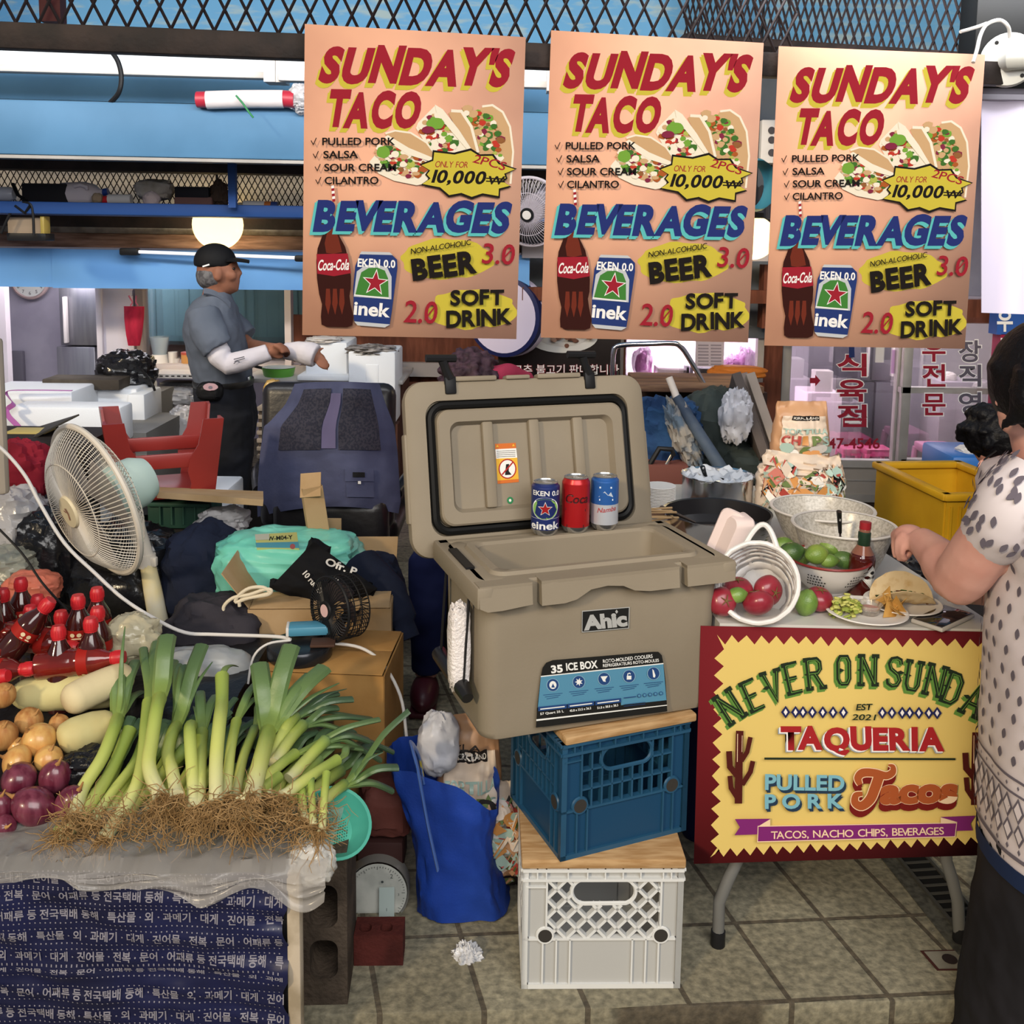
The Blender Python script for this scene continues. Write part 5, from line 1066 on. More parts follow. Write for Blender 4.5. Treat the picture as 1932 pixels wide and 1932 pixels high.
# leeks
leekm = mat('leek','ffffff',0.42,attr=True,bump=0.06,bs=120)
rootm = mat('leek_root','a5855a',0.8,col2='86673f',ns=30)
def lerpc(stops,t):
    for (a,ca),(c,cc) in zip(stops,stops[1:]):
        if t <= c: k = (t-a)/(c-a) if c > a else 0; k = min(1,max(0,k)); return tuple(x+(y-x)*k for x,y in zip(ca,cc))
    return stops[-1][1]
WH,YG,LG,GR,DG = [lin(c) for c in ('d9d3a6','c5ca70','98ab4e','647e4a','41593f')]
rl = random.Random(11)
def L4(x,y): return (100+x/2.76,1180+y/2.76)
def leek(label,path,tips,w,Y0,Y1,dark=0.0,nroot=34,rspread=1.0):
    """path: picture points root->fork, tips: [(picture point, width factor)]"""
    n = len(path); P = [at(*L4(*p),Y0+(Y1-Y0)*i/(n-1)) for i,p in enumerate(path)]
    wm_ = 1.34*w/2.76/2*Y0/1880; t = thing('leek',label,'leek',P[0],'leeks piled on the stall')
    S = smooth(P,5); m = len(S); k0 = [i/(m-1) for i in range(m)]
    col = [lerpc([(0,WH),(0.3,YG),(0.75,LG),(1,LG if not dark else GR)],a) for a in k0]
    rad = [wm_*(1.12 if a < 0.04 else 1.0+0.12*max(0,a-0.8)/0.2) for a in k0]
    b = B(); b.tube(S,rad,10,0,True,False,col); b.build('stalk',leekm,t)
    for (tp_,wf) in tips:
        E_ = at(*L4(*tp_),Y1+(Y1-Y0)*0.55+rl.uniform(-.02,.03)); F_ = P[-1]; d = (E_-F_); d0 = (P[-1]-P[-2]).normalized()
        M1 = F_+d0*d.length*0.25+d*0.12; M2 = F_+d*0.6+V((0,0,0.012)); Q = smooth([F_-d0*0.012,M1*0.5+(F_+d*0.25)*0.5,M2,E_],5); mm = len(Q); rr = []; cc = []
        for i in range(mm):
            a = i/(mm-1); rr.append(wm_*wf*(0.72+0.36*min(1,a*3))*(1.0 if wf > 0.65 else 1-max(0,a-0.35)/0.65*0.85))
            cc.append(lerpc([(0,LG),(0.2,tuple(0.5*(x+y) for x,y in zip(LG,GR))),(0.5,GR),(1,DG if dark else tuple(0.45*x+0.55*y for x,y in zip(GR,DG)))],min(1,a+dark*0.3)))
        b = B(); b.tube(Q,rr,8,0,True,False,cc,flat=0.5); b.build('leaf',leekm,t)
    b = B()
    for k in range(nroot):
        p = P[0]+V((rl.uniform(-1,1)*wm_,rl.uniform(-.3,.3)*wm_,rl.uniform(-.5,.5)*wm_)); d = V((rl.gauss(0,.7)*rspread,-0.5+rl.gauss(0,.35),-0.5+rl.gauss(0,.55))).normalized(); pts = [p]; Lr = rl.uniform(0.02,0.07)
        for s_ in range(5): d = (d+V((rl.gauss(0,.5),rl.gauss(0,.3),-0.12+rl.gauss(0,.45)))).normalized(); q = pts[-1]+d*Lr/5*1.3; q.z = max(q.z,0.30); pts.append(q)
        b.tube(pts,[0.0011,0.001,0.001,0.0008,0.0006,0.0004],4,0,False)
    if nroot: b.build('roots',rootm,t)
    return t
LK = [('leek with a cut open top at the far left of the pile',[(40,1130),(190,930),(300,760),(400,540)],[],58,1.79,2.06,0),
 ('leftmost standing leek, its thin leaf rising past the bottles',[(115,985),(155,850),(255,690),(315,545),(335,490)],[((345,175),1.35),((430,190),0.95),((375,5),0.5),((455,350),0.8)],56,1.83,2.08,0),
 ('slim leek leaning left just behind the cut one',[(200,1030),(300,880),(420,720),(470,600)],[((520,300),0.8)],44,1.84,2.08,0),
 ('leek rooted low at the left, bending up to a broad leaf',[(270,1105),(420,870),(470,690),(485,520),(500,400)],[((470,120),0.7),((545,90),1.0)],58,1.80,2.1,0),
 ('tallest leek with one thick bent leaf, left of centre',[(560,890),(500,740),(515,600),(540,440),(555,380)],[((595,60),1.35),((625,190),0.9)],60,1.81,2.06,0),
 ('wavy leek with a forked green top, left of centre',[(645,890),(620,760),(598,670),(620,570),(640,530)],[((690,215),1.0),((830,190),0.6),((775,105),1.2),((650,205),0.7)],56,1.81,2.08,0),
 ('short leek with a knobbly trimmed top beside the wavy one',[(735,955),(725,760),(712,560),(718,525)],[],54,1.80,2.02,0),
 ('yellow green leek with two short leaves in the middle',[(762,960),(768,700),(775,560)],[((765,350),0.85),((845,370),0.8),((730,420),0.6)],54,1.80,2.04,0),
 ('pale straight leek with a blunt top in the middle of the pile',[(850,925),(850,700),(868,500),(880,400),(880,265)],[((965,215),0.55)],60,1.79,2.12,0),
 ('leek leaning right with narrow leaves, right of the pale one',[(900,905),(925,650),(955,500)],[((1060,300),0.85),((1085,370),0.7)],44,1.83,2.06,0),
 ('leek behind with long narrow leaves pointing to the boxes',[(950,900),(990,690),(1050,540)],[((1075,400),0.7),((1180,350),0.8)],42,1.86,2.1,0.3),
 ('thickest leek with a big fan of broad leaves at the centre right',[(1035,890),(1075,730),(1105,620),(1118,560)],[((1075,205),1.15),((1240,110),1.2),((1180,235),0.75),((1410,225),1.25),((1490,300),0.6),((1335,265),0.9),((1130,330),0.7)],72,1.79,2.04,0),
 ('leek lying slantwise with its brownish end in front of the thick one',[(975,920),(1080,860),(1170,790)],[],50,1.78,1.92,0),
 ('leek lying to the right with long narrow dark leaves',[(1120,900),(1110,800),(1190,720),(1260,670)],[((1700,490),0.75),((1610,645),0.75)],46,1.85,2.0,0),
 ('pale green leek lying slantwise to the right',[(1195,890),(1350,780),(1480,700)],[((1560,640),0.7)],46,1.82,1.96,0),
 ('short white leek end standing left of the teal colander',[(1305,1010),(1292,830)],[],38,1.79,1.88,0),
 ('slim light green leek end left of the teal colander',[(1355,1045),(1342,800)],[],32,1.78,1.88,0.3),
 ('slim white leek end leaning over the teal colander',[(1400,1075),(1412,900),(1425,770)],[],34,1.77,1.88,0),
 ('short leek at the far right with a fan of leaves',[(1385,935),(1460,870),(1515,830)],[((1855,445),0.7),((1795,740),1.0),((1760,860),1.15),((1640,690),0.7),((1720,660),0.6)],46,1.86,1.96,0.4),
 ('dark leek behind with drooping leaves above the teal colander',[(1150,720),(1230,600),(1300,520)],[((1480,430),0.8),((1660,490),0.8),((1770,660),0.8)],50,1.96,2.1,1),
 ('dark leek at the back right, leaves touching the cardboard box',[(1100,760),(1200,560),(1260,480)],[((1480,355),0.8),((1560,385),0.8),((1680,490),0.6),((1530,330),0.5)],50,1.98,2.12,1),
 ('dark leek lying across the back right of the pile',[(1230,800),(1330,690),(1420,600)],[((1700,700),0.9),((1640,600),0.9),((1760,640),0.6)],50,1.94,2.04,1),
 ('leek half buried low at the left of the pile',[(340,1060),(480,860),(600,740),(690,640)],[],52,1.88,2.0,0.3),
 ('leek half buried below the wavy one',[(570,1000),(690,860),(760,700)],[((840,520),0.9)],48,1.88,2.02,0.4),
 ('leek buried under the middle of the pile',[(690,1010),(700,850),(800,640)],[((900,420),0.9),((950,380),0.7)],46,1.87,2.05,0.4),
 ('leek buried under the thick one, leaning right',[(880,930),(1010,820),(1110,700)],[((1300,560),0.9),((1330,500),0.8)],46,1.88,2.02,0.6),
 ('leek end pointing forward below the thick one',[(1010,1030),(1030,930)],[],54,1.77,1.84,0),
 ('thin leek with wilted leaves at the left edge of the pile',[(240,1000),(330,820),(420,640)],[((560,420),0.8),((500,480),0.6)],40,1.9,2.1,0.5),
 ('small leek end beside the red onion',[(60,1070),(20,1060)],[],34,1.80,1.81,0.2)]
for i,(lb,path,tips,w,Y0,Y1,dk) in enumerate(LK):
    hid = i in (19,20,21); leek(lb,path,tips,w,Y0,Y1,dk,0 if hid else (70 if path[0][1] > 840 and path[0][0] < 1260 else 36),1.2)
fr_ = random.Random(23)
for k in range(28):
    x = 130+42*k+fr_.uniform(-20,20); y = 985+fr_.uniform(-40,20); ln = fr_.uniform(0.8,1.15); lean = 0.28+0.5*(k/28)+fr_.uniform(-.12,.12)
    p1_ = (x,y); p2_ = (x+170*ln*lean,y-150*ln); p3_ = (x+330*ln*lean,y-300*ln+60*lean)
    leek('leek mostly hidden among the other leeks in the pile',[p1_,p2_,p3_],[((p3_[0]+fr_.uniform(80,170)*(0.5+lean),p3_[1]-fr_.uniform(170,280)*(1.1-lean*.7)),fr_.uniform(.7,1.15)) for _ in range(3)],fr_.uniform(42,52),1.87+fr_.uniform(0,.05),2.03+fr_.uniform(0,.06),fr_.uniform(.2,.9),8)
# loose tangle of rootlets
b = B()
for k in range(520):
    u = rl.random(); x0 = 110+u*500; y0 = 1520+60*abs(rl.gauss(0,.6))+22*(1-u)*0; p = at(x0,y0,1.77+rl.uniform(-.02,.03)); d = V((rl.gauss(0,1),rl.gauss(0,.3),rl.gauss(-.2,.6))).normalized(); pts = [p]
    for s_ in range(6): d = (d+V((rl.gauss(0,.5),rl.gauss(0,.2),rl.gauss(-.08,.5)))).normalized(); pts.append(pts[-1]+d*rl.uniform(.005,.010))
    b.tube(pts,0.0008,4,0,False)
o = b.build('loose_roots',rootm); tag(o,'tangle of dry brown rootlets along the front of the leeks','roots'); o['kind'] = 'stuff'
# onions, radishes
on_y = mat('onion_yellow','c98f4e',0.35,col2='d9ab63',ns=9,stretch=(6,6,1),coat=0.15); on_r = mat('onion_red','5a1b2e',0.28,col2='7a3a4b',ns=9,stretch=(7,7,1),coat=0.3); on_b = mat('onion_brown','a8703f',0.5,col2='c4965c',ns=10,stretch=(6,6,1)); dry = mat('dry_skin','b98a55',0.8,col2='94683c',ns=30)
def onion(label,x,y,Y,w,h,mt_,ax,group,neck=0.5):
    rx,rz_ = w*Y/1880,h*Y/1880; o = thing('onion',label,'onion',at(x,y,Y),group); F_ = axis_frame(at(x,y,Y),ax)
    b = B(); b.ell((0,0,0),(rx,rx,rz_),0,F_,22,16,fn=lambda q: q*(1+0.10*max(0,q.z)**8*neck+0.05*max(0,-q.z)**10+0.012*math.sin(6*math.atan2(q.y,q.x)))); b.build('bulb',mt_,o)
    b = B(); b.tube([F_ @ V((0,0,rz_*0.95)),F_ @ V((0.003,0,rz_*1.15)),F_ @ V((0.008,0.004,rz_*1.4))],[rx*0.2,rx*0.1,rx*0.05],8)
    b.ell((0,0,0),(rx*.12,rx*.12,rz_*1.1),0,F_,8,6)
    for k in range(9): a = 2*PI*k/9; b.tube([F_ @ V((0,0,-rz_)),F_ @ V((0.006*math.cos(a),0.006*math.sin(a),-rz_*1.1)),F_ @ V((0.014*math.cos(a),0.014*math.sin(a),-rz_*1.18))],0.0007,4)
    b.build('dry_neck',dry,o,sharp=60)
gy,gr = 'yellow onions on the stall','red onions on the stall'
for a_ in (('yellow brown onion at the left picture edge beside the long radish',6,1312,2.12,24,26,on_b,(.5,-.4,.6),gy),('brown papery onion below the long radish',55,1360,2.1,27,24,on_b,(.6,-.3,.7),gy),('brown onion with torn skin at the left edge above the red ones',6,1388,2.04,28,32,on_b,(.3,-.5,.8),gy),('bright yellow peeled onion in the middle of the onions',74,1396,2.02,33,31,on_y,(-.5,-.4,.8),gy),
           ('flat yellow onion in front of the bright one',32,1436,1.97,32,25,on_y,(-.7,-.2,.4),gy),('yellow onion with a peeling skin above the red onions',92,1432,1.98,27,25,on_y,(.3,-.3,.9),gy),('small onion with a dry stub beside the short radish',112,1368,2.08,20,22,on_b,(-.2,-.3,1),gy),('little yellow onion tucked left of the bright one',33,1409,2.04,18,18,on_y,(.2,-.5,.8),gy)): onion(*a_)
for a_ in (('red onion at the left, behind the large front one',36,1470,1.93,34,31,on_r,(-.4,-.2,.8),gr),('largest red onion lying in front with glossy skin',65,1522,1.87,37,44,on_r,(-.85,-.1,.55),gr),('tall red onion below the short radish',104,1466,1.94,31,36,on_r,(.3,-.3,.9),gr),('red onion next to the roots of the leftmost leek',134,1514,1.88,30,37,on_r,(.5,-.2,.8),gr),('red onion cut off by the left picture edge',2,1522,1.87,26,30,on_r,(.2,-.3,.9),gr),('red onion low in the corner at the left edge',8,1560,1.84,24,22,on_r,(.4,-.5,.3),gr)): onion(*a_)
radm = mat('radish_skin','d6ce95',0.55,col2='c3b078',ns=5,bump=0.08,bs=50); radm2 = mat('radish_pale','d9c9a0',0.6,col2='b99a70',ns=7,contrast=(0.5,0.75),bump=0.08,bs=50)
def radish(label,P,R,mt_):
    Q = smooth([at(*p) for p in P],6); n = len(Q); b = B(); rr = []
    for i in range(n):
        t = i/(n-1); j = t*(len(R)-1); k = min(int(j),len(R)-2); rr.append((R[k]+(R[k+1]-R[k])*(j-k))*2.1/1880)
    for i,g in ((0,.35),(1,.72),(2,.9),(n-3,.9),(n-2,.7),(n-1,.3)): rr[i] *= g
    b.tube(Q,rr,18); tag(b.build('radish',mt_),label,'radish','white radishes on the stall')
radish('long yellowish radish lying behind the onions, below the bottles',[(24,1310,2.2),(90,1308,2.2),(160,1305,2.2),(240,1300,2.22)],[30,36,36,34],radm)
radish('speckled radish lying slantwise behind the leftmost leek',[(122,1328,2.1),(160,1308,2.14),(205,1288,2.18),(250,1272,2.22)],[30,33,32,30],radm2)
radish('short stubby radish with a pointed end above the red onions',[(110,1402,2.02),(140,1388,2.04),(178,1376,2.07),(220,1366,2.1)],[26,34,34,28],radm)
b = B(); vs,fs = bag(at(165,1450,1.99),(0.05,0.05,0.035),4,0.25,3); b.add(vs,fs); tag(b.build('plastic_bag',mat('black_bag','18171a',0.25,bump=0.5,bs=60)),'scrap of black plastic between the red onions and the leeks','bag')
# chilli sauce bottles
bt_dark = mat('bottle_dark','3c1512',0.12,coat=0.5); bt_red = mat('bottle_red','7d1f18',0.12,coat=0.5,col2='5c1712',ns=12); capm = mat('bottle_cap','c4242c',0.4); labm = [mat('bottle_label','9c2019',0.5),mat('bottle_label_print','e2cfa8',0.5),mat('clear_neck','8a5a48',0.08)]
def bottle(label,cap,Yc,ax=(0,0,1),dark=True,r=0.031,Lb=0.20,spin=0.0):
    ax = V(ax).normalized(); pc_ = at(*cap,Yc); base = pc_-ax*(Lb-0.010); t = thing('sauce_bottle',label,'bottle',base,'chilli sauce bottles on the stall'); F_ = axis_frame(base,ax) @ rotz(spin)
    b = B(); b.lathe([(0,0.004),(r*0.7,0),(r*0.95,0.004),(r,0.012),(r,Lb*0.42),(r*0.94,Lb*0.45),(r,Lb*0.48),(r,Lb*0.62),(r*0.9,Lb*0.70),(r*0.55,Lb*0.80),(0.0135,Lb*0.86),(0.0125,Lb*0.9)],22,0,F_,cap=False); b.build('bottle_body',bt_dark if dark else bt_red,t)
    b = B(); b.lathe([(0.0155,Lb*0.86),(0.0162,Lb*0.875),(0.0162,Lb*0.96),(0.015,Lb*0.972),(0.013,Lb),(0,Lb)],18,0,F_)
    for k in range(18): a = 2*PI*k/18; b.box((0.0163*math.cos(a),0.0163*math.sin(a),Lb*0.915),(0.001,0.001,Lb*0.07),0,a,mx=F_)
    b.build('cap',capm,t)
    b = B(); b.lathe([(0.0138,Lb*0.815),(0.0148,Lb*0.818),(0.0148,Lb*0.855),(0.0135,Lb*0.858)],16,0,F_,cap=False); b.build('seal',capm,t)
    b = B(); z0_,z1_ = Lb*0.49,Lb*0.61; b.lathe([(r+0.0004,z0_),(r+0.0004,z1_)],22,0,F_,cap=False)
    f = Flat(b,lambda x,y,h: F_ @ V(((r+0.0012+h)*math.sin(x/r),-(r+0.0012+h)*math.cos(x/r),z0_+y)),0.0003)
    for xo in (-0.055,0.0,0.055): f.ellipse(xo-0.008,0.014,0.005,0.005,1,12); f.ellipse(xo+0.006,0.014,0.005,0.005,1,12); f.stroke([(xo-0.01,0.005),(xo+0.012,0.005)],0.003,1)
    b.build('label',labm,t)
for a_ in (('sauce bottle standing at the back left below the orange bag',(39,1098),2.5),('sauce bottle with its cap half hidden behind the tilted one',(71,1130),2.45),('sauce bottle deep in the back row, only its cap showing left of the tilted one',(57,1150),2.38),('sauce bottle behind the tall middle one, cap low',(115,1160),2.36),
           ('tall sauce bottle with a clear neck in the middle of the standing row',(147,1130),2.32),('rearmost sauce bottle at the right end of the row',(183,1116),2.40),('sauce bottle standing right behind the front one',(184,1153),2.30),('sauce bottle with a clear round shoulder at the front right',(171,1173),2.23),('sauce bottle with cap leaning left in the front row',(110,1188),2.22,(-.05,.1,1)),('sauce bottle at the left edge behind the upturned one',(5,1118),2.45)): bottle(*a_)
bottle('tilted sauce bottle with a gold edged label, cap pointing up right',(92,1138),2.26,(0.62,0.15,0.78),True,0.031,0.2,0.4)
bottle('upturned sauce bottle showing its dark round bottom at the left edge',(-40,1085),2.42,(-0.5,0.75,0.42),True,0.036,0.21)
bottle('reddish sauce bottle lying with its bottom forward at the left edge',(-55,1178),2.34,(-0.75,0.62,0.2),False,0.034,0.2)
bottle('sauce bottle lying flat in front, cap pointing right to the leeks',(228,1240),2.22,(0.97,0.1,0.08),False,0.032,0.2,1.2)
bottle('sauce bottle lying behind the flat one, slanting down to the right',(140,1222),2.28,(0.9,-0.15,-0.1),False,0.032,0.19,1.0)
bottle('sauce bottle lying at the left edge with its cap pointing right',(58,1262),2.18,(0.97,-0.1,0.12),False,0.028,0.18)
bottle('sauce bottle at the lower left edge with only its red cap in view',(8,1276),2.15,(0.95,-0.1,0.2),False,0.028,0.18)
# teal colander, grey plastic, things at the right end of the stall
teal_p = mat('teal_plastic','5cbca4',0.4,col2='4fae97',ns=6)
tcl = thing('colander','teal plastic colander tilted under the right end of the leeks','colander',at(632,1560,1.90)); F_ = axis_frame(at(632,1553,1.90),(0.34,-0.5,0.8))
b = B(); b.lathe([(0.0,-0.035),(0.045,-0.034),(0.064,-0.012),(0.071,0.0),(0.075,0.001),(0.075,0.004),(0.069,0.003),(0.062,-0.010),(0.043,-0.031),(0,-0.032)],40,0,F_); b.build('bowl',teal_p,tcl)
b = B()
for i in range(-7,8):
    for j in range(-7,8):
        x,y = i*0.0052+(0.0026 if j % 2 else 0),j*0.0052
        if x*x+y*y < 0.041**2: b.lathe([(0,-0.0312),(0.0015,-0.0312)],6,0,F_ @ MX.Translation((x,y,0)),cap=False)
h = b.build('holes',mat('teal_dark','1f6154',0.6),tcl,sharp=0); h['kind'] = 'stuff'
b = B(); vs,fs = bag(at(590,1625,1.775),(0.042,0.03,0.04),6,0.16,2.5,2.3); b.add(vs,fs); tag(b.build('plastic_bag',mat('clear_bag','d9d6cf',0.2,alpha=0.7,bump=0.3,bs=40)),'clear plastic bag bulging at the right front corner of the stall','bag')
b = B(); vs,fs = bag(at(385,1262,2.4),(0.11,0.06,0.055),9,0.12,1.6,2.6,crease=0.03); b.add(vs,fs); tag(b.build('plastic_bag',mat('grey_plastic','a7aaac',0.35,alpha=0.9,bump=0.1,bs=30)),'grey plastic sheet bunched behind the leeks','bag')
b = B(); vs,fs = bag(at(250,1205,2.36),(0.062,0.05,0.055),12,0.2,2.2,2.4); b.add(vs,fs); tag(b.build('plastic_bag',mat('yellowish_bag','cfc5a6',0.18,alpha=0.75,bump=0.3,bs=40)),'yellowish clear plastic bag at the foot of the white fan','bag')
# cinder block, brick, scale
cc = onz(612,1896,0); cb_ = thing('cinder_block','dark concrete block standing on end beside the blue tarpaulin','block',cc)
b = B(); w,hgt,dp = 0.094,0.335,0.17
def holed(b,w,h,d,holes,m=0,mx=None,n=10):
    bm = bmesh.new(); ou = [bm.verts.new((x,0,z)) for x,z in ((-w/2,0),(w/2,0),(w/2,h),(-w/2,h))]; ed = [bm.edges.new((ou[i],ou[(i+1) % 4])) for i in range(4)]
    for x,z,rx,rz_ in holes:
        P_ = [(px+x,pz+z) for px,pz in rrect(-rx,rx,-rz_,rz_,min(rx,rz_)*0.75,6)]; vv = [bm.verts.new((px,0,pz)) for px,pz in P_]; ed += [bm.edges.new((vv[i],vv[(i+1) % len(vv)])) for i in range(len(vv))]
    bmesh.ops.triangle_fill(bm,edges=ed,use_beauty=True); r_ = bmesh.ops.extrude_face_region(bm,geom=bm.faces[:]); bmesh.ops.translate(bm,verts=[v for v in r_['geom'] if isinstance(v,bmesh.types.BMVert)],vec=(0,d,0)); bmesh.ops.recalc_face_normals(bm,faces=bm.faces[:]); bm.verts.index_update()
    b.add([v.co for v in bm.verts],[[v.index for v in f.verts] for f in bm.faces],m,mx); bm.free()
holed(b,w,hgt,dp,[(0.0,0.10,0.028,0.042),(0.0,0.215,0.028,0.046)],0,MX.Translation(cc) @ rotz(0.05)); b.build('block',mat('concrete_dark','564a3f',0.9,col2='3d342c',ns=10,bump=0.5,bs=80),cb_)
rb = onz(714,1822,0); br_ = thing('brick','dark red brick with holes lying under the kitchen scale','brick',rb)
b = B(); holed(b,0.105,0.06,0.07,[(-0.03,0.035,0.013,0.013),(0.015,0.035,0.013,0.013)],0,MX.Translation(rb) @ rotz(0.03) @ MX(((1,0,0,0),(0,0,-1,0.06),(0,1,0,0),(0,0,0,1))) @ MX.Scale(1,4)); b.build('brick_body',mat('brick_red','552621',0.85,col2='431d19',ns=14,bump=0.3,bs=90),br_)
sc_c = at(712,1685,2.16); sk = thing('kitchen_scale','round dial scale with a dull white face, standing on the brick','scale',V((sc_c.x,2.2,0.07)))
F_ = axis_frame(sc_c,(0.05,-1,0.12)); r = 0.068
b = B(); b.lathe([(0,0),(r,0)],40,0,F_,cap=False)
f = Flat(b,lambda x,y,h: F_ @ V((x,y,h+0.0005)),0.0002)
for k in range(60): a = 2*PI*k/60; f.stroke([(r*.93*math.cos(a),r*.93*math.sin(a)),(r*(.82 if k % 5 == 0 else .88)*math.cos(a),r*(.82 if k % 5 == 0 else .88)*math.sin(a))],0.0011,1)
f.ellipse(0.012,0.032,0.003,0.003,1,10); f.poly([(0.005,-0.05),(0.04,-0.05),(0.04,0.02),(0.005,0.02)],2)
xx = F_.to_3x3().inverted() @ V((1,0,0)); sx_ = 1 if xx.x > 0 else -1; zz_ = F_.to_3x3().inverted() @ V((0,0,1)); sy_ = 1 if zz_.y > 0 else -1
for t,x,y,hh in (('2',0.030,0.040,0.014),('1',0.022,-0.035,0.010),('3',0.048,0.0,0.008)):
    vs,fs,w,_,_ = glyphs(t,0.0); f.raw([(sx_*(x+a*hh),sy_*(y+c*hh)) for a,c in vs],fs,1)
b.build('dial',[mat('dial_face','b4b5ae',0.5,col2='9ea09a',ns=20),mat('dial_ink','3a3f40',0.6),mat('dial_panel','a3b0ad',0.5)],sk,sharp=0)
b = B(); b.lathe([(r+0.001,-0.004),(r+0.005,0.002),(r+0.005,-0.05),(0,-0.05)],40,0,F_,cap=False); b.build('rim',mat('scale_rim','9a9892',0.4,0.4),sk)
b = B(); b.box((sc_c.x,2.25,0.105),(0.11,0.09,0.075),0,bev=0.01); b.build('base',mat('scale_base','3b2422',0.6),sk)
vs,fs = bag((at(728,1555,2.22).x,2.27,0.205),(0.066,0.07,0.062),21,0.1,1.8,3.2); b = B(); b.add(vs,fs); tag(b.build('bag',mat('maroon_bag','6a3c35',0.7,col2='57302b',ns=8,bump=0.15,bs=40)),'dull maroon bag sitting on top of the dial scale','bag')
# ---------------------------------------------------------------- clutter between the stall and the back wall, left half
def px(n,Y): return n*Y/1880
def lump(name,label,cat,x,y,Y,wx,wz,wy,mt,seed=0,amp=0.12,fr=2.0,pw=2.6,crease=0.06,parent=None,floor=None,rz=0,group=None,tilt=(0,0),n=44,k=30):
    b = B(); c = at(x,y,Y); vs,fs = bag(c,(px(wx,Y)/2,wy/2,px(wz,Y)/2),seed,amp,fr,pw,n,k,crease,None,floor,rz,tilt); b.add(vs,fs); o = b.build(name,mt,parent)
    return tag(o,label,cat,group) if parent is None else o
def pxbox(name,label,cat,x0,y0,x1,y1,Y,dp,mt,rz=0,bev=0.006,group=None):
    o = pb(name,x0,y0,x1,y1,Y,dp,mt,rz,bev); return tag(o,label,cat,group)
navy = mat('navy_cloth','1f2538',0.9,col2='181d2d',ns=6,bump=0.15,bs=60); char = mat('charcoal_cloth','38353b',0.9,col2='2c2a30',ns=6,bump=0.15,bs=60); blk = mat('black_bag_plastic','17171a',0.22,bump=0.5,bs=22); clear = mat('clear_wrap','c8c6c8',0.2,alpha=0.75,bump=0.4,bs=25)
# white pedestal fan
creamp = mat('fan_cream','d9d0c2',0.4); fc_ = at(180,944,2.78); FA_ = axis_frame(fc_,(-0.64,-0.73,-0.24))
fan = thing('pedestal_fan','old cream pedestal fan with wire guard, tilted up behind the sauce bottles','fan',V((fc_.x+0.13,fc_.y+0.1,0)))
def guard(R,front,nw,mt_r=0.0014,z_out=0.075):
    b = B()
    for k in range(nw):
        a = 2*PI*k/nw; P_ = []
        for t in [i/7 for i in range(8)]:
            r = R*0.20+(R*0.985-R*0.20)*t; z = z_out*(1-max(0,(t-0.35)/0.65)**2.2); tw = 0.05*t
            P_.append(FA_ @ V((r*math.cos(a+tw),r*math.sin(a+tw),z if front else -z*0.8-0.004)))
        b.tube(P_,mt_r,4,0,False)
    for rr in ((0.62,) if front else (0.45,0.8)):
        z = z_out*(1-max(0,((rr-0.2)/0.785-0.35)/0.65)**2.2); b.tube([FA_ @ V((R*rr*math.cos(2*PI*j/48),R*rr*math.sin(2*PI*j/48),z if front else -z*0.8-0.004)) for j in range(48)],mt_r*1.1,5,0,closed=True)
    return b
RF = 0.224
guard(RF,True,96).build('front_guard',creamp,fan); guard(RF,False,70,0.0011).build('rear_guard',creamp,fan)
b = B(); b.tube([FA_ @ V((RF*math.cos(2*PI*j/64),RF*math.sin(2*PI*j/64),0.0)) for j in range(64)],0.009,8,0,closed=True); b.build('ring',creamp,fan)
b = B(); b.lathe([(RF*0.21,0.068),(RF*0.215,0.078),(RF*0.2,0.083),(0,0.084)],30,0,FA_)
f = Flat(b,lambda x,y,h: FA_ @ V((x,y,0.085+h)),0.0002); f.stroke([(-.008,.012),(.004,-.002),(.006,-.022)],.003,1); f.stroke([(.0,.014),(.010,.0),(.008,-.02)],.003,1); f.stroke([(-.016,.004),(-.004,.0)],.003,1)
b.build('hub_cap',[mat('hub_cream','dccfae',0.4),mat('hub_logo','8a4a3a',0.5)],fan)
for k in range(3):
    b = B(); a0 = 2*PI*k/3+0.4
    b.sheet(lambda u,v: FA_ @ V(((0.035+0.15*v)*math.cos(a0+(u-0.5)*1.35*(1-0.15*v)),(0.035+0.15*v)*math.sin(a0+(u-0.5)*1.35*(1-0.15*v)),0.022*(u-0.5)+0.01)),10,8,0,thick=0.002); b.build('blade',mat('blade_grey','a79f9c',0.25,alpha=0.6),fan)
b = B(); b.lathe([(0.03,-0.03),(0.07,-0.045),(0.078,-0.07),(0.076,-0.13),(0.06,-0.165),(0,-0.17)],30,0,FA_); b.build('motor_housing',mat('fan_mint','bfd4cb',0.4),fan)
pA = at(276,1050,2.86); pB_ = at(300,1175,2.83); b = B(); b.tube([FA_ @ V((0,0,-0.10)),FA_ @ V((-0.0,0,-0.10))+V((0.0,0,-0.05)),pA],[0.03,0.026,0.022],14); b.build('neck',creamp,fan)
b = B(); b.tube([pA,pA.lerp(pB_,0.5),pB_,V((pB_.x+0.02,pB_.y,0.02))],[0.021,0.026,0.028,0.028],16); b.build('pole',mat('fan_yellowed','d8c99a',0.5,col2='d2cbb4',ns=9),fan)
b = B(); b.tube([pA+V((0,0,0.006)),pA+V((0.003,0,-0.03))],0.027,14); b.box(pA+V((0.025,-0.01,-0.012)),(0.02,0.02,0.028),0,bev=0.004); b.build('collar',creamp,fan)
b = B(); b.lathe([(0.13,0),(0.13,0.02),(0.05,0.035),(0,0.036)],30,0,MX.Translation((pB_.x+0.02,pB_.y,0.0))); b.build('base',creamp,fan)
def cable(label,P,r,mt_,n=5):
    b = B(); b.tube(smooth([at(*p) for p in P],n),r,8); return tag(b.build('cable',mt_),label,'cable')
wcab = mat('white_cable','d3cfcb',0.5)
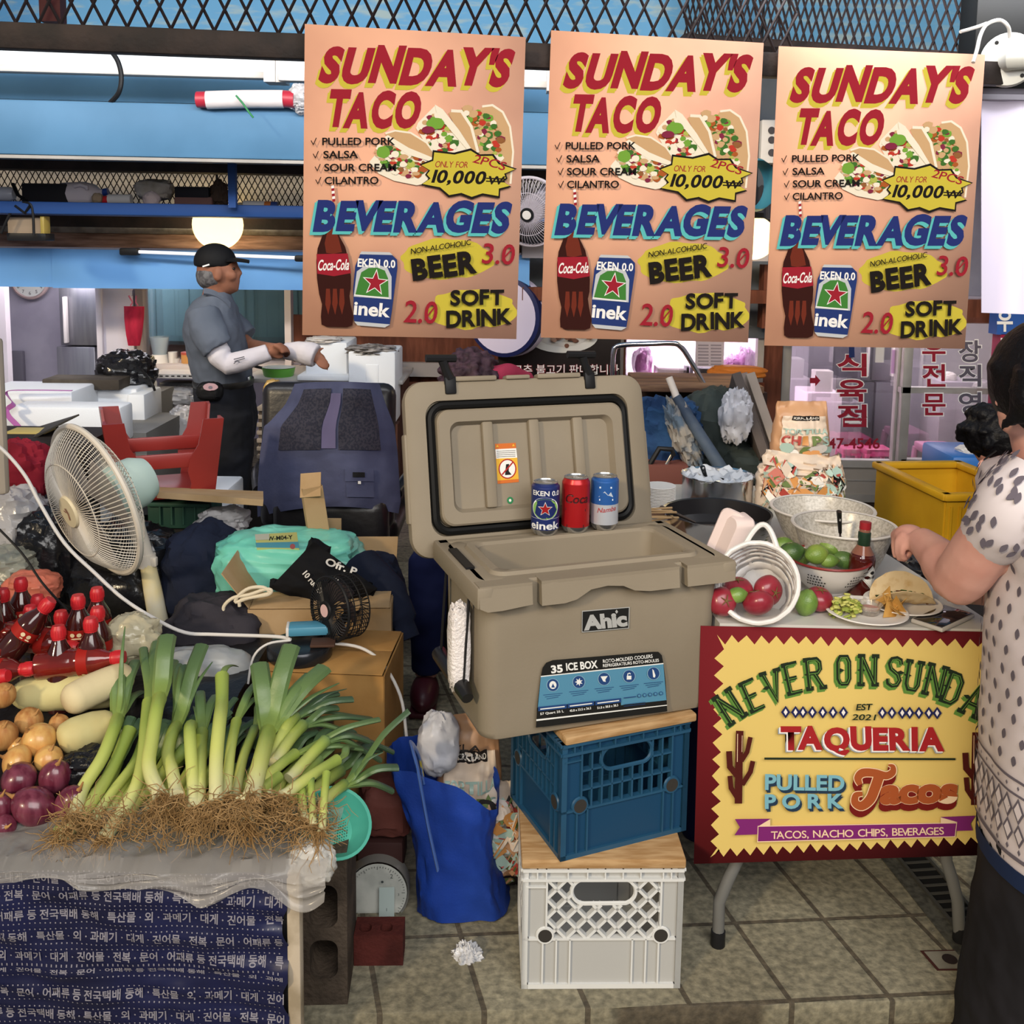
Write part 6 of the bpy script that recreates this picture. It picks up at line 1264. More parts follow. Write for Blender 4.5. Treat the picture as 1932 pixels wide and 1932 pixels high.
cable('long white cable curving past the cream fan to the small black fan',[(-30,820,2.5),(13,856,2.5),(49,900,2.48),(75,949,2.46),(122,1025,2.44),(180,1082,2.43),(232,1129,2.42),(290,1166,2.42),(348,1193,2.44),(406,1197,2.45),(520,1201,2.42),(548,1207,2.40)],0.0045,wcab)
cable('thin black wire running down to the sauce bottles at the left',[(-20,980,2.6),(40,1042,2.56),(80,1100,2.52),(128,1152,2.48)],0.003,black)
cable('white cable drooping beside the cardboard boxes to the blue bag',[(622,1213,2.40),(680,1222,2.42),(722,1252,2.40),(755,1312,2.36),(766,1380,2.34),(770,1440,2.33)],0.004,wcab)
cable('short white cable looping behind the leeks',[(548,1208,2.36),(505,1215,2.34),(478,1240,2.33),(468,1290,2.32)],0.003,wcab)
# cardboard boxes
card2 = mat('cardboard_warm','ae854f',0.85,col2='9f7541',ns=6,bump=0.05,bs=90)
def carton(label,x0,x1,y0,y1,zt,zb,rz,flaps,card=card):
    c = V(((x0+x1)/2,(y0+y1)/2,zb)); t = thing('cardboard_box',label,'box',c,None); t.rotation_euler.z = rz; w,d,h = x1-x0,y1-y0,zt-zb; th = 0.004
    b = B()
    for (cx,cy,dx,dy) in ((0,-d/2,w,th),(0,d/2,w,th),(-w/2,0,th,d),(w/2,0,th,d)): b.box((cx,cy,h/2),(dx,dy,h),0)
    b.box((0,0,0.003),(w,d,0.004),0); o = b.build('carton',card,None); o.parent = t
    for (k,ang,L) in flaps:
        hx = {'f': (0,-d/2),'b': (0,d/2),'l': (-w/2,0),'r': (w/2,0)}[k]; b = B()
        if k in 'fb': b.box((0,(L/2)*(1 if k == 'f' else -1),0),(w*0.98,L,0.003),0,bev=0.001); R_ = MX.Rotation(ang*(1 if k == 'f' else -1),4,'X')
        else: b.box(((L/2)*(1 if k == 'l' else -1),0,0),(L,d*0.98,0.003),0,bev=0.001); R_ = MX.Rotation(-ang*(1 if k == 'l' else -1),4,'Y')
        o = b.build('flap',card,None); o.parent = t; o.matrix_basis = MX.Translation((hx[0],hx[1],h+0.003)) @ R_
    return t
zA = at(600,1152,2.62).z; zB = at(620,1262,2.34).z
carton('open brown cardboard box behind the small black fan',at(462,1200,2.62).x,at(728,1200,2.62).x,2.63,2.98,zA,0.0,0.06,[('f',0.1,0.10),('b',2.6,0.12),('r',-0.35,0.14),('l',2.2,0.12)])
carton('closed brown cardboard box under the small black fan, behind the leek leaves',at(505,1262,2.34).x,at(734,1262,2.34).x,2.31,2.58,zB,0.0,-0.06,[('f',0.02,0.134),('b',0.02,0.134)],card2)
# small black fan with its base, power bank
fs_ = at(634,1147,2.44); G_ = axis_frame(fs_,(-0.70,-0.71,0.05)); sf = thing('desk_fan','small black desk fan standing on the cardboard box','fan',at(570,1262,2.42)); Rs = 0.08
b = B()
for k in range(56):
    a = 2*PI*k/56; b.tube([G_ @ V((Rs*0.28*math.cos(a),Rs*0.28*math.sin(a),0.030)),G_ @ V((Rs*0.9*math.cos(a),Rs*0.9*math.sin(a),0.028)),G_ @ V((Rs*math.cos(a),Rs*math.sin(a),0.018))],0.0014,4,0,False)
b.tube([G_ @ V((Rs*math.cos(2*PI*j/48),Rs*math.sin(2*PI*j/48),0.018)) for j in range(48)],0.0042,6,0,closed=True); b.build('front_guard',black,sf)
b = B()
for k in range(40):
    a = 2*PI*k/40; b.tube([G_ @ V((Rs*math.cos(a),Rs*math.sin(a),0.018)),G_ @ V((Rs*math.cos(a),Rs*math.sin(a),-0.045)),G_ @ V((Rs*0.8*math.cos(a),Rs*0.8*math.sin(a),-0.055)),G_ @ V((0.02*math.cos(a),0.02*math.sin(a),-0.06))],0.0012,4,0,False)
for z in (-0.0,-0.022,-0.045): b.tube([G_ @ V((Rs*math.cos(2*PI*j/40),Rs*math.sin(2*PI*j/40),z)) for j in range(40)],0.0018,5,0,closed=True)
b.build('rear_guard',black,sf)
b = B(); b.lathe([(Rs*0.3,0.026),(Rs*0.3,0.032),(Rs*0.27,0.035),(0,0.036)],24,0,G_); b.build('hub',black,sf); b = B(); b.lathe([(0,0.0365),(Rs*0.2,0.0362)],24,0,G_,cap=False); b.build('hub_badge',mat('badge_pink','d8b4b2',0.4),sf)
for k in range(5):
    b = B(); a0 = 2*PI*k/5; b.sheet(lambda u,v: G_ @ V(((0.018+0.052*v)*math.cos(a0+(u-.5)*1.0),(0.018+0.052*v)*math.sin(a0+(u-.5)*1.0),0.016*(u-.5)-0.01)),6,5,0,thick=0.0015); b.build('blade',mat('blade_dark','3a3234',0.4),sf)
b = B(); b.tube([G_ @ V((0,-Rs*0.2,-0.05)),at(628,1190,2.46),at(624,1205,2.43),at(590,1218,2.42),at(560,1232,2.41)],[0.012,0.011,0.011,0.011,0.010],12); b.build('arm',black,sf)
bc = at(566,1262,2.40); bc.z = zB+0.006; b = B(); b.lathe([(0.077,0),(0.08,0.004),(0.08,0.028),(0.076,0.034),(0.05,0.036),(0,0.036)],36,0,MX.Translation(bc)); b.build('base',mat('fan_base','2c2e33',0.25,0.5),sf)
b = B(); b.box((0,0,0),(0.11,0.05,0.026),0,bev=0.009,mx=MX.Translation(V((at(585,1208,2.43).x,2.43,zB+0.066))) @ rotz(0.15)); b.box((-0.054,0,0),(0.008,0.048,0.024),1,bev=0.003,mx=MX.Translation(V((at(585,1208,2.43).x,2.43,zB+0.066))) @ rotz(0.15)); tag(b.build('power_bank',[mat('bank_blue','4b8aa6',0.35),mat('bank_white','dcd8d4',0.4)]),'light blue power bank with a white end beside the fan arm','power bank')
b = B(); b.box((0,0,0),(0.06,0.05,0.007),0,bev=0.002,mx=MX.Translation(V((at(612,1226,2.40).x,2.385,zB+0.048))) @ rotz(0.1)); tag(b.build('notebook',mat('brown_leather','4a342a',0.6)),'thin dark brown notebook under the power bank','notebook')
# bags and clothes on the pile
tealb = mat('teal_bag','66bda9',0.3,col2='7accb8',ns=5,bump=0.25,bs=18)
t = thing('shopping_bag','teal plastic bag with a yellow and blue label on top of the clothes pile','bag',at(545,1100,2.95))
b = B(); vs,fs = bag(at(545,1068,2.92),(0.215,0.13,0.098),31,0.1,1.7,3.2,56,40,0.06,rz=-0.05,tilt=(0.05,0.0)); b.add(vs,fs); b.build('bag_body',tealb,t)
b = B(); f = Flat(b,lambda x,y,h: at(x,y,2.792-h+(1020-y)*-0.0014),0.0004); f.poly([(481,1008),(560,1004),(565,1040),(485,1038)],0); f.poly([(482,1024),(563,1022),(565,1034),(484,1033)],1); f.ellipse(552,1031,5,5,2); f.text('W-M04-Y',505,1020,552,1017,8,3,0.02); f.poly([(481,1008),(508,1007),(508,1018),(482,1019)],4)
b.build('label',[mat('lab_yellow','d8d68e',0.5),mat('lab_blue','5fa5c8',0.5),mat('lab_red','c0606a',0.5),mat('lab_ink','2a2a2a',0.5),mat('lab_white','d5d5cf',0.5)],t,sharp=0)
tb = thing('tote_bag','black cloth tote with white lettering leaning in front of the teal bag','bag',at(610,1140,2.75))
def tote(u,v):
    p = [(508,1110),(592,1022),(712,1110),(640,1160)]; a = (V(p[0])*(1-u)+V(p[1])*u)*(1-v)+(V(p[3])*(1-u)+V(p[2])*u)*v
    return at(a.x,a.y,2.70-0.05*math.sin(PI*u)*math.sin(PI*v)+0.02*fbm((u*3,v*3,8))+0.0*v)
b = B(); b.sheet(tote,26,26,0,thick=-0.03); tm = quadmap((508,1110),(592,1022),(712,1110),(640,1160)); f = Flat(b,lambda x,y,h: tote(*tm(x,y))+V((0,-0.010-h,0.004)),0.0003)
f.text('Ofr. P',614,1065,672,1086,14,1,0.03); f.text('10 rue D.',572,1083,606,1124,11,1,0.03); f.text('ris',625,1090,640,1096,7,1,0.03); b.build('cloth',[mat('tote_black','131316',0.9,bump=0.1,bs=80),mat('tote_print','d8d4cf',0.7)],tb)
rope = mat('cream_rope','d9ccb2',0.8); b = B(); b.tube(smooth([at(*p,2.6) for p in ((424,1166),(422,1145),(440,1128),(470,1122),(500,1112),(512,1114),(505,1122),(470,1128),(445,1136),(450,1124),(470,1110),(496,1108),(508,1118),(490,1124),(455,1132),(452,1144))],4),0.0048,8); tag(b.build('rope',rope),'cream cotton cord coiled on the dark cloth beside the tote','cord')
lump('jacket','navy jacket heaped to the right of the teal bag, sleeve hanging down','clothes',690,1120,2.92,140,150,0.22,navy,5,0.16,1.6,2.3,0.08)
b = B(); b.tube(smooth([at(680,1060,2.86),at(735,1120,2.78),at(758,1170,2.74),at(772,1205,2.72)],5),[0.06]*6+[0.05]*5+[0.035]*5,12,flat=0.7); tag(b.build('sleeve',navy),'dark navy sleeve hanging over the corner of the open cardboard box','clothes')
lump('trousers','charcoal cloth heaped left of the open cardboard box','clothes',410,1200,2.66,190,150,0.26,char,8,0.16,1.7,2.4,0.08)
lump('jacket','dark navy cloth heap between the fan pole and the teal bag','clothes',385,1085,2.98,150,190,0.3,navy,12,0.16,1.6,2.3,0.07)
lump('garbage_bag','shiny black bag under the guard of the cream fan','bag',235,1085,3.0,230,190,0.3,blk,14,0.2,1.8,2.3,0.12)
lump('garbage_bag','black backpack like bag standing left below the cream fan','bag',100,1050,2.92,110,170,0.2,blk,17,0.18,1.8,2.6,0.1)
lump('plastic_bag','clear plastic bag of odds and ends at the left picture edge','bag',20,1000,3.0,130,150,0.2,clear,19,0.2,2.0,2.4,0.12)
lump('plastic_bag','grey clear bag low at the left edge, above the orange one','bag',15,1065,2.8,110,60,0.2,mat('greenish_wrap','98998c',0.3,alpha=0.85,bump=0.4,bs=30),22,0.2,2.0,2.4,0.1)
lump('plastic_bag','orange plastic bag behind the sauce bottles','bag',62,1108,2.7,100,60,0.12,mat('orange_bag','c9705a',0.35,bump=0.2,bs=30),25,0.15,1.8,2.3,0.08)
lump('cloth','crumpled red cloth left of the cream fan','cloth',45,890,3.1,100,110,0.14,mat('red_cloth','8e2233',0.85,col2='741a29',ns=6),27,0.18,2.2,2.4,0.12)
lump('bag','dark stuffed bag behind the black bags at the far left','bag',20,945,3.2,120,60,0.2,char,29)
b = B(); b.box((0,0,0),(0.55,0.3,0.02),0,mx=MX.Translation(at(20,1150,2.98)+V((0,0,-0.02)))); b.box((0,0,0),(0.52,0.28,0.4),0,mx=MX.Translation(V((at(20,1150,2.98).x,2.98,0.205)))); tag(b.build('bench',mat('dark_bench','2a2523',0.7)),'low dark bench under the black bags at the left','bench')
b = B(); b.box((0,0,0),(0.62,0.32,0.5),0,bev=0.01,mx=MX.Translation(V((at(500,1150,3.0).x,3.18,0.25)))); tag(b.build('crate',mat('dark_crate','1f2022',0.6)),'dark crate under the teal bag and the clothes pile','crate')
b = B(); b.box((0,0,0),(0.2,0.03,0.42),0,bev=0.012,mx=MX.Translation(at(-61,785,2.62))); q_ = at(-80,785,2.65); b.tube([(q_.x,2.66,0.0),(q_.x,2.66,q_.z)],0.015,8); tag(b.build('panel',mat('beige_metal','a59b8e',0.5)),'beige metal panel corner cut off by the left picture edge','panel')
# red stool upside down, cardboard, green crate
stq = at(305,925,3.42); stool = thing('plastic_stool','red plastic stool standing upside down behind the cream fan','stool',stq); redp = mat('red_plastic','8f2c28',0.35,col2='842824',ns=4); SM = MX.Translation(stq) @ rotz(math.radians(24))
b = B(); b.box((0,0,0.012),(0.29,0.29,0.02),0,bev=0.006,mx=SM)
for sx in (1,-1):
    b.box((sx*0.155,0,0.135),(0.012,0.32,0.05),0,bev=0.004,mx=SM); b.box((0,sx*0.155,0.135),(0.32,0.012,0.05),0,bev=0.004,mx=SM)
b.build('seat',redp,stool)
for sx in (1,-1):
    for sy in (1,-1):
        b = B(); vs = []
        for i in range(7):
            t = i/6; z = 0.01+0.265*t; o = 0.135+0.03*t; w = 0.07-0.016*t+(0.03*max(0,1-abs(z-0.12)/0.07))
            for (a,c) in ((w,0),(0,0),(0,w),(-0.008,w),(-0.012,-0.012),(w,-0.008)): vs.append(SM @ V((sx*(o+0.012-a),sy*(o+0.012-c),z)))
        n = 6; fs = [(i*n+j,i*n+(j+1) % n,(i+1)*n+(j+1) % n,(i+1)*n+j) for i in range(6) for j in range(n)]; fs += [tuple(range(n)),tuple(6*n+j for j in range(n))]; b.add(vs,fs); b.build('leg',redp,stool)
b = B(); b.sheet(lambda u,v: at(296+200*u,930+8*u+14*v*(0.7+0.5*u),3.30-0.2*v+0.02*math.sin(u*5)),16,6,0,thick=0.02); tag(b.build('cardboard',card),'flattened cardboard lying on the green crate below the red stool','cardboard')
gc = thing('crate','dark green plastic crate under the flattened cardboard','crate',at(335,995,3.25)); b = B(); pbox(b,278,952,394,998,3.28,0.16,0,0,0.006)
for x in (300,322,344,366,386): pbox(b,x,956,x+3,990,3.272,0.01,1)
pbox(b,276,950,396,957,3.268,0.02,1,0,0.003); b.build('crate_body',[mat('green_crate','2c4a3f',0.5),mat('green_rib','35564a',0.5)],gc)
b = B(); b.box((at(335,1000,3.28).x,3.375,at(335,1000,3.28).z/2),(0.36,0.16,at(335,999,3.28).z),0); tag(b.build('box',mat('dark_box','2b2826',0.7)),'dark box under the green crate','box')
b = B(); b.box((at(305,927,3.5).x,3.62,at(305,927,3.5).z/2),(0.44,0.3,at(305,927,3.5).z-0.01),0,bev=0.01); tag(b.build('box',foam),'white foam box under the upside down red stool','box')
lump('plastic_bag','clear crumpled plastic right of the green crate','bag',420,985,3.2,90,50,0.15,clear,33,0.2,2,2.4,0.12)
# tall narrow open cardboard sleeve
cs = thing('cardboard_box','small narrow open cardboard box standing in front of the vest','box',at(590,1000,3.0)); b = B()
Q = MX.Translation(at(594,962,3.0)) @ MX.Rotation(-0.14,4,'Y') @ rotz(0.35)
for cx,cy,dx,dy in ((0,-0.025,0.06,0.002),(0,0.025,0.06,0.002),(-0.03,0,0.002,0.05),(0.03,0,0.002,0.05)): b.box((cx,cy,0),(dx,dy,0.15),0,mx=Q)
b.build('carton',card,cs); b = B(); b.box((0,0.0,0.0),(0.062,0.08,0.003),0,mx=MX.Translation(at(586,915,2.99)) @ MX.Rotation(0.9,4,'X') @ rotz(0.1)); b.build('flap',card,cs)
b = B(); pbox(b,606,978,644,1014,3.06,0.004,0,0,0.001); tag(b.build('cardboard',card),'small cardboard flap sticking up right of the teal bag','cardboard')
# chair with vest
ch = thing('office_chair','black office chair with a navy vest hung over its back','chair',at(625,1060,3.5)); leather = mat('black_leather','1b191b',0.35,bump=0.1,bs=40)
b = B(); cbk_ = at(620,860,3.62); b.box((0,0,0),(px(262,3.5),0.10,px(290,3.5)),0,bev=0.045,mx=MX.Translation(cbk_) @ MX.Rotation(-0.12,4,'X'),seg=4); b.build('backrest',leather,ch)
b = B(); b.box((cbk_.x,3.9,0.45),(0.5,0.5,0.12),0,bev=0.05,seg=4); b.build('seat',leather,ch)
b = B(); b.box((cbk_.x+0.02,3.56,0.42),(0.42,0.12,0.40),0,bev=0.05,seg=3); b.build('lower_back',leather,ch)
for sx in (-1,1): b = B(); b.tube(smooth([V((cbk_.x+sx*0.25,3.6,0.62)),V((cbk_.x+sx*0.29,3.75,0.66)),V((cbk_.x+sx*0.29,4.0,0.64)),V((cbk_.x+sx*0.26,4.05,0.45))],4),0.025,10); b.build('armrest',leather,ch)
b = B(); b.tube([(cbk_.x,3.85,0.4),(cbk_.x,3.85,0.08)],0.03,12)
for k in range(5): a = 2*PI*k/5+0.3; b.tube([(cbk_.x,3.85,0.1),(cbk_.x+0.28*math.cos(a),3.85+0.28*math.sin(a),0.06)],[0.03,0.02],8); b.ell((cbk_.x+0.28*math.cos(a),3.85+0.28*math.sin(a),0.03),(0.03,0.03,0.03),0)
b.build('base',black,ch)
vest = thing('vest','navy grey work vest with mesh panels draped over the chair back','vest',at(620,955,3.4)); VP = [(720,556,716),(738,549,721),(760,538,728),(785,515,738),(802,498,744),(850,491,750),(900,487,753),(945,485,756),(972,486,752)]
def vest_s(u,v,h=0.0):
    y = 720+252*v; 
    for (ya,la,ra),(yb,lb,rb_) in zip(VP,VP[1:]):
        if y <= yb+0.01: k = (y-ya)/(yb-ya); l = la+(lb-la)*k; r = ra+(rb_-ra)*k; break
    s = abs(2*u-1); yy = y-(16*(1-(2*u-1.1)**2) if v > 0.85 else 0)*max(0,(v-0.85)/0.15)+4*s*s*(1-v)
    return at(l+(r-l)*u,yy,3.46+0.13*s**3+0.05*max(0,0.1-v)*10*0.4-h+0.012*math.sin(u*17)*v**2+0.008*fbm((u*4,v*4,3)))
vm = mat('vest_cloth','50546f',0.85,col2='444863',ns=5,bump=0.1,bs=70); b = B(); b.sheet(vest_s,48,40,0,thick=-0.006); b.build('vest_body',vm,vest)
meshm = mat('vest_mesh','2a2b38',0.8,col2='3a3944',ns=120,contrast=(.45,.55))
for x0,x1 in ((0.13,0.44),(0.57,0.88)):
    b = B(); b.sheet(lambda u,v: vest_s(x0+(x1-x0)*u,0.05+0.46*v-0.0,0.006),16,16,0); b.build('mesh_panel',meshm,vest)
def vpatch(name,x0,x1,y0,y1,mt_,h): b = B(); b.sheet(lambda u,v: vest_s((x0+(x1-x0)*u-487)/268,(y0+(y1-y0)*v-720)/252,h),6,6,0,thick=-0.003); return b.build(name,mt_,vest)
vpatch('pocket',654,706,890,940,vm,0.008); vpatch('pocket_flap',652,707,884,908,vm,0.012); vpatch('centre_strip',606,634,742,846,mat('vest_strip','655f80',0.85),0.007); pt_ = vpatch('brand_patch',667,690,891,900,black,0.016); vpatch('snap',677,682,908,913,wht,0.016)
# things behind: foam boxes, wooden block, black and red bags
for (lb,x0,y0,x1,y1,Y,d) in (('white foam box at the left edge tied with a purple strap',-40,738,136,817,4.25,0.3),('tall white foam box behind, carrying the dark wooden block',100,733,258,797,4.55,0.3),('white foam box end standing right of the wooden block',240,744,273,799,4.5,0.25),('wide white foam box lid in front of the taller ones',20,768,227,838,4.05,0.15)):
    pxbox('foam_box',lb,'box',x0,y0,x1,y1,Y,d,foam,0.03,0.012,'foam boxes on the left')
pxbox('wooden_block','dark weathered wooden block lying on the foam boxes','wood',80,716,224,736,4.5,0.16,mat('weathered_wood','5b544c',0.85,col2='423c36',ns=7,bump=0.3,bs=40),0.03,0.006)
b = B(); P_ = [(136,737,4.22),(60,736,4.2),(14,738,4.2),(18,752,4.18),(26,762,4.0),(14,772,4.0),(16,785,3.98),(30,800,3.97),(44,815,3.96)]; b.tube(smooth([at(*p) for p in P_],4),0.012,6,flat=0.15); tag(b.build('strap',mat('purple_strap','a35b9c',0.5)),'purple strap hanging over the foam boxes at the left','strap')
b = B(); b.sheet(lambda u,v: at(40+110*u,818-34*u+22*v*(1-u),3.7-0.25*v),8,4,0,thick=0.006); tag(b.build('umbrella',mat('dark_flap','3c3a36',0.6)),'folded dark umbrella cloth above the red cloth at the left','umbrella')
b = B(); pbox(b,8,816,84,838,3.5,0.1,0,0.03,0.004); f = Flat(b,lambda x,y,h: at(x,y,3.495-h),0.001); f.ellipse(35,826,12,6,1); f.stroke([(55,822),(75,832)],5,1); tag(b.build('box',[mat('yellow_card','b5a363',0.6),mat('pale_print','d8d2bf',0.6)]),'yellowish printed carton at the left above the red cloth','box')
b = B(); b.box((at(60,860,3.4).x-0.05,3.5,0.42),(0.5,0.3,0.84),0); tag(b.build('table',mat('dark_bench','2a2523',0.7)),'dark table block under the yellowish carton','table')
b = B(); b.box((at(130,900,4.4).x,4.45,0.36),(0.85,0.5,0.70),0); tag(b.build('table',mat('grey_table','7d7b78',0.6)),'grey table under the white foam boxes','table')
lump('garbage_bag','tied black bag standing behind the wooden block','bag',238,702,4.75,100,76,0.2,blk,41,0.2,2.0,2.2,0.14); 
b = B(); b.tube(smooth([at(262,690,4.7),at(285,720,4.6),at(292,737,4.6)],4),0.006,6); tag(b.build('bag_string',black),'black string trailing from the tied black bag','string')
b = B(); b.box((at(238,740,4.7).x,4.8,at(238,741,4.7).z/2),(0.3,0.25,at(238,741,4.7).z),0); tag(b.build('box',mat('grey_table','7d7b78',0.6)),'grey box under the tied black bag','box')
rbag = thing('hand_bag','crimson cloth bag hanging on the white pillar','bag',at(253,610,5.1)); b = B(); b.loft([(at(253,578,5.08),(0.052,0,0),(0,0.008,0)),(at(253,600,5.07),(0.05,0,0),(0,0.02,0)),(at(253,630,5.07),(0.04,0,0),(0,0.024,0)),(at(253,652,5.08),(0.03,0,0),(0,0.014,0))],16,0,True,2.4); b.build('pouch',mat('crimson_cloth','b3243f',0.7,col2='961c33',ns=12,stretch=(3,3,.6)),rbag)
for sx in (-1,1): b = B(); b.tube([at(253+sx*7,577,5.07),at(253+sx*3,570,5.07),at(250+sx*7,558,5.08)],0.004,6); b.build('handle',mat('pink_handle','c96a80',0.6),rbag)
b = B(); b.tube([at(249,558,5.09),at(250,548,5.12)],0.002,6); tag(b.build('hook',steel),'thin wire hook holding the crimson bag','hook')
# ---------------------------------------------------------------- high shelf, hanging lamps and the shops behind
ivory = mat('ivory','d8d2cd',0.5)
for k,(x0,x1) in enumerate(((-330,505),(528,1040))):
    l = thing('ceiling_light',['long white strip light under the roof at the left','white strip light running behind the leftmost poster'][k],'light',at((x0+x1)/2,108+0.04*(x0+x1)/2*0.5+20,4.3))
    sl = 0.032; Y = 4.3
    def seg3(xa,xb,ya,yb,Yd,m,b): pbox(b,xa,ya+sl*(xa+xb)/2,xb,yb+sl*(xa+xb)/2,Y+Yd,0.06,0,0.09+0.0,0.008)
    b = B(); seg3(x0,x1,92,124,-0.02,0,b); b.build('diffuser',mat('lamp_diffuser','d3dde3',0.3,emit=0.3),l)
    b = B(); seg3(x0,x1,121,134,-0.03,0,b); b.build('housing',ivory,l)
    b = B(); pbox(b,x0-8,90+sl*x0,x0+8,138+sl*x0,Y-0.05,0.1); b.build('end_cap',ivory,l); b = B(); pbox(b,x1-8,90+sl*x1,x1+14,138+sl*x1,Y-0.05,0.1); b.build('end_cap',ivory,l)
cable('black cable looping in front of the strip light at the left',[(206,92,4.1),(222,115,4.1),(229,145,4.1),(224,175,4.1),(206,196,4.13)],0.010,black)
roll = thing('rolled_banner','white and red rolled banner in plastic lying on the blue beam','banner',at(470,196,4.2)); b = B(); b.tube([at(372,188,4.12),at(396,188,4.12)],0.032,14,1); b.tube(smooth([at(390,189,4.12),at(460,187,4.13),at(535,187,4.14)],3),0.036,16,0); b.tube([at(528,186,4.14),at(556,188,4.14)],0.034,14,1); b.build('roll',[mat('roll_white','d8d0d0',0.4,bump=0.2,bs=20),mat('roll_red','a8283a',0.4)],roll)
b = B(); b.tube(smooth([at(445,180,4.07),at(458,195,4.07),at(470,212,4.06),at(478,222,4.06)],3),0.004,6); b.build('green_tie',mat('green_tie','2f7a4a',0.5),roll)
lump('plastic_bag','clear plastic twisted at the end of the rolled banner','bag',572,185,4.16,50,45,0.1,clear,51,0.25,2.2,2.2,0.14)
# shelf clutter (resting on the blue rail)
SY = 4.55
def sh(name,label,cat,x0,y0,x1,y1,mt_,dp=0.08,bev=0.008): return pxbox(name,label,cat,x0,y0,x1,y1,SY,dp,mt_,0,bev)
jar_ = thing('plastic_jar','clear plastic jar lying at the left end of the mesh shelf','jar',at(5,380,SY)); b = B(); b.tube([at(-20,366,SY),at(20,366,SY),at(27,366,SY)],[0.032,0.032,0.024],16); b.build('jar_body',mat('jar_clear','c4c6d2',0.2,alpha=0.8),jar_)
sh('black_case','black slatted case leaning on the mesh shelf','case',40,346,126,384,mat('case_black','222024',0.6)); b = B(); b.tube([at(24,346,SY),at(34,368,SY),at(52,380,SY)],0.016,8,flat=0.4); tag(b.build('strap',black),'black strap beside the slatted case on the shelf','strap')
jg = thing('jug','white plastic jug with a blue cap lying on the mesh shelf','jug',at(155,386,SY)); b = B(); b.loft([(at(116,366,SY+.06),(0,0.04,0),(0,0,0.042)),(at(122,366,SY+.06),(0,0.06,0),(0,0,0.05)),(at(160,365,SY+.06),(0,0.06,0),(0,0,0.052)),(at(178,367,SY+.06),(0,0.05,0),(0,0,0.046)),(at(190,366,SY+.06),(0,0.02,0),(0,0,0.02)),(at(195,364,SY+.06),(0,0.017,0),(0,0,0.017))],18,0,True,3.0); b.build('jug_body',mat('jug_pink_white','dcd0d4',0.45),jg)
b = B(); b.tube([at(193,363,SY+.06),at(204,361,SY+.06)],0.016,14); b.build('cap',mat('cap_blue','2c4a9a',0.4),jg); b = B(); b.tube([at(140,352,SY),at(152,349,SY),at(164,353,SY),at(164,358,SY)],0.009,8); b.build('handle',mat('jug_pink_white','dcd0d4',0.45),jg)
cn2 = thing('spray_can','white spray can with a red cap lying on the mesh shelf','can',at(220,384,SY)); b = B(); b.tube([at(205,376,SY),at(248,376,SY)],0.022,16); b.build('can_body',ivory,cn2); b = B(); b.tube([at(192,377,SY),at(206,377,SY)],0.018,14); b.build('cap',capm,cn2)
lump('rag','tan crumpled rag in front of the blue cap on the shelf','rag',184,374,SY-.02,18,18,0.04,mat('tan_rag','a08a72',0.8),52)
lump('cloth','dirty white cloth bundle on the mesh shelf','cloth',292,358,SY+.03,66,36,0.1,mat('dirty_white','b5aca2',0.8,col2='8f8476',ns=9),53,0.15,2,2.8)
lump('hat','pinkish white pointed cloth in front of the bundle on the shelf','cloth',286,376,SY-.03,30,28,0.06,mat('pinkish_cloth','c8b4b0',0.8),54,0.12,2,2.0)
sh('tray','black tray standing on the brown box on the shelf','tray',328,352,394,374,mat('case_black','222024',0.6),0.05); sh('box','reddish brown flat box on the mesh shelf','box',328,371,400,391,mat('redbrown_box','7c5a54',0.7))
lump('wood_knot','dark twisted wooden piece beside the blue post on the shelf','wood',414,368,SY+.04,30,48,0.06,mat('dark_wood','4a3a30',0.8),55,0.3,2.5,2.0,0.15)
cn3 = thing('spray_can','striped spray can lying right of the blue post on the shelf','can',at(490,393,SY)); b = B(); b.tube([at(460,387,SY+.05),at(500,388,SY+.05)],0.02,16,0); b.tube([at(500,388,SY+.05),at(512,388.5,SY+.05)],0.02,16,1); b.tube([at(512,388.5,SY+.05),at(524,389,SY+.05)],0.02,16,2); b.tube([at(450,387,SY+.05),at(460,387,SY+.05)],0.012,12,3); b.build('can_body',[ivory,mat('stripe_orange','c9702f',0.4),mat('stripe_navy','2c3f7a',0.4),mat('can_tan','b8a88a',0.5)],cn3)
# floodlight, globe lamps
fl_ = thing('floodlight','black floodlight on a bracket hanging at the top left','lamp',at(48,450,4.4)); b = B(); pbox(b,14,410,80,446,4.42,0.05,0,0,0.004); b.build('glass',mat('flood_glass','b9a48c',0.15,alpha=0.5),fl_); b = B(); pbox(b,12,440,86,454,4.4,0.09,0,0,0.004); pbox(b,76,408,83,446,4.41,0.06,1,0,0.002); b.build('body',[black,mat('brass_edge','b39a4a',0.4)],fl_)
b = B(); b.tube(smooth([at(2,440,4.38),at(22,398,4.38),at(38,384,4.38),at(56,384,4.38),at(62,400,4.38),at(64,444,4.38)],4),0.006,8); b.tube([at(30,388,4.38),at(48,402,4.38),at(58,388,4.38)],0.014,8,flat=0.5); b.build('bracket',black,fl_)
def globe(label,x,y,Y,r,power,rod):
    p = at(x,y,Y); g = thing('globe_lamp',label,'lamp',p,'globe lamps'); b = B(); b.ell((0,0,0),(r,r,r),0,MX.Translation(p),28,18); b.build('globe',mat('globe_glass','ffdf9a',0.2,emit=2.6),g)
    b = B(); b.tube([p+V((0,0,r*0.9)),p+V((0,0,r*1.15))],0.04,14); b.tube([p+V((0,0,r*1.1)),V((p.x,p.y,rod))],0.006,6); b.build('fitting',black,g)
    d = bpy.data.lights.new('globe_bulb','POINT'); d.energy = power; d.color = (1.0,0.78,0.45); d.shadow_soft_size = 0.05; o = bpy.data.objects.new('globe_bulb',d); COL.objects.link(o); o.location = p-V((0,0.0,r+0.06))
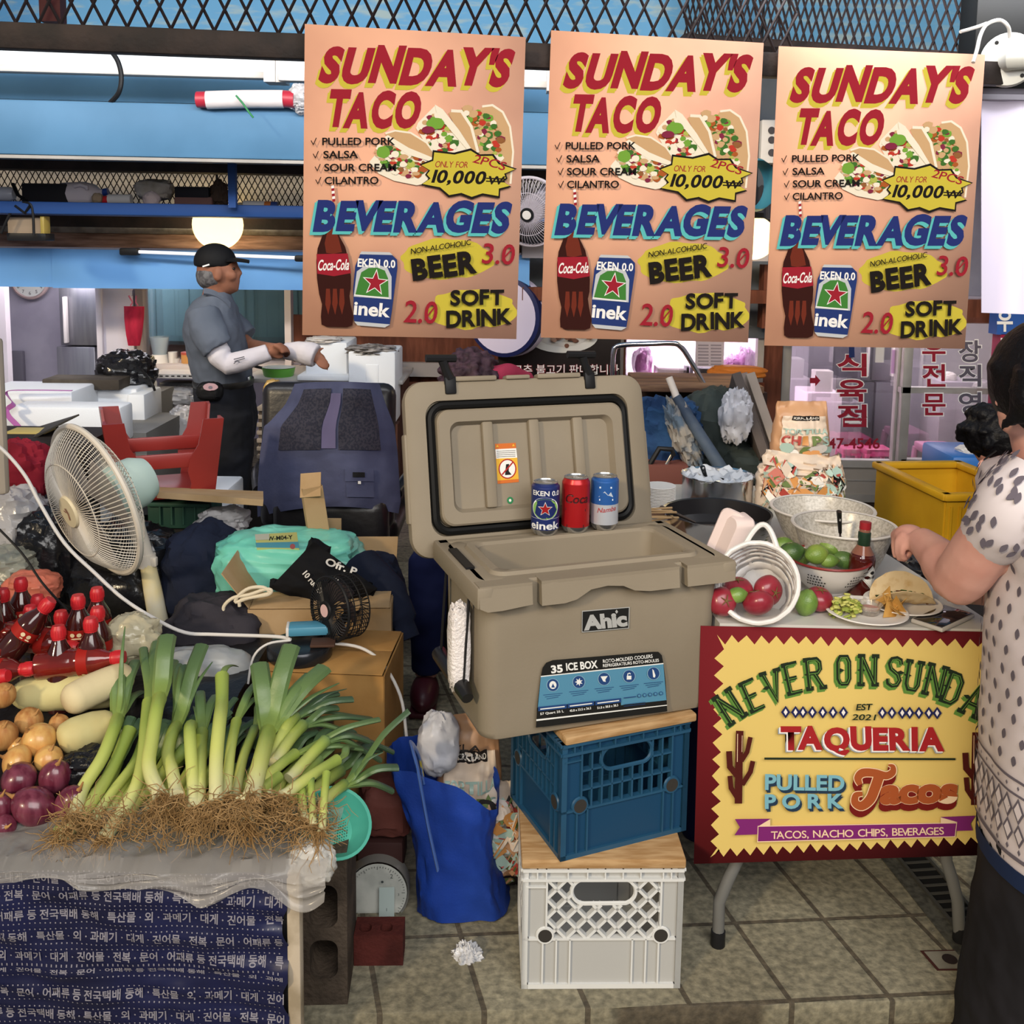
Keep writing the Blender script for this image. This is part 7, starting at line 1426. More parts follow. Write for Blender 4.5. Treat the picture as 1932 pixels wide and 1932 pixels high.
globe('glowing globe lamp above the man in the cap',411,424,4.86,px(46,4.86),4,2.02); globe('glowing globe lamp between the middle and the rightmost poster',1422,449,4.4,px(40,4.4),4,4.2)
tl_o = thing('tube_light','thin white tube light with black ends under the blue board','light',at(400,472,4.7)); b = B(); b.tube([at(258,475,4.7),at(572,487,4.72)],0.008,10); b.build('tube',mat('tube_white','efeef2',0.4,emit=0.5),tl_o)
b = B(); pbox(b,224,468,259,482,4.68,0.05,0,0,0.008); b.build('end_cap',black,tl_o); b = B(); pbox(b,555,482,590,494,4.7,0.05,0,0,0.008); b.build('end_cap',black,tl_o)
# left shop interior
fr_ = thing('refrigerator','tall brushed steel refrigerator between the clock and the white pillar','refrigerator',at(147,800,5.6)); stl = mat('brushed_steel','9a9aa0',0.32,0.75,col2='8a8a92',ns=3,stretch=(12,1,1))
b = B(); pbox(b,112,540,184,652,5.6,0.25,0,0,0.006); b.build('door',stl,fr_); b = B(); pbox(b,112,656,184,955,5.6,0.25,0,0,0.006); b.build('door',stl,fr_); b = B(); pbox(b,118,560,124,648,5.56,0.04,0,0,0.006); b.build('handle',ivory,fr_)
ck_ = thing('wall_clock','round wall clock half hidden by the blue board','clock',at(57,530,5.86)); F_ = axis_frame(at(57,528,5.86),(0,-1,0)); r = px(36,5.86); b = B(); b.lathe([(0,0.01),(r*0.86,0.01)],36,0,F_,cap=False)
sg = 1 if (F_.to_3x3().inverted() @ V((1,0,0))).x > 0 else -1; sv = 1 if (F_.to_3x3().inverted() @ V((0,0,1))).y > 0 else -1; f = Flat(b,lambda x,y,h: F_ @ V((sg*x,sv*y,0.011+h)),0.0003)
for n_ in (4,5,6,7,8): a = PI/2-n_*PI/6; vs,fs,w,_,_ = glyphs(str(n_),0.01); f.raw([(r*.68*math.cos(a)+(p-w/2)*0.028,r*.68*math.sin(a)+(q-0.36)*0.028) for p,q in vs],fs,1)
b.build('dial',[mat('clock_face','d6d8d2',0.5),mat('clock_ink','6a6a6a',0.6)],ck_); b = B(); b.lathe([(r*0.86,0.006),(r*0.9,0.02),(r,0.012),(r*1.02,0)],40,0,F_,cap=False); b.build('rim',mat('clock_rim','c2a9a6',0.4),ck_)
pxbox('control_box','grey wall box with a row of small white marks, low at the left','box',16,663,44,740,5.85,0.03,mat('grey_panel','77737e',0.5),0,0.004)
bl_ = thing('blender','clear blender jug on the serving ledge','blender',at(302,690,5.18)); pz = at(302,690,5.2); b = B(); b.lathe([(0.035,0.06),(0.045,0.12),(0.05,0.15),(0.048,0.15),(0.033,0.062)],18,0,MX.Translation(pz)); b.build('jug',mat('blender_glass','b9c4c8',0.1,alpha=0.55),bl_); b = B(); b.lathe([(0.045,0),(0.05,0.01),(0.038,0.06),(0,0.061)],18,0,MX.Translation(pz)); b.build('base',ivory,bl_)
for (x0,x1,y0,lb,m_) in ((318,335,664,'white cups stacked beside the blender',ivory),(327,340,676,'small white cup in front of the stacked cups',ivory)): pz = at((x0+x1)/2,690,5.2); h = at(0,y0,5.2).z-at(0,690,5.2).z; b = B(); b.lathe([(px(x1-x0,5.2)*.42,0),(px(x1-x0,5.2)/2,h),(px(x1-x0,5.2)*.46,h),(px(x1-x0,5.2)*.4,0.01),(0,0.01)],16,0,MX.Translation(pz)); tag(b.build('cup',m_),lb,'cup')
pz = at(358,690,5.2); oj = thing('storage_jar','orange jar with a red lid on the serving ledge beside the man','jar',pz); b = B(); b.lathe([(0.04,0),(0.042,0.005),(0.042,0.062),(0.03,0.066)],18,0,MX.Translation(pz)); b.build('jar_body',mat('orange_jar','c08a4c',0.3),oj); b = B(); b.lathe([(0.043,0.06),(0.043,0.072),(0,0.073)],18,0,MX.Translation(pz)); b.build('lid',mat('red_lid','b04a3c',0.4),oj)
rk = thing('rack','white perforated metal rack under the serving ledge','rack',at(325,800,4.95)); 
for x0,x1 in ((279,286),(368,376)):
    b = B(); pbox(b,x0,704,x1,860,4.93,0.03); 
    for k in range(12): pbox(b,x0+2.2,712+k*11,x0+4.6,718+k*11,4.929,0.002,1)
    b.build('upright',[ivory,mat('slot_dark','4a4645',0.7)],rk)
b = B(); pbox(b,283,706,372,714,4.92,0.25); 
for k in range(7): pbox(b,290+k*11,708.5,296+k*11,711,4.918,0.002,1)
b.build('shelf',[ivory,_mats['slot_dark']],rk); b = B(); pbox(b,283,764,372,770,4.92,0.25); b.build('shelf',mat('worn_shelf','8d8580',0.7),rk)
lump('plastic_bag','clear bag of trays on the white rack','bag',345,748,4.98,60,34,0.15,clear,61,0.2,2,2.5,0.1); pxbox('tray','dark tray on the upper part of the white rack','tray',300,722,366,742,5.05,0.1,mat('dark_tray','37383c',0.4))
lump('plastic_bag','clear plastic bundle below the white rack beside the man','bag',350,800,4.7,60,60,0.15,clear,62,0.2,2,2.5,0.12); pxbox('cabinet','grey cabinet under the white rack','cabinet',262,864,380,980,4.86,0.3,mat('grey_table','7d7b78',0.6),0.03)
# counter with the green pan and the foam boxes
ct = thing('counter','pale counter behind the man, carrying the green pan','counter',at(560,900,4.75)); b = B(); pbox(b,455,716,760,724,4.62,0.5,0,0,0.004); b.build('top',mat('counter_top','b9b6b2',0.4),ct); b = B(); pbox(b,500,724,562,900,4.66,0.3); pbox(b,562,724,760,900,4.7,0.3,1); b.build('body',[mat('white_cabinet','d6d6d8',0.5),mat('brown_cabinet','4e332b',0.6)],ct)
gp = thing('frying_pan','green frying pan with a black handle on the counter behind the man','pan',at(525,716,4.7)); pz = at(526,713,4.72); rg = px(31,4.72); b = B(); b.lathe([(rg*.75,0.0),(rg*.9,0.015),(rg,0.05),(rg*.96,0.05),(rg*.7,0.012),(0,0.01)],28,0,MX.Translation(pz)); b.build('pan_body',mat('pan_green','5fa53c',0.35),gp); b = B(); b.lathe([(rg*.97,0.052),(rg*.6,0.056),(0,0.058)],28,0,MX.Translation(pz)); b.build('contents',mat('pan_inside','c4cbc6',0.4),gp)
b = B(); b.tube([pz+V((-rg*.95,0,0.045)),pz+V((-rg*1.5,0,0.055)),pz+V((-rg*1.75,0,0.058))],[0.012,0.012,0.009],8,flat=0.6); b.build('handle',black,gp)
pxbox('foam_box','white foam box standing right of the green pan','box',576,646,655,712,4.68,0.3,foam,0,0.01,'foam boxes on the counter'); bx_ = pxbox('foam_box','larger white foam box with a recessed grip, right on the counter','box',657,664,746,800,4.5,0.3,foam,0,0.01,'foam boxes on the counter'); pxbox('foam_sheet','flat white foam sheet under the box right of the green pan','foam',560,709,662,719,4.6,0.3,foam,0,0.006)
b = B(); pbox(b,690,688,714,760,4.497,0.01,0,0,0.003); b.build('grip',foam,bx_)
b = B(); pbox(b,655,801,750,975,4.5,0.1); tag(b.build('cabinet',mat('brown_cabinet','4e332b',0.6)),'dark cabinet under the larger foam box','cabinet')
lump('newspaper','crumpled paper on top of the larger foam box','paper',700,660,4.6,80,16,0.2,mat('paper_grey','a8a29e',0.8,col2='5a5552',ns=20),63,0.3,3,2.4,0.15); lump('newspaper','folded paper on top of the smaller foam box','paper',612,641,4.75,60,10,0.15,ivory,64,0.25,3,2.6,0.1)
lump('plastic_pack','yellow and clear plastic pack between the counter and the vest','pack',516,742,3.66,36,50,0.06,mat('yellow_pack','b08f4a',0.25,col2='8a6a3a',ns=9),65); 
et = thing('egg_trays','stack of grey egg trays beside the man, above the vest','trays',at(500,880,4.3)); b = B()
for k in range(9): pbox(b,484,768+k*15,508,776+k*15,4.8+0.01*(k % 2),0.2,0,0,0.004); pbox(b,488,776+k*15,504,783+k*15,4.82,0.16,1)
b.build('trays',[mat('egg_grey','b3aca8',0.7),mat('egg_dark','5d5552',0.8)],et); b = B(); b.box((at(496,900,4.9).x,4.9,at(496,898,4.8).z/2),(0.16,0.2,at(496,898,4.8).z),0); tag(b.build('box',mat('dark_box','2b2826',0.7)),'dark box under the egg trays','box')
# restaurant sign in the middle, round sign, wall fan, meter box
sg_ = thing('shop_sign','dark restaurant sign with a plate of meat and white lettering, above the cooler lid','sign',at(1040,650,5.05)); b = B(); pbox(b,940,560,1172,716,5.05,0.04,0,0,0.004); f = Flat(b,lambda x,y,h: at(x,y,5.045-h),0.001)
f.ellipse(1062,636,66,30,2); f.ellipse(1062,632,50,22,3); rnd = random.Random(8)
for k in range(26): f.splat(1062+rnd.gauss(0,20),632+rnd.gauss(0,8),rnd.uniform(4,9),rnd.uniform(3,5),rnd.choice([4,5,4]),k,9,0.3)
for k in range(8): f.splat(1012+rnd.gauss(0,8),612+rnd.gauss(0,7),6,4,6,k,9,0.3)
f.text('고추 불고기 판매합니다',968,705,1168,705,15,7,0.045); f.text('고추 불고기 판매합니다',968,705,1168,705,15,1,0.005); f.ellipse(960,698,2.5,2.5,1)
b.build('board',[mat('sign_black','26201f',0.4),wht,mat('plate_white','d4d2ce',0.4),mat('plate_shade','c2beb9',0.4),mat('meat','6e4a3c',0.6),mat('meat_light','9a7a68',0.6),_mats['herb_green'],mat('sign_red','7c3038',0.5)],sg_)
rs = thing('round_sign','round white and navy sign seen edge on between the two left posters','sign',at(962,598,4.95)); F_ = axis_frame(at(948,598,4.95),(-0.45,-0.89,0)); r = px(76,4.95); b = B(); b.lathe([(0,0.0),(r*.9,0)],40,0,F_,cap=False); b.lathe([(r*.9,0),(r*1.0,-0.005),(r*1.0,-0.05)],40,1,F_,cap=False); b.lathe([(r*1.0,-0.05),(r*1.02,-0.06),(r*1.02,-0.1),(0,-0.1)],40,0,F_,cap=False); b.build('disc',[mat('sign_lilac','cfc6dd',0.5),mat('sign_navy','1f2552',0.5)],rs)
b = B(); b.tube([at(948,598,5.0),at(948,598,5.32)],0.03,8); b.build('bracket',dkmetal,rs)
wf = thing('wall_fan','grey wall fan with a wire guard between the two left posters','fan',at(1005,400,4.3)); FA_ = axis_frame(at(1000,400,4.25),(-0.25,-0.93,-0.25)); RF2 = px(64,4.25); guard(RF2,True,60,0.0016,0.05).build('front_guard',mat('fan_grey','b5adb6',0.4),wf); b = B(); b.tube([FA_ @ V((RF2*math.cos(2*PI*j/48),RF2*math.sin(2*PI*j/48),0)) for j in range(48)],0.007,8,0,closed=True); b.build('ring',_mats['fan_grey'],wf); b = B(); b.lathe([(RF2*.2,.05),(RF2*.2,.056),(0,.058)],24,0,FA_); b.lathe([(0,.0585),(RF2*.13,.0583)],24,1,FA_,cap=False); b.build('hub',[black,ivory],wf); b = B(); b.lathe([(0.05,-.02),(0.06,-.1),(0,-.12)],20,0,FA_); b.tube([FA_ @ V((0,0,-.1)),FA_ @ V((0,0,-.25))+V((0,0,.05))],0.02,8); b.build('motor_housing',_mats['fan_grey'],wf)
b = B(); pbox(b,960,244,1038,310,4.3,0.08,0,0,0.01); pbox(b,990,268,1030,276,4.298,0.004,1); pbox(b,1010,285,1012,296,4.298,0.004,1); pbox(b,1016,285,1018,296,4.298,0.004,1); tag(b.build('meter_box',[ivory,mat('meter_grey','8f8a90',0.5)]),'white electric box between the two left posters','box')
cable('black cable hanging down the gap between the left posters',[(1014,132,5.13),(1016,180,5.13),(1008,240,5.12),(1006,330,5.13)],0.009,black)
struct(pb('wall_gap',985,118,1520,640,5.15,0.04,mat('gap_grey','5d6269',0.7,col2='474b52',ns=4)))
struct(pb('trim_12',985,466,1460,490,4.9,0.05,mat('pale_ledge','a29a9c',0.6))); struct(pb('trim_13',985,545,1460,570,4.9,0.05,brownwood))
sk_ = thing('power_strip','white socket box with three holes left of the rightmost poster','socket',at(1457,268,5.05)); b = B(); pbox(b,1436,226,1476,308,5.04,0.11,0,0,0.006); b.build('box',ivory,sk_)
for y in (246,264,288): b = B(); b.lathe([(0,0),(0.018,0)],14,0,axis_frame(at(1456,y,5.035),(0,-1,0)),cap=False); b.build('socket',mat('socket_dark','4a4548',0.6),sk_)
b = B(); b.lathe([(0.10,0),(0.11,0.02),(0.11,0.06),(0.10,0.08)],30,0,axis_frame(at(1408,350,4.3),(0.5,-0.85,0)),cap=False); tag(b.build('drum',mat('teal_drum','3f7f90',0.5)),'teal rim of a round drum between the middle and rightmost posters','drum')
aw = thing('awning','dark corrugated awning behind the globe lamp between the right posters','awning',at(1450,380,4.9)); b = B(); b.sheet(lambda u,v: at(1380+130*u,340+60*v+30*u,5.1-0.3*v)+V((0,0,0.008*math.sin(u*60))),80,4,0,thick=0.004); b.build('sheet',mat('awning_dark','3f3c40',0.6),aw)
hn = thing('house_number','small navy house number plate left of the rightmost poster','sign',at(1474,515,5.1)); b = B(); pbox(b,1452,500,1498,538,5.1,0.06); f = Flat(b,lambda x,y,h: at(x,y,5.098-h),0.002)
f.poly([(1450,502),(1472,490),(1500,502),(1500,540),(1450,540)],1); f.poly([(1453,504),(1472,493),(1498,504),(1498,537),(1453,537)],0); f.text('16',1459,534,1480,534,17,1,0.02); f.stroke([(1455,513),(1498,513)],1.5,1); f.text('42',1464,509,1474,509,7,1,0.01)
b.build('plate',[mat('plate_navy','232a63',0.5),wht],hn)
struct(pb('column',1440,500,1462,620,5.0,0.1,brownwood))
# chrome hand cart frame, stall shelf and things on it
b = B(); b.tube(smooth([at(*p,4.15) for p in ((1155,735),(1156,690),(1158,664),(1168,652),(1220,649),(1268,648),(1284,654),(1300,676),(1334,735))],4),0.011,10); b.tube([at(1162,732,4.15),at(1163,700,4.15)],0.009,8); tag(b.build('cart',chrome),'bent chrome tube frame behind the cooler lid','frame')
sd = thing('stall_shelf','old wooden stall with a board top behind the table','shelf',at(1320,740,4.1)); b = B(); pbox(b,1205,728,1442,741,4.05,0.4,0,0,0.004); b.build('board',mat('shelf_wood','8a6a52',0.7,col2='5e463a',ns=5,stretch=(1,8,8)),sd); b = B(); pbox(b,1205,741,1442,1000,4.4,0.05); b.build('back',mat('stall_dark','3a2b27',0.8),sd)
denim = mat('denim','1d3458',0.85,col2='28486e',ns=10,bump=0.25,bs=60); canvas_ = mat('canvas_green','3c4442',0.9,col2='2e3534',ns=5,bump=0.15,bs=40)
lump('tarpaulin','dark grey green canvas slumped over the things behind the pots','tarpaulin',1352,815,3.85,120,160,0.3,canvas_,71,0.14,1.6,2.4,0.1); lump('jeans','worn blue denim heap left of the canvas','clothes',1255,830,3.72,130,150,0.25,denim,72,0.18,2.0,2.5,0.14)
lump('cloth','pale tattered strip of cloth on the denim heap','cloth',1290,815,3.58,44,120,0.1,mat('tattered','9a958e',0.9,col2='5b6b7c',ns=12,contrast=(.45,.55)),73,0.3,3,2.2,0.2,tilt=(0,-0.35))
lump('canvas','dark green cloth end at the foot of the leaning boards','cloth',1400,880,3.75,90,80,0.25,canvas_,74)
po_ = thing('pole','blue grey pole with a white tip leaning across the canvas','pole',at(1365,890,3.5)); b = B(); b.tube([at(1276,748,3.56),at(1320,820,3.52),at(1366,892,3.48)],[0.017,0.022,0.024],12); b.build('shaft',mat('pole_blue','56626f',0.6,col2='3f4c60',ns=8),po_); b = B(); b.tube([at(1262,712,3.58),at(1277,750,3.56)],0.013,10); b.build('tip',ivory,po_)
lump('plastic_bag','white crumpled plastic bag on the right of the canvas','bag',1388,785,3.66,52,92,0.1,mat('white_bag','c9c9d0',0.4,bump=0.3,bs=20),75,0.25,2.2,2.2,0.18)
for k,(xa,xb,c_) in enumerate(((1398,1452,'8a7d76'),(1412,1466,'a89a8e'),(1386,1440,'5d5450'))):
    b = B(); p,q = at(xa,716,3.82+0.045*(2-k)),at(xb,872,3.66+0.045*(2-k)); b.box((0,0,0),(0.035,0.16,(p-q).length),0,bev=0.003,mx=axis_frame((p+q)/2,p-q,(0,1,0))); tag(b.build('board',mat('lean_board_%d' % k,'#'+c_,0.7)),['middle one of the boards leaning right of the canvas','palest board, rightmost of those leaning by the canvas','darkest board, leftmost of those leaning by the canvas'][k],'board','leaning boards')
pxbox('box','red brown wooden box end beside the stack of paper bowls','box',1212,878,1298,960,3.5,0.2,mat('redwood','6a4038',0.7),0,0.004)
b = B(); b.tube([at(1226,876,3.52),at(1244,846,3.52),at(1268,848,3.52),at(1270,860,3.52)],0.010,8); b.tube([at(1270,856,3.52),at(1258,877,3.52)],0.007,8,1); tag(b.build('trolley',[black,chrome]),'black bent handle with a silver end before the denim','handle')
b = B(); b.box((at(1330,900,3.8).x,3.9,0.33),(0.55,0.4,0.66),0); tag(b.build('crate',mat('dark_crate','1f2022',0.6)),'dark crate under the denim and canvas','crate')
# inside and in front of the butcher's
for (x,y,w,h,c_,lb,s) in ((1212,690,34,62,'c987c0','pink plastic bag hanging left in the butcher window',81),(1405,690,36,60,'d79ad4','light pink bag at the right of the butcher window',82),(1378,696,40,46,'cf8ec9','mauve bag behind the notice in the butcher window',83)): lump('plastic_bag',lb,'bag',x,y,5.7,w,h,0.12,mat('pink_bag_%d' % s,c_,0.4),s,0.2,2,2.3,0.12)
b = B(); pbox(b,1312,640,1366,692,5.19,0.002,0)
for k in range(7): pbox(b,1317,650+k*6,1337,653+k*6,5.188,0.001,1); pbox(b,1341,650+k*6,1361,653+k*6,5.188,0.001,1)
tag(b.build('notice',[mat('notice_paper','b3aab4',0.7),mat('notice_ink','8a828c',0.7)]),'printed notice sheet taped to the butcher window','notice')
struct(pb('display_counter',1182,721,1428,960,5.43,0.75,mat('white_pinkish','e3d3dc',0.5)))
lump('sack','orange sack lying on the butcher window ledge','sack',1392,702,5.05,106,24,0.12,mat('orange_sack','c0702c',0.6),84,0.1,2,2.8,0.05); pxbox('box','white box with a pink lid in the butcher window','box',1240,694,1292,722,5.5,0.15,mat('white_pinkish','e3d3dc',0.5)); pxbox('panel','black panel standing in the butcher window','panel',1292,690,1308,724,5.45,0.05,black); pxbox('panel','dark box right of the black panel in the butcher window','panel',1316,692,1352,722,5.45,0.08,mat('dark_tray','37383c',0.4))
for (x0,y0,x1,y1,Y,lb,c_) in ((1600,600,1645,846,6.5,'dark grey refrigerator behind the glass lettering, left of two','55555c'),(1648,600,1692,846,6.5,'dark grey refrigerator by the door post, right of two','5f5f66')):
    r_ = thing('refrigerator',lb,'refrigerator',at((x0+x1)/2,y1,Y)); m_ = mat('fridge_'+c_,c_,0.3,0.5); b = B(); pbox(b,x0,y0,x1,718,Y,0.3,0,0,0.006); b.build('door',m_,r_); b = B(); pbox(b,x0,722,x1,y1+64,Y,0.3,0,0,0.006); b.build('door',m_,r_); b = B(); pbox(b,x1-8,640,x1-4,710,Y-.03,0.03); b.build('handle',ivory,r_)
pxbox('counter','white counter with a pink edge inside the butcher shop','counter',1520,742,1585,915,6.3,0.3,mat('white_pinkish','e3d3dc',0.5)); pxbox('scale','white weighing machine on the butcher counter','scale',1538,700,1572,742,6.35,0.1,ivory)
wfz = pxbox('freezer','pale chest freezer behind the second glass door','freezer',1770,722,1872,920,6.3,0.3,mat('freezer_pale','aea4ac',0.4)); lump('plastic_bag','white bag on top of the pale chest freezer','bag',1790,712,6.4,24,20,0.08,ivory,86)
pxbox('notice','pink notice taped inside the glass by the door post','notice',1682,660,1702,705,5.3,0.002,mat('pink_paper','d0a3d6',0.7),0,0); pxbox('notice','white notice taped high on the first glass door','notice',1652,650,1668,684,5.3,0.002,ivory,0,0)
def stoolp(label,x,y,Y,w,h,c_):
    p = at(x,y,Y); s = thing('plastic_stool',label,'stool',p,'stools inside the butcher shop'); m_ = mat('stool_'+c_,c_,0.4); W_,H_ = px(w,Y),px(h,Y); b = B(); b.box((p.x,p.y,p.z+H_*0.93),(W_*0.8,W_*0.8,H_*0.14),0,bev=H_*0.03); b.build('seat',m_,s)
    for sx in (-1,1):
        for sy in (-1,1): b = B(); b.tube([(p.x+sx*W_*.46,p.y+sy*W_*.46,p.z),(p.x+sx*W_*.36,p.y+sy*W_*.36,p.z+H_*.9)],[W_*.07,W_*.10],8,flat=0.7); b.build('leg',m_,s)
stoolp('hot pink stool under the phone number, left of the glass',1600,938,5.9,52,98,'b8336a'); stoolp('hot pink stool under the phone number, beside the door post',1646,942,5.8,62,102,'c03a72'); stoolp('pale pink stool behind the second glass door',1760,948,5.9,78,114,'c587a4')
b = B(); 
for p,q in (((1436,818),(1560,816)),((1442,818),(1442,1070)),((1556,816),(1556,1070)),((1540,816),(1548,1070))): b.tube([at(*p,4.6),at(*q,4.6)],0.012,6)
tag(b.build('metal_frame',black),'black metal stand frame behind the upright chip bag','stand')
# right edge: post, camera lamp, white sheet, red and blue sign, crates
struct(pb('column',1842,-80,1990,168,3.14,0.12,mat('black_post','1a1a1a',0.5),0,0.004))
sc2 = thing('security_light','white round security light mounted on the black post at the top right','lamp',at(1905,114,3.1)); F_ = axis_frame(at(1902,114,3.11),(-0.35,-0.93,-0.05)); r = px(48,3.1); wp = mat('lamp_white','d2d2cc',0.4); b = B(); b.lathe([(r,0),(r*1.0,0.015),(r*.94,0.022),(r*.5,0.026),(0,0.027)],36,0,F_); b.build('flange',wp,sc2)
for a in (2.2,3.9,0.6,5.4): b = B(); b.lathe([(0,0.0262),(0.006,0.026)],10,0,F_ @ MX.Translation((r*.78*math.cos(a),r*.78*math.sin(a),-0.001)),cap=False); b.build('screw_hole',black,sc2)
b = B(); b.tube([F_ @ V((0,0,0.02)),F_ @ V((0.0,0,0.05)),F_ @ V((0,0,0.05))+V((0.05,-0.01,0)),F_ @ V((0,0,0.05))+V((0.16,-0.03,-0.01))],[0.034,0.034,0.032,0.05],20); b.build('housing',wp,sc2)
cable('white cable looping from the security light to the rightmost poster',[(1905,70,3.08),(1902,50,3.06),(1886,38,3.06),(1862,46,3.05),(1850,66,3.03),(1843,95,3.0),(1836,118,2.98)],0.0055,wcab); cable('white cable running left from the loop along the mesh',[(1862,44,3.05),(1840,52,3.03),(1812,60,3.0)],0.005,wcab)
b = B(); b.sheet(lambda u,v: at(1852+110*u,184+8*u+(590-184)*v-4*u*v,3.5+0.012*math.sin(u*6+v)),12,20,0,thick=-0.002); b2 = b; pbox(b,1846,172,1990,188,3.46,0.05,1); tag(b.build('curtain',[mat('lilac_sheet_glow','eae0f2',0.6,emit=0.18),mat('rail_grey','8f8a92',0.5)]),'pale lilac vinyl sheet hanging at the right picture edge','curtain')  # weak emission on the vinyl stands in for light shining through it
sg3 = thing('shop_sign','red and blue shop sign at the right picture edge','sign',at(1910,700,5.1)); b = B(); pbox(b,1882,580,1990,632,5.1,0.09,0); pbox(b,1882,632,1990,820,5.1,0.09,1); f = Flat(b,lambda x,y,h: at(x,y,5.095-h),0.001); kor(f,'우',1896,606,40,2,0.03,30); kor(f,'사',1894,658,44,2,0.02,26); kor(f,'시',1894,708,44,2,0.02,26); b.build('board',[mat('sign_blue','2f57a0',0.5),mat('sign_crimson','8c1f3f',0.5),wht],sg3)
yc = thing('crate','yellow plastic crate behind the woman in the patterned blouse','crate',at(1805,1025,3.6)); ycm = mat('crate_yellow','c69a22',0.45,col2='b78b1c',ns=4); z0_,z1_ = at(1760,1030,3.6).z,at(1750,918,3.6).z; xa = at(1750,950,3.6).x; b = B(); W_ = 0.34; D_2 = 0.5; Hc = z1_-z0_; TYc = MX.Translation((xa,3.45,z0_)) @ rotz(0.12)
for k,(cx,cy,dx,dy) in enumerate(((W_/2,0,W_,0.012),(W_/2,D_2,W_,0.012),(0,D_2/2,0.012,D_2),(W_,D_2/2,0.012,D_2))): b.box((cx,cy,Hc/2),(dx,dy,Hc),0,mx=TYc); b.box((cx,cy,Hc),(dx+0.03,dy+0.03,0.025),0,bev=0.006,mx=TYc)
for k in range(10): b.box((W_*(k+.5)/10,-0.008,Hc*.45),(0.008,0.006,Hc*.8),0,mx=TYc)
b.box((W_/2,D_2/2,0.006),(W_,D_2,0.01),0,mx=TYc); b.build('crate_body',ycm,yc)
b = B(); b.box((xa+0.25,3.72,z0_/2),(0.55,0.5,z0_-0.004),0); b2 = B(); b2.box((1.30,2.82,.29),(.46,.5,.58),0); tag(b2.build('table',mat('dark_bench','2a2523',0.7)),'dark block at the table corner under the dark bag','table'); tag(b.build('table',mat('dark_bench','2a2523',0.7)),'dark block under the yellow crate','table')
ib = thing('ice_chest','blue topped ice chest behind the yellow crate','box',at(1832,940,4.3)); b = B(); pbox(b,1800,905,1900,1010,4.32,0.3,0,0,0.01); b.build('body',mat('chest_teal','3f7fa6',0.4,alpha=0.9),ib); b = B(); pbox(b,1796,862,1900,908,4.28,0.34,0,0.0,0.02); b.build('lid',mat('chest_blue','2f74c0',0.4),ib); b = B(); b.box((at(1850,950,4.4).x,4.5,at(1850,1010,4.4).z/2),(0.5,0.4,at(1850,1012,4.4).z),0); tag(b.build('box',mat('dark_box','2b2826',0.7)),'dark box under the ice chest','box')
lump('plastic_bag','white printed bag on the blue ice chest','bag',1828,854,4.4,44,26,0.12,mat('bag_white','e8e2da',0.5),87,0.2,2,2.3,0.12)
lump('garbage_bag','dark bag on the table corner under the woman\'s arms','bag',1752,1092,2.78,110,84,0.2,mat('dark_wrap','2b2a2d',0.4,bump=0.3,bs=30),88,0.16,2,2.4,0.1); 
# floor things
nb = thing('storage_bin','navy plastic bin under the taco table','bin',(at(1470,1668,2.5).x,2.6,0)); b = B(); rings(b,[(rrect(0.0,0.50,0.0,0.36,0.05),0),(rrect(-0.005,0.505,-0.005,0.365,0.05),0.02),(rrect(-0.02,0.52,-0.02,0.38,0.05),0.36),(rrect(-0.03,0.53,-0.03,0.39,0.05),0.36),(rrect(-0.03,0.53,-0.03,0.39,0.05),0.38)]); o = b.build('bin_body',mat('bin_navy','161d45',0.5),None); o.parent = nb; o.matrix_basis = MX.Translation((at(1290,1668,2.44).x-nb.location.x,2.44-2.6,0))
pxbox('carton','pale carton between the blue crate and the banner','box',1288,1338,1345,1428,2.56,0.2,mat('pale_carton','cbb6ae',0.7),0,0.004)
dg_ = thing('drain_grate','dark slotted drain cover in the floor beside the table legs','grate',onz(1750,1690,0)); a,c = onz(1700,1612,0),onz(1856,1800,0); d = (c-a); L_ = d.length; GF = frame(a,d,V((0,0,1)).cross(d)); GF = MX((d.normalized(),V((0,0,1)).cross(d).normalized(),V((0,0,1)))).transposed().to_4x4(); GF.translation = a; b = B()
b.box((L_/2,0,0.0015),(L_,0.12,0.003),1,mx=GF); b.box((L_/2,0.02,0.004),(L_,0.07,0.002),2,mx=GF)
for s in (-0.018,0.055): b.box((L_/2,s,0.006),(L_,0.008,0.006),0,mx=GF)
for k in range(int(L_/0.03)): b.box((0.015+k*0.03,0.02,0.006),(0.006,0.07,0.005),0,mx=GF)
b.build('grate',[mat('grate_metal','4b4a46',0.6,0.3),mat('grate_stone','55544c',0.9,col2='3d3c37',ns=60),mat('grate_dark','121212',0.8)],dg_)
hq = [onz(1735,1795,0),onz(1822,1793,0),onz(1842,1832,0),onz(1768,1833,0)]; hc = sum(hq,V())/4; ht = thing('floor_hatch','small square rusty hatch in the floor near the right table leg','hatch',hc); b = B(); 
b.add([p+V((0,0,0.002)) for p in hq],[(0,1,2,3)],0); b.add([hc+(p-hc)*0.86+V((0,0,0.003)) for p in hq],[(0,1,2,3)],1); F_ = MX.Translation(hc+V((0,0,0.0035))); b.lathe([(0,0.001),(0.016,0.001)],18,2,F_,cap=False); b.build('cover',[mat('hatch_rust','4a2a26',0.8),mat('hatch_stone','8d887a',0.8,col2='7a7568',ns=20),mat('hatch_hole','2e2422',0.8)],ht,sharp=0)
lump('plastic_scrap','crumpled ball of clear plastic on the floor left of the white crate','litter',880,1812,2.02,54,58,0.05,mat('litter_plastic','c9c9cc',0.2,alpha=0.9,bump=0.4,bs=60),91,0.35,2.6,2.0,0.25)
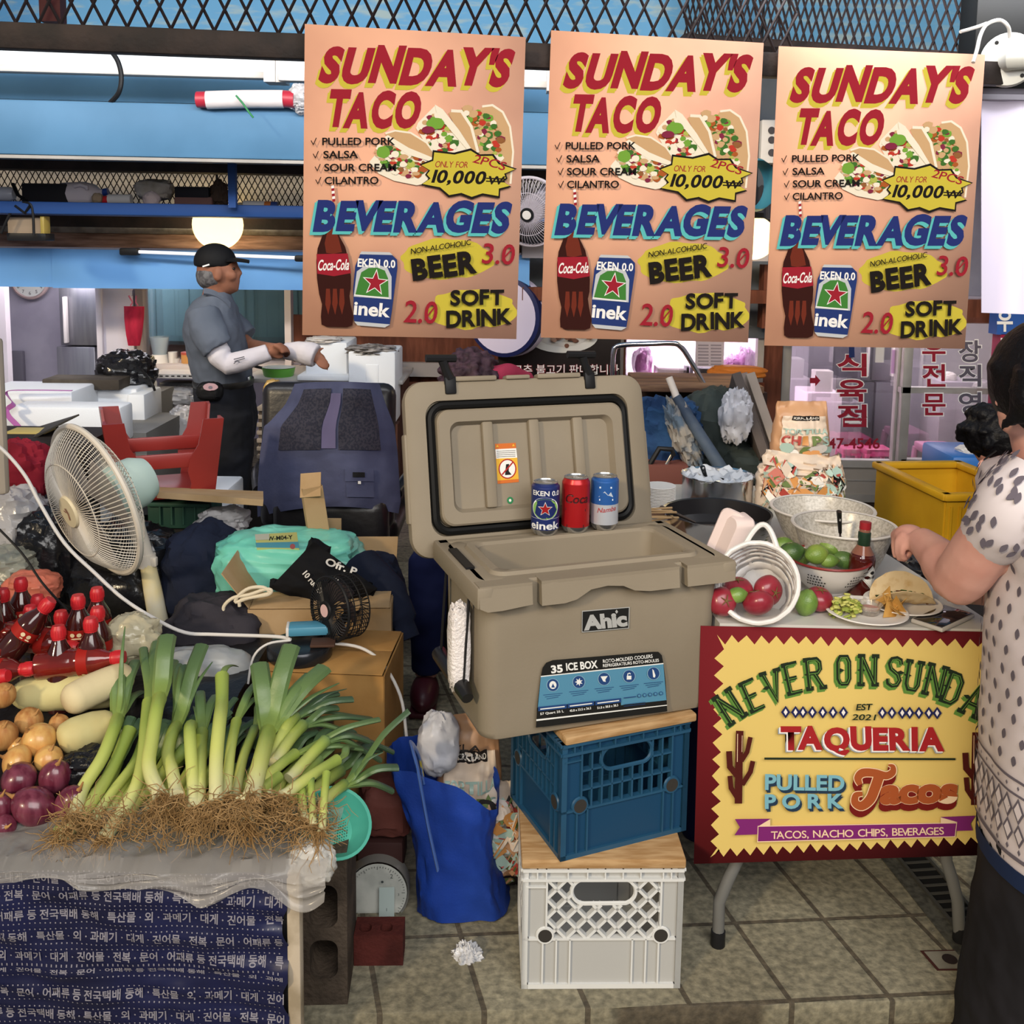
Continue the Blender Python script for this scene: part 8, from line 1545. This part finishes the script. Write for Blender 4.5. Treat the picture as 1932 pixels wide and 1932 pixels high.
# blue shopping bag with plastic and chip bags
sbg = thing('shopping_bag','large blue woven shopping bag slumped between the scale and the crates','bag',onz(880,1745,0)); bgc = onz(872,1735,0)+V((0,0.07,0)); b = B()
def bluebag(u,v):
    a = 2*PI*u; z = 0.006+0.36*v; w = 0.105+0.02*v-0.02*math.sin(PI*v); dd = 0.085; x = w*math.copysign(abs(math.cos(a))**0.6,math.cos(a)); y = dd*math.copysign(abs(math.sin(a))**0.6,math.sin(a)); n_ = 0.016*fbm((math.cos(a)*2,math.sin(a)*2,v*3))+0.008*ridged((math.cos(a)*3+v*2,math.sin(a)*3,v*5))
    dz = -0.11*v*max(0,math.cos(a+0.35))**1.5; return bgc+V((x*(1+n_*6)-0.05*v,y*(1+n_*6),z+dz))
b.sheet(bluebag,60,26,0); b.sheet(lambda u,v: bgc+(bluebag(u,0.0)-bgc)*v,60,3,0); b.build('bag_body',mat('bag_blue','1f3f96',0.5,col2='1a3680',ns=7,bump=0.1,bs=200),sbg)
b = B(); b.tube(smooth([at(826,1640,2.05),at(806,1550,2.05),at(788,1450,2.06),at(776,1405,2.10),at(790,1425,2.14),at(800,1480,2.12)],4),0.011,8,flat=0.3); b.build('handle',mat('strap_blue','4c6cb0',0.4,col2='b0a040',ns=25,contrast=(.6,.64)),sbg)
lump('plastic_bag','white plastic bag poking out of the blue shopping bag','bag',828,1400,2.25,80,120,0.1,mat('white_bag','c9c9d0',0.4,bump=0.3,bs=20),93,0.14,1.6,2.2,0.06)
def art_side(f,W,H): art_top(f,W,H); btext(f,'KLA',-W*.2,W*.1,H*.78,H*.05,4,0.02)
chipbag('tan tortilla chip bag standing in the blue shopping bag',V((at(885,1560,2.28).x,2.28,0.12)),0.155,at(885,1352,2.28).z-0.12,0.08,0.1,art_side,'chip bags by the crates',-0.05,0.05,11)
chipbag('patterned chip bag leaning behind the white crate, right of the blue bag',V((at(938,1690,2.22).x,2.25,0.03)),0.13,0.24,0.07,0.0,art_low,'chip bags by the crates',-0.05,0.1,14)
# ---------------------------------------------------------------- people
tex = bpy.data.textures.new('folds','CLOUDS'); tex.noise_scale = 0.09; tex.noise_depth = 2
tex2 = bpy.data.textures.new('curls','CLOUDS'); tex2.noise_scale = 0.025; tex2.noise_depth = 2
def FOLD(vx,s=0.014,t=tex): return MELT(vx,3)+[('DISPLACE',dict(texture=t,strength=s,mid_level=0.5,texture_coords='GLOBAL'))]
skin = mat('skin_tan','845845',0.55,col2='94644f',ns=14); skin2 = mat('skin_fair','d3a193',0.5,col2='c99284',ns=10); hairb = mat('hair_black','0e0d10',0.5,bump=0.3,bs=120); hairg = mat('hair_grey','6f6d6e',0.7,col2='4a484a',ns=60)
def digit(b,P,r): b.tube(smooth([V(p) for p in P],3),[r*1.05+(r*0.75-r*1.05)*i/(3*(len(P)-1)) for i in range(3*(len(P)-1)+1)],8); b.ell(P[-1],(r*.75,)*3,0,None,8,6); b.ell(P[0],(r*1.1,)*3,0,None,8,6)
# --- man in the cap
MY = 4.42
man = thing('person','man in black cap, grey polo shirt and white arm sleeves pulling one sleeve on','person',(at(420,700,MY).x,MY,0))
def a(x,y,d=0.0): return at(x,y,MY+d)
b = B()
b.ell(a(411,512),(.092,.074,.098)); b.ell(a(428,530),(.055,.058,.062)); b.ell(a(436,541),(.034,.042,.026)); b.ell(a(444,546),(.014,.02,.012))
b.tube([a(446,504),a(450,512),a(453,519)],[.010,.013,.015],8); b.ell(a(448,522),(.014,.018,.009)); b.ell(a(448,530),(.011,.022,.007)); b.ell(a(447,536),(.010,.02,.007)); b.ell(a(441,500),(.016,.05,.010)); b.ell(a(436,520,-.045),(.025,.02,.024)); b.ell(a(436,520,.045),(.025,.02,.024))
for s in (-1,1): b.ell(a(411,517,s*.074),(.020,.011,.032)); b.ell(a(409,523,s*.078),(.012,.008,.014))
b.tube([a(412,535),a(405,560),a(402,582)],[.056,.055,.066],14)
b.loft([(a(402,585),(.07,0,0),(0,.13,0)),(a(406,640),(.10,0,0),(0,.16,0)),(a(416,700),(.10,0,0),(0,.15,0)),(a(424,740),(.105,0,0),(0,.16,0)),(a(430,800),(.09,0,0),(0,.15,0))],16)
for s in (-1,1): b.tube([a(430,780,s*.08),a(432,860,s*.09),(a(430,940,s*.09).x,MY+s*.09,0.42),(a(427,940).x,MY+s*.09,0.1)],[.085,.075,.058,.045],12); b.ell((a(440,940).x,MY+s*.09,0.045),(.11,.042,.035))
# near arm: shoulder, elbow, forearm to the gripping fist
b.tube([a(388,610,-.17),a(404,655,-.21),a(430,688,-.22),a(470,676,-.22),a(505,664,-.20)],[.052,.047,.040,.036,.027],12)
b.tube([a(420,610,.17),a(450,640,.16),a(470,655,.10),a(505,660,-.02),a(560,664,-.12),a(590,672,-.14)],[.05,.045,.04,.034,.028,.025],12)
b.ell(a(519,661,-.19),(.034,.03,.028)); b.ell(a(527,655,-.17),(.024,.03,.02))
for k,(dx,dy) in enumerate(((0,0),(6,3),(11,7),(14,12))): digit(b,[a(519+dx,652+dy,-.22),a(528+dx,650+dy,-.20),a(533+dx*.8,656+dy,-.165),a(528+dx*.7,664+dy*.8,-.13)],.0095)
digit(b,[a(512,668,-.20),a(523,674,-.20),a(533,673,-.19)],.010)
# open far hand
b.ell(a(601,676,-.145),(.030,.018,.024),0)
for p in ([a(606,672,-.15),a(614,680,-.155),a(621,690,-.155)],[a(604,677,-.15),a(611,687,-.16),a(618,697,-.16)],[a(600,680,-.15),a(606,689,-.165),a(613,697,-.17)],[a(596,681,-.15),a(601,688,-.17),a(607,694,-.175)]): digit(b,p,.0078)
digit(b,[a(597,668,-.14),a(603,660,-.14),a(609,657,-.14)],.0085)
b.build('body',skin,man,mods=MELT(.0065,3))
pol = mat('polo_grey','5f6673',0.8,col2='565d6a',ns=4)
b = B(); b.loft([(a(406,552),(.062,0,.01),(0,.066,0)),(a(404,570),(.085,0,0),(0,.10,0)),(a(401,588),(.105,0,0),(0,.165,0)),(a(403,620),(.125,0,0),(0,.19,0)),(a(411,660),(.128,0,0),(0,.185,0)),(a(418,695),(.125,0,0),(0,.18,0)),(a(421,722),(.118,0,0),(0,.175,0))],24)
for s,P in ((-1,((386,592,-.15),(392,625,-.20),(406,650,-.22),(412,658,-.22))),(1,((410,592,.15),(440,620,.18),(462,640,.17)))): b.tube([a(*p) for p in P],[.07,.074,.072,.072][:len(P)],16)
b.build('polo_shirt',pol,man,mods=FOLD(.008,.022))
b = B(); b.sheet(lambda u,v: a(384+48*u,547+10*v+26*u*u,-.085+.02*(1-v)+0.03*u)+V((0,-.0,0)),10,4,0,thick=0.012); b.build('collar',mat('collar_grey','5d6471',0.8),man)
wsl = mat('arm_sleeve','d6d1d6',0.7,col2='cac5cc',ns=8)
b = B(); b.tube([a(404,652,-.21),a(416,672,-.222),a(430,688,-.222),a(470,677,-.222),a(507,664,-.20)],[.053,.052,.047,.043,.036],16); o = b.build('arm_sleeve',wsl,man,mods=FOLD(.006,.012)); o['label'] = 'white sleeve on the near arm'
b = B(); f = Flat(b,lambda x,y,h: a(x,y,-.275-h),0.001); f.stroke([(441,678),(461,673)],1.6,0); f.stroke([(442,682),(462,676)],1.4,0); f.stroke([(441,686),(447,681),(452,683)],1.4,0); b.build('sleeve_logo',mat('logo_grey','4a4a55',0.6),man)
b = B(); b.tube([a(537,662,-.105),a(560,663,-.12),a(585,668,-.14),a(597,672,-.145)],[.036,.044,.054,.050],16); o = b.build('arm_sleeve',wsl,man,mods=FOLD(.006,.012)); o['label'] = 'white sleeve being pulled over the far hand'
tro = mat('trousers_black','17181c',0.85,col2='20222a',ns=5)
b = B(); b.loft([(a(421,716),(.122,0,0),(0,.18,0)),(a(425,745),(.128,0,0),(0,.185,0)),(a(431,790),(.122,0,0),(0,.18,0)),(a(433,830),(.11,0,0),(0,.17,0))],24)
for s in (-1,1): b.tube([a(431,780,s*.075),a(436,860,s*.085),(a(434,930,s*.085).x,MY+s*.09,0.45),(a(430,930).x,MY+s*.09,0.07)],[.105,.098,.085,.075],16)
b.build('trousers',tro,man,mods=FOLD(.009,.02))
for s in (-1,1): b = B(); b.ell((a(438,930).x,MY+s*.09,0.04),(.14,.05,.045)); b.box((a(438,930).x,MY+s*.09,0.01),(.26,.09,.02),0,bev=.008); b.build('shoe',black,man)
b = B(); b.lathe([(.125,-.014),(.128,0),(.125,.014)],32,0,MX.Translation(a(422,720)) @ MX.Diagonal((1.0,1.44,1,1)),cap=False); b.box(a(470,717,-.02),(.01,.04,.034),1,bev=.003); b.build('belt',[mat('belt_black','121212',0.4),steel],man)
vs,fs = bag(a(396,738,-.19),(.052,.04,.038),3,.05,2,3); b = B(); b.add(vs,fs); b.build('waist_pouch',mat('pouch_black','151517',0.5),man); b = B(); f = Flat(b,lambda x,y,h: a(x,y,-.235-h),.001); f.splat(397,730,14,7,0,3); f.ellipse(397,731,4,3,1); b.build('pouch_picture',[mat('picture_pink','b7969c',0.5),mat('picture_grey','77707a',0.5)],man)
b = B(); b.ell(a(407,520),(.086,.078,.062)); b.ell(a(398,524),(.062,.074,.055)); b.build('hair',hairg,man,mods=MELT(.007,2))
capb = mat('cap_black','141416',0.7)
b = B(); b.ell(a(406,494),(.092,.084,.082),0,None,24,14,fn=lambda q: V((q.x,q.y,q.z if q.z > -.25 else -.25))); b.build('cap',capb,man,mods=MELT(.006,2))
b = B(); b.sheet(lambda u,v: a(427+43*v,492+5*v*v-4+6*(2*u-1)**2*(1-.3*v),(u-.5)*.15*(1-.35*v*v)),10,8,0,thick=.006); b.build('cap_brim',capb,man); b = B(); f = Flat(b,lambda x,y,h: a(x,y,-.083-h),.001); f.stroke([(382,503),(395,499)],3,0); b.build('cap_logo',wht,man)
for s in (-1,1): b = B(); b.ell(a(441,507,s*.034),(.008,.010,.006)); b.build('eye',mat('eye_dark','1f1714',0.3),man)
# --- woman in the patterned blouse, standing on the lower ground at the right
WY = 1.80
wo = thing('person','woman with black bobbed hair and patterned white blouse reaching over the taco table','person',(at(1985,1500,WY).x,WY,-0.2))
def w(x,y,d=0.0): return at(x,y,WY+d)
b = B()
b.ell(w(1968,725),(.075,.085,.105)); b.ell(w(1925,765),(.036,.05,.055)); b.ell(w(1912,795),(.024,.03,.025)); b.tube([w(1889,745),w(1884,760),w(1886,766)],[.006,.009,.008],8); b.ell(w(1893,782),(.010,.018,.007)); b.ell(w(1903,742),(.018,.05,.02))
b.tube([w(1955,790),w(1965,850),w(1975,890)],[.05,.048,.06],14)
b.loft([(w(1978,900),(.09,0,0),(0,.15,0)),(w(1985,1050),(.09,0,0),(0,.14,0)),(w(1990,1250),(.075,0,0),(0,.12,0)),(w(1998,1450),(.08,0,0),(0,.12,0))],16)
# near arm: shoulder to elbow to wrist
AR = [w(1935,930,-.05),w(1866,1015,-.01),w(1812,1090,.06),w(1800,1086,.08),w(1770,1050,.16),w(1735,1018,.24)]
b.tube(smooth(AR,3),[.054]*3+[.052]*3+[.050,.049,.048]+[.046]*3+[.040,.036,.032]+[.029],14)
b.ell(w(1716,1012,.27),(.034,.03,.026)); b.ell(w(1704,1014,.29),(.026,.03,.022))
for P in ([(1708,1000,.29),(1696,1008,.31),(1690,1028,.31),(1691,1044,.30)],[(1702,1004,.27),(1690,1014,.28),(1686,1034,.28),(1689,1050,.27)],[(1704,1010,.25),(1694,1022,.25),(1692,1042,.25),(1697,1056,.25)],[(1712,1016,.24),(1704,1030,.235),(1703,1046,.235),(1708,1056,.24)]): digit(b,[w(*p) for p in P],.0085)
digit(b,[w(1722,1024,.25),w(1716,1042,.25),(w(1706,1056,.26))],.0095)
# far forearm
b.tube(smooth([w(1930,1075,.16),w(1885,1105,.20),w(1845,1112,.27),w(1822,1116,.32)],3),[.046,.044,.043,.041,.039,.036,.033,.031,.029,.028],14); b.ell(w(1808,1114,.34),(.034,.026,.022))
for P in ([(1802,1106,.34),(1790,1108,.34),(1784,1116,.33),(1790,1122,.31)],[(1800,1112,.33),(1787,1116,.325),(1783,1123,.31),(1790,1127,.30)],[(1802,1118,.32),(1792,1124,.31),(1790,1130,.295),(1797,1132,.29)],[(1808,1122,.31),(1799,1128,.30),(1799,1133,.29),(1805,1134,.285)]): digit(b,[w(*p) for p in P],.0078)
digit(b,[w(1815,1106,.31),w(1812,1112,.295),w(1806,1116,.285)],.009)
for s in (-1,1): b.tube([w(2010,1590,s*.08),(w(1985,1500).x,WY+s*.08,0.25),(w(1985,1500).x,WY+s*.08,-0.12)],[.07,.06,.045],12); b.ell((w(1950,1500).x,WY+s*.08,-.17),(.11,.04,.03))
b.build('body',skin2,wo,mods=MELT(.0055,4))
b = B(); b.ell(w(1975,715),(.098,.104,.112)); b.ell(w(2000,775),(.085,.10,.085)); b.tube([w(1945,690,-.08),w(1930,740,-.095),w(1918,785,-.085),w(1882,812,-.06)],[.03,.026,.018,.003],10,flat=.5); b.tube([w(1950,700,-.09),w(1945,760,-.10),w(1940,800,-.09)],[.03,.03,.012],10); b.tube([w(1912,690,.0),w(1889,705,.0),w(1884,725,0)],[.04,.03,.012],10,flat=.9); b.ell(w(1905,700,0),(.028,.07,.03)); b.build('hair',hairb,wo,mods=MELT(.006,2))
blo = mat('blouse_white','d9cfd2',0.8,col2='d0c5c9',ns=5)
BR = [(868,1958,50,.06),(890,1962,92,.13),(930,1975,112,.17),(1000,1990,118,.18),(1080,1994,106,.17),(1200,1994,116,.17),(1300,1994,122,.175),(1440,1996,126,.185),(1605,2000,134,.20)]
def blouse(u,v,h=0.0):
    y = 868+(1605-868)*v
    for (ya,ca,ra,da),(yb,cb_,rb_,db) in zip(BR,BR[1:]):
        if y <= yb+.01: k = (y-ya)/(yb-ya); break
    cx,rx,dy = ca+(cb_-ca)*k,ra+(rb_-ra)*k,da+(db-da)*k; an = 2*PI*u; fold = 1+.035*math.sin(an*7+v*3)*max(0,v-.2)+.03*fbm((math.cos(an)*2,math.sin(an)*2,v*6))
    c = w(cx,y); return c+V((math.cos(an)*(rx*.00096*fold+h),math.sin(an)*(dy*fold+h),0))
b = B(); b.sheet(blouse,72,60,0); SLV = smooth([w(1962,905,-.05),w(1922,948,-.05),w(1894,988,-.03),w(1866,1018,.0)],4); b.tube(SLV,[.064]*3+[.068]*3+[.067]*3+[.063,.060,.058,.055],24,cap=False)
leafm = mat('motif_grey','655e68',0.8); rnd = random.Random(4)
def motif(u,v,s,rot):
    P = []; 
    for k in range(12): t = 2*PI*k/12; x,y = s*.62*math.copysign(abs(math.cos(t))**1.4,math.cos(t)),s*1.15*math.copysign(abs(math.sin(t))**1.4,math.sin(t)); P.append((x*math.cos(rot)-y*math.sin(rot),x*math.sin(rot)+y*math.cos(rot)))
    return P
f = Flat(b,lambda u,v,h: blouse(u,v,.005),0)
row = 0
for v in [.05+.052*k for k in range(14)]:
    row += 1
    for k in range(20):
        u = .25+.5*(k+.5*(row % 2))/14+rnd.uniform(-.006,.006)-.05; P = motif(u,v,1,rnd.uniform(-.3,.3)); f.poly([(u+x*.0085,v+y*.0125) for x,y in P],1)
for v0,v1 in ((.765,.772),(.80,.806),(.955,.965)): 
    vs = []; fs = []
    for k in range(61): u = .2+.6*k/60; vs += [(u,v0),(u,v1)]
    f.raw(vs,[(2*k,2*k+2,2*k+3,2*k+1) for k in range(60)],1)
for k in range(26):
    u = .2+.6*k/26
    for vc,s,m in ((.785,.006,0),(.84,.032,0),(.84,.022,1),(.84,.014,0),(.90,.03,0),(.90,.02,1),(.90,.011,0),(.94,.008,0)): f.h += 0; b_off = 0; f.fn = (lambda hh: (lambda uu,vv,h: blouse(uu,vv,.005+hh)))(.0004*(3-s*100 if m or s < .01 else 0)); f.poly([(u-s*.36,vc),(u,vc-s),(u+s*.36,vc),(u,vc+s)],1-m)
for k in range(130):
    i = rnd.randrange(0,len(SLV)-4); p = SLV[i].lerp(SLV[i+1],rnd.random()); t = (SLV[i+1]-SLV[i]).normalized(); an = rnd.uniform(0,PI*2); nx_ = V((0,0,1)).cross(t).normalized(); ny = t.cross(nx_); dr = nx_*math.cos(an)+ny*math.sin(an); rr_ = .071-.012*max(0,i/len(SLV)-.5)*2+.002; q = p+dr*rr_; tt = t.cross(dr)
    b.add([q+t*(y*.010)+tt*(x*.009) for x,y in motif(0,0,1,rnd.uniform(-.5,.5))],[tuple(range(12))],1)
b.build('blouse',[blo,leafm],wo,sharp=60)
b = B(); b.loft([(w(2000,1596),(.135,0,0),(0,.19,0)),(w(2000,1628),(.137,0,0),(0,.192,0))],30,0,False); b.build('hem_band',mat('hem_navy','1c2a4a',0.8),wo)
b = B(); b.loft([(w(2000,1560),(.125,0,0),(0,.18,0)),(w(2000,1640),(.132,0,0),(0,.185,0)),(w(2000,1780),(.155,0,0),(0,.20,0)),(V((w(1998,1900).x,WY,-.0)),(.175,0,0),(0,.22,0)),(V((w(1998,1900).x,WY,-.16)),(.19,0,0),(0,.23,0))],36); b.build('trousers',mat('wide_black','1d1c20',0.85,col2='26252a',ns=6),wo,mods=FOLD(.009,.02))
for s in (-1,1): b = B(); b.ell((w(1950,1500).x,WY+s*.09,-.165),(.12,.045,.036)); b.build('shoe',black,wo)
lump('foil_ball','crumpled beige wrapper held in the woman\'s far hand','wrapper',1827,1124,2.06,34,28,.03,mat('wrapper_beige','b9a48c',0.5,bump=.4,bs=80),95,.2,2.4,2.2,.15)
# --- masked person bending down behind
PY = 3.2
mp = thing('person','person with curly black hair and a black face mask bending down behind the woman','person',(at(1915,1000,PY).x,PY,0))
def p3(x,y,d=0.0): return at(x,y,PY+d)
b = B(); b.ell(p3(1885,830),(.085,.085,.10)); b.ell(p3(1900,855),(.06,.07,.07)); b.ell(p3(1853,878,-.07),(.016,.01,.024)); b.tube([p3(1905,880),p3(1930,920)],[.05,.06],12)
b.loft([(p3(1935,915),(.14,0,0),(0,.10,0)),(p3(1950,1010),(.16,0,0),(0,.11,0)),(V((p3(1950,1100).x,PY,.45)),(.15,0,0),(0,.12,0))],16)
for s in (-1,1): b.tube([V((p3(1950,1100).x+s*.08,PY,.45)),V((p3(1950,1100).x+s*.09,PY-.28,.44)),V((p3(1950,1100).x+s*.09,PY-.28,.05))],[.075,.06,.045],12)
b.build('body',skin2,mp,mods=MELT(.008,4))
b = B(); b.ell(p3(1872,818),(.088,.10,.085)); 
rr2 = random.Random(6)
for k in range(60): t,q = rr2.uniform(0,2*PI),rr2.uniform(.1,1.9); b.ell(p3(1868,818)+V((.085*math.sin(q)*math.cos(t)-.004,.098*math.sin(q)*math.sin(t),.085*math.cos(q))),(.018,.018,.016),0,None,8,6)
b.build('hair',hairb,mp,mods=FOLD(.007,.02,tex2))
b = B(); b.ell(p3(1903,860),(.078,.086,.074)); b.build('face_mask',mat('mask_black','131316',0.7),mp,mods=MELT(.008,2)); b = B(); b.tube([p3(1856,868,-.08),p3(1880,850,-.09)],.003,6); b.build('mask_strap',black,mp)
b = B(); b.loft([(p3(1932,905),(.10,0,0),(0,.09,0)),(p3(1940,940),(.17,0,0),(0,.13,0)),(p3(1950,1020),(.18,0,0),(0,.14,0)),(V((p3(1950,1100).x,PY,.42)),(.17,0,0),(0,.15,0))],20)
for s in (-1,1): b.tube([V((p3(1950,1100).x+s*.08,PY,.46)),V((p3(1950,1100).x+s*.09,PY-.3,.45)),V((p3(1950,1100).x+s*.09,PY-.3,.08))],[.09,.075,.06],12)
b.build('clothes',mat('dark_floral','33263a',0.8,col2='57445c',ns=40),mp,mods=FOLD(.009,.015))
b = B(); b.box((p3(1950,1100).x,PY+.02,.17),(.3,.3,.33),0,bev=.01); tag(b.build('stool',mat('dark_box','2b2826',0.7)),'dark stool the masked person sits on','stool')
# --- seated person hidden behind the cooler
SY_ = 3.55
se = thing('person','seated person behind the cooler, curly hair, pink top and navy trousers partly in view','person',(at(890,900,SY_).x,SY_,0))
def s4(x,y,d=0.0): return at(x,y,SY_+d)
zs_ = .46; cx_ = s4(900,900).x
b = B(); b.ell(s4(888,722),(.085,.09,.105)); b.tube([s4(895,755),s4(905,790)],[.05,.055],12); b.loft([(s4(915,790),(.15,0,0),(0,.09,0)),(s4(905,870),(.16,0,0),(0,.11,0)),(V((cx_,SY_,zs_+.05)),(.15,0,0),(0,.13,0))],16)
xl = at(803,1300,3.24).x
b.tube([V((cx_-.08,SY_,zs_)),V((xl+.01,3.24,zs_)),V((xl,3.25,.08))],[.06,.048,.038],12); b.tube([V((cx_+.08,SY_,zs_)),V((cx_+.1,3.24,zs_)),V((cx_+.1,3.25,.08))],[.075,.06,.045],12)
for sx in (-1,1): b.tube([s4(915+sx*90,800),s4(915+sx*110,880,-.05),s4(915+sx*60,930,-.22)],[.05,.045,.03],12); b.ell(s4(915+sx*50,932,-.26),(.035,.04,.02))
b.build('body',skin2,se,mods=MELT(.008,4))
b = B(); b.ell(s4(886,716),(.10,.105,.10))
for k in range(90): t,q = rr2.uniform(0,2*PI),rr2.uniform(0,1.8); b.ell(s4(886,716)+V((.105*math.sin(q)*math.cos(t),.105*math.sin(q)*math.sin(t),.10*math.cos(q))),(.018,.018,.016),0,None,8,6)
b.build('hair',mat('hair_plum','32232b',0.6,col2='4a3540',ns=50),se,mods=FOLD(.007,.03,tex2))
b = B(); b.loft([(s4(925,770),(.10,0,0),(0,.08,0)),(s4(925,800),(.18,0,0),(0,.12,0)),(s4(910,870),(.18,0,0),(0,.13,0)),(V((cx_,SY_,zs_+.02)),(.17,0,0),(0,.15,0))],20); b.tube([s4(880,742,-.02),s4(925,715,-.02),s4(962,706,-.0),s4(985,716,.03),s4(1000,770,.03)],[.04,.045,.042,.045,.06],12)
for sx in (-1,1): b.tube([s4(915+sx*85,795),s4(915+sx*108,880,-.05),s4(915+sx*75,920,-.17)],[.065,.06,.05],12)
b.build('top',mat('pink_top','b23a58',0.75,col2='9c3049',ns=6),se,mods=FOLD(.009,.016))
ntr = mat('trousers_navy','1a2047',0.8,col2='20274f',ns=6)
b = B(); b.tube([V((cx_-.08,SY_,zs_)),V((xl+.01,3.24,zs_-.0)),V((xl+.006,3.24,.3)),V((xl,3.25,.10))],[.09,.075,.062,.052],16); b.tube([V((cx_+.08,SY_,zs_)),V((cx_+.1,3.24,zs_)),V((cx_+.1,3.25,.10))],[.09,.075,.06],16); b.ell((cx_,SY_,zs_),(.17,.15,.10)); b.build('trousers',ntr,se,mods=FOLD(.009,.016))
for xx_ in (xl,cx_+.1): b = B(); b.ell((xx_,3.2,.045),(.048,.12,.05),fn=lambda q: V((q.x,q.y,max(q.z,-.7)))); b.box((xx_,3.2,.012),(.085,.22,.02),0,bev=.008); b.build('shoe',mat('shoe_maroon','4a1b26',0.4),se)
b = B(); b.box((cx_,SY_+.04,.18),(.3,.26,.355),0,bev=.01); tag(b.build('stool',mat('dark_box','2b2826',0.7)),'dark stool the seated person behind the cooler sits on','stool')
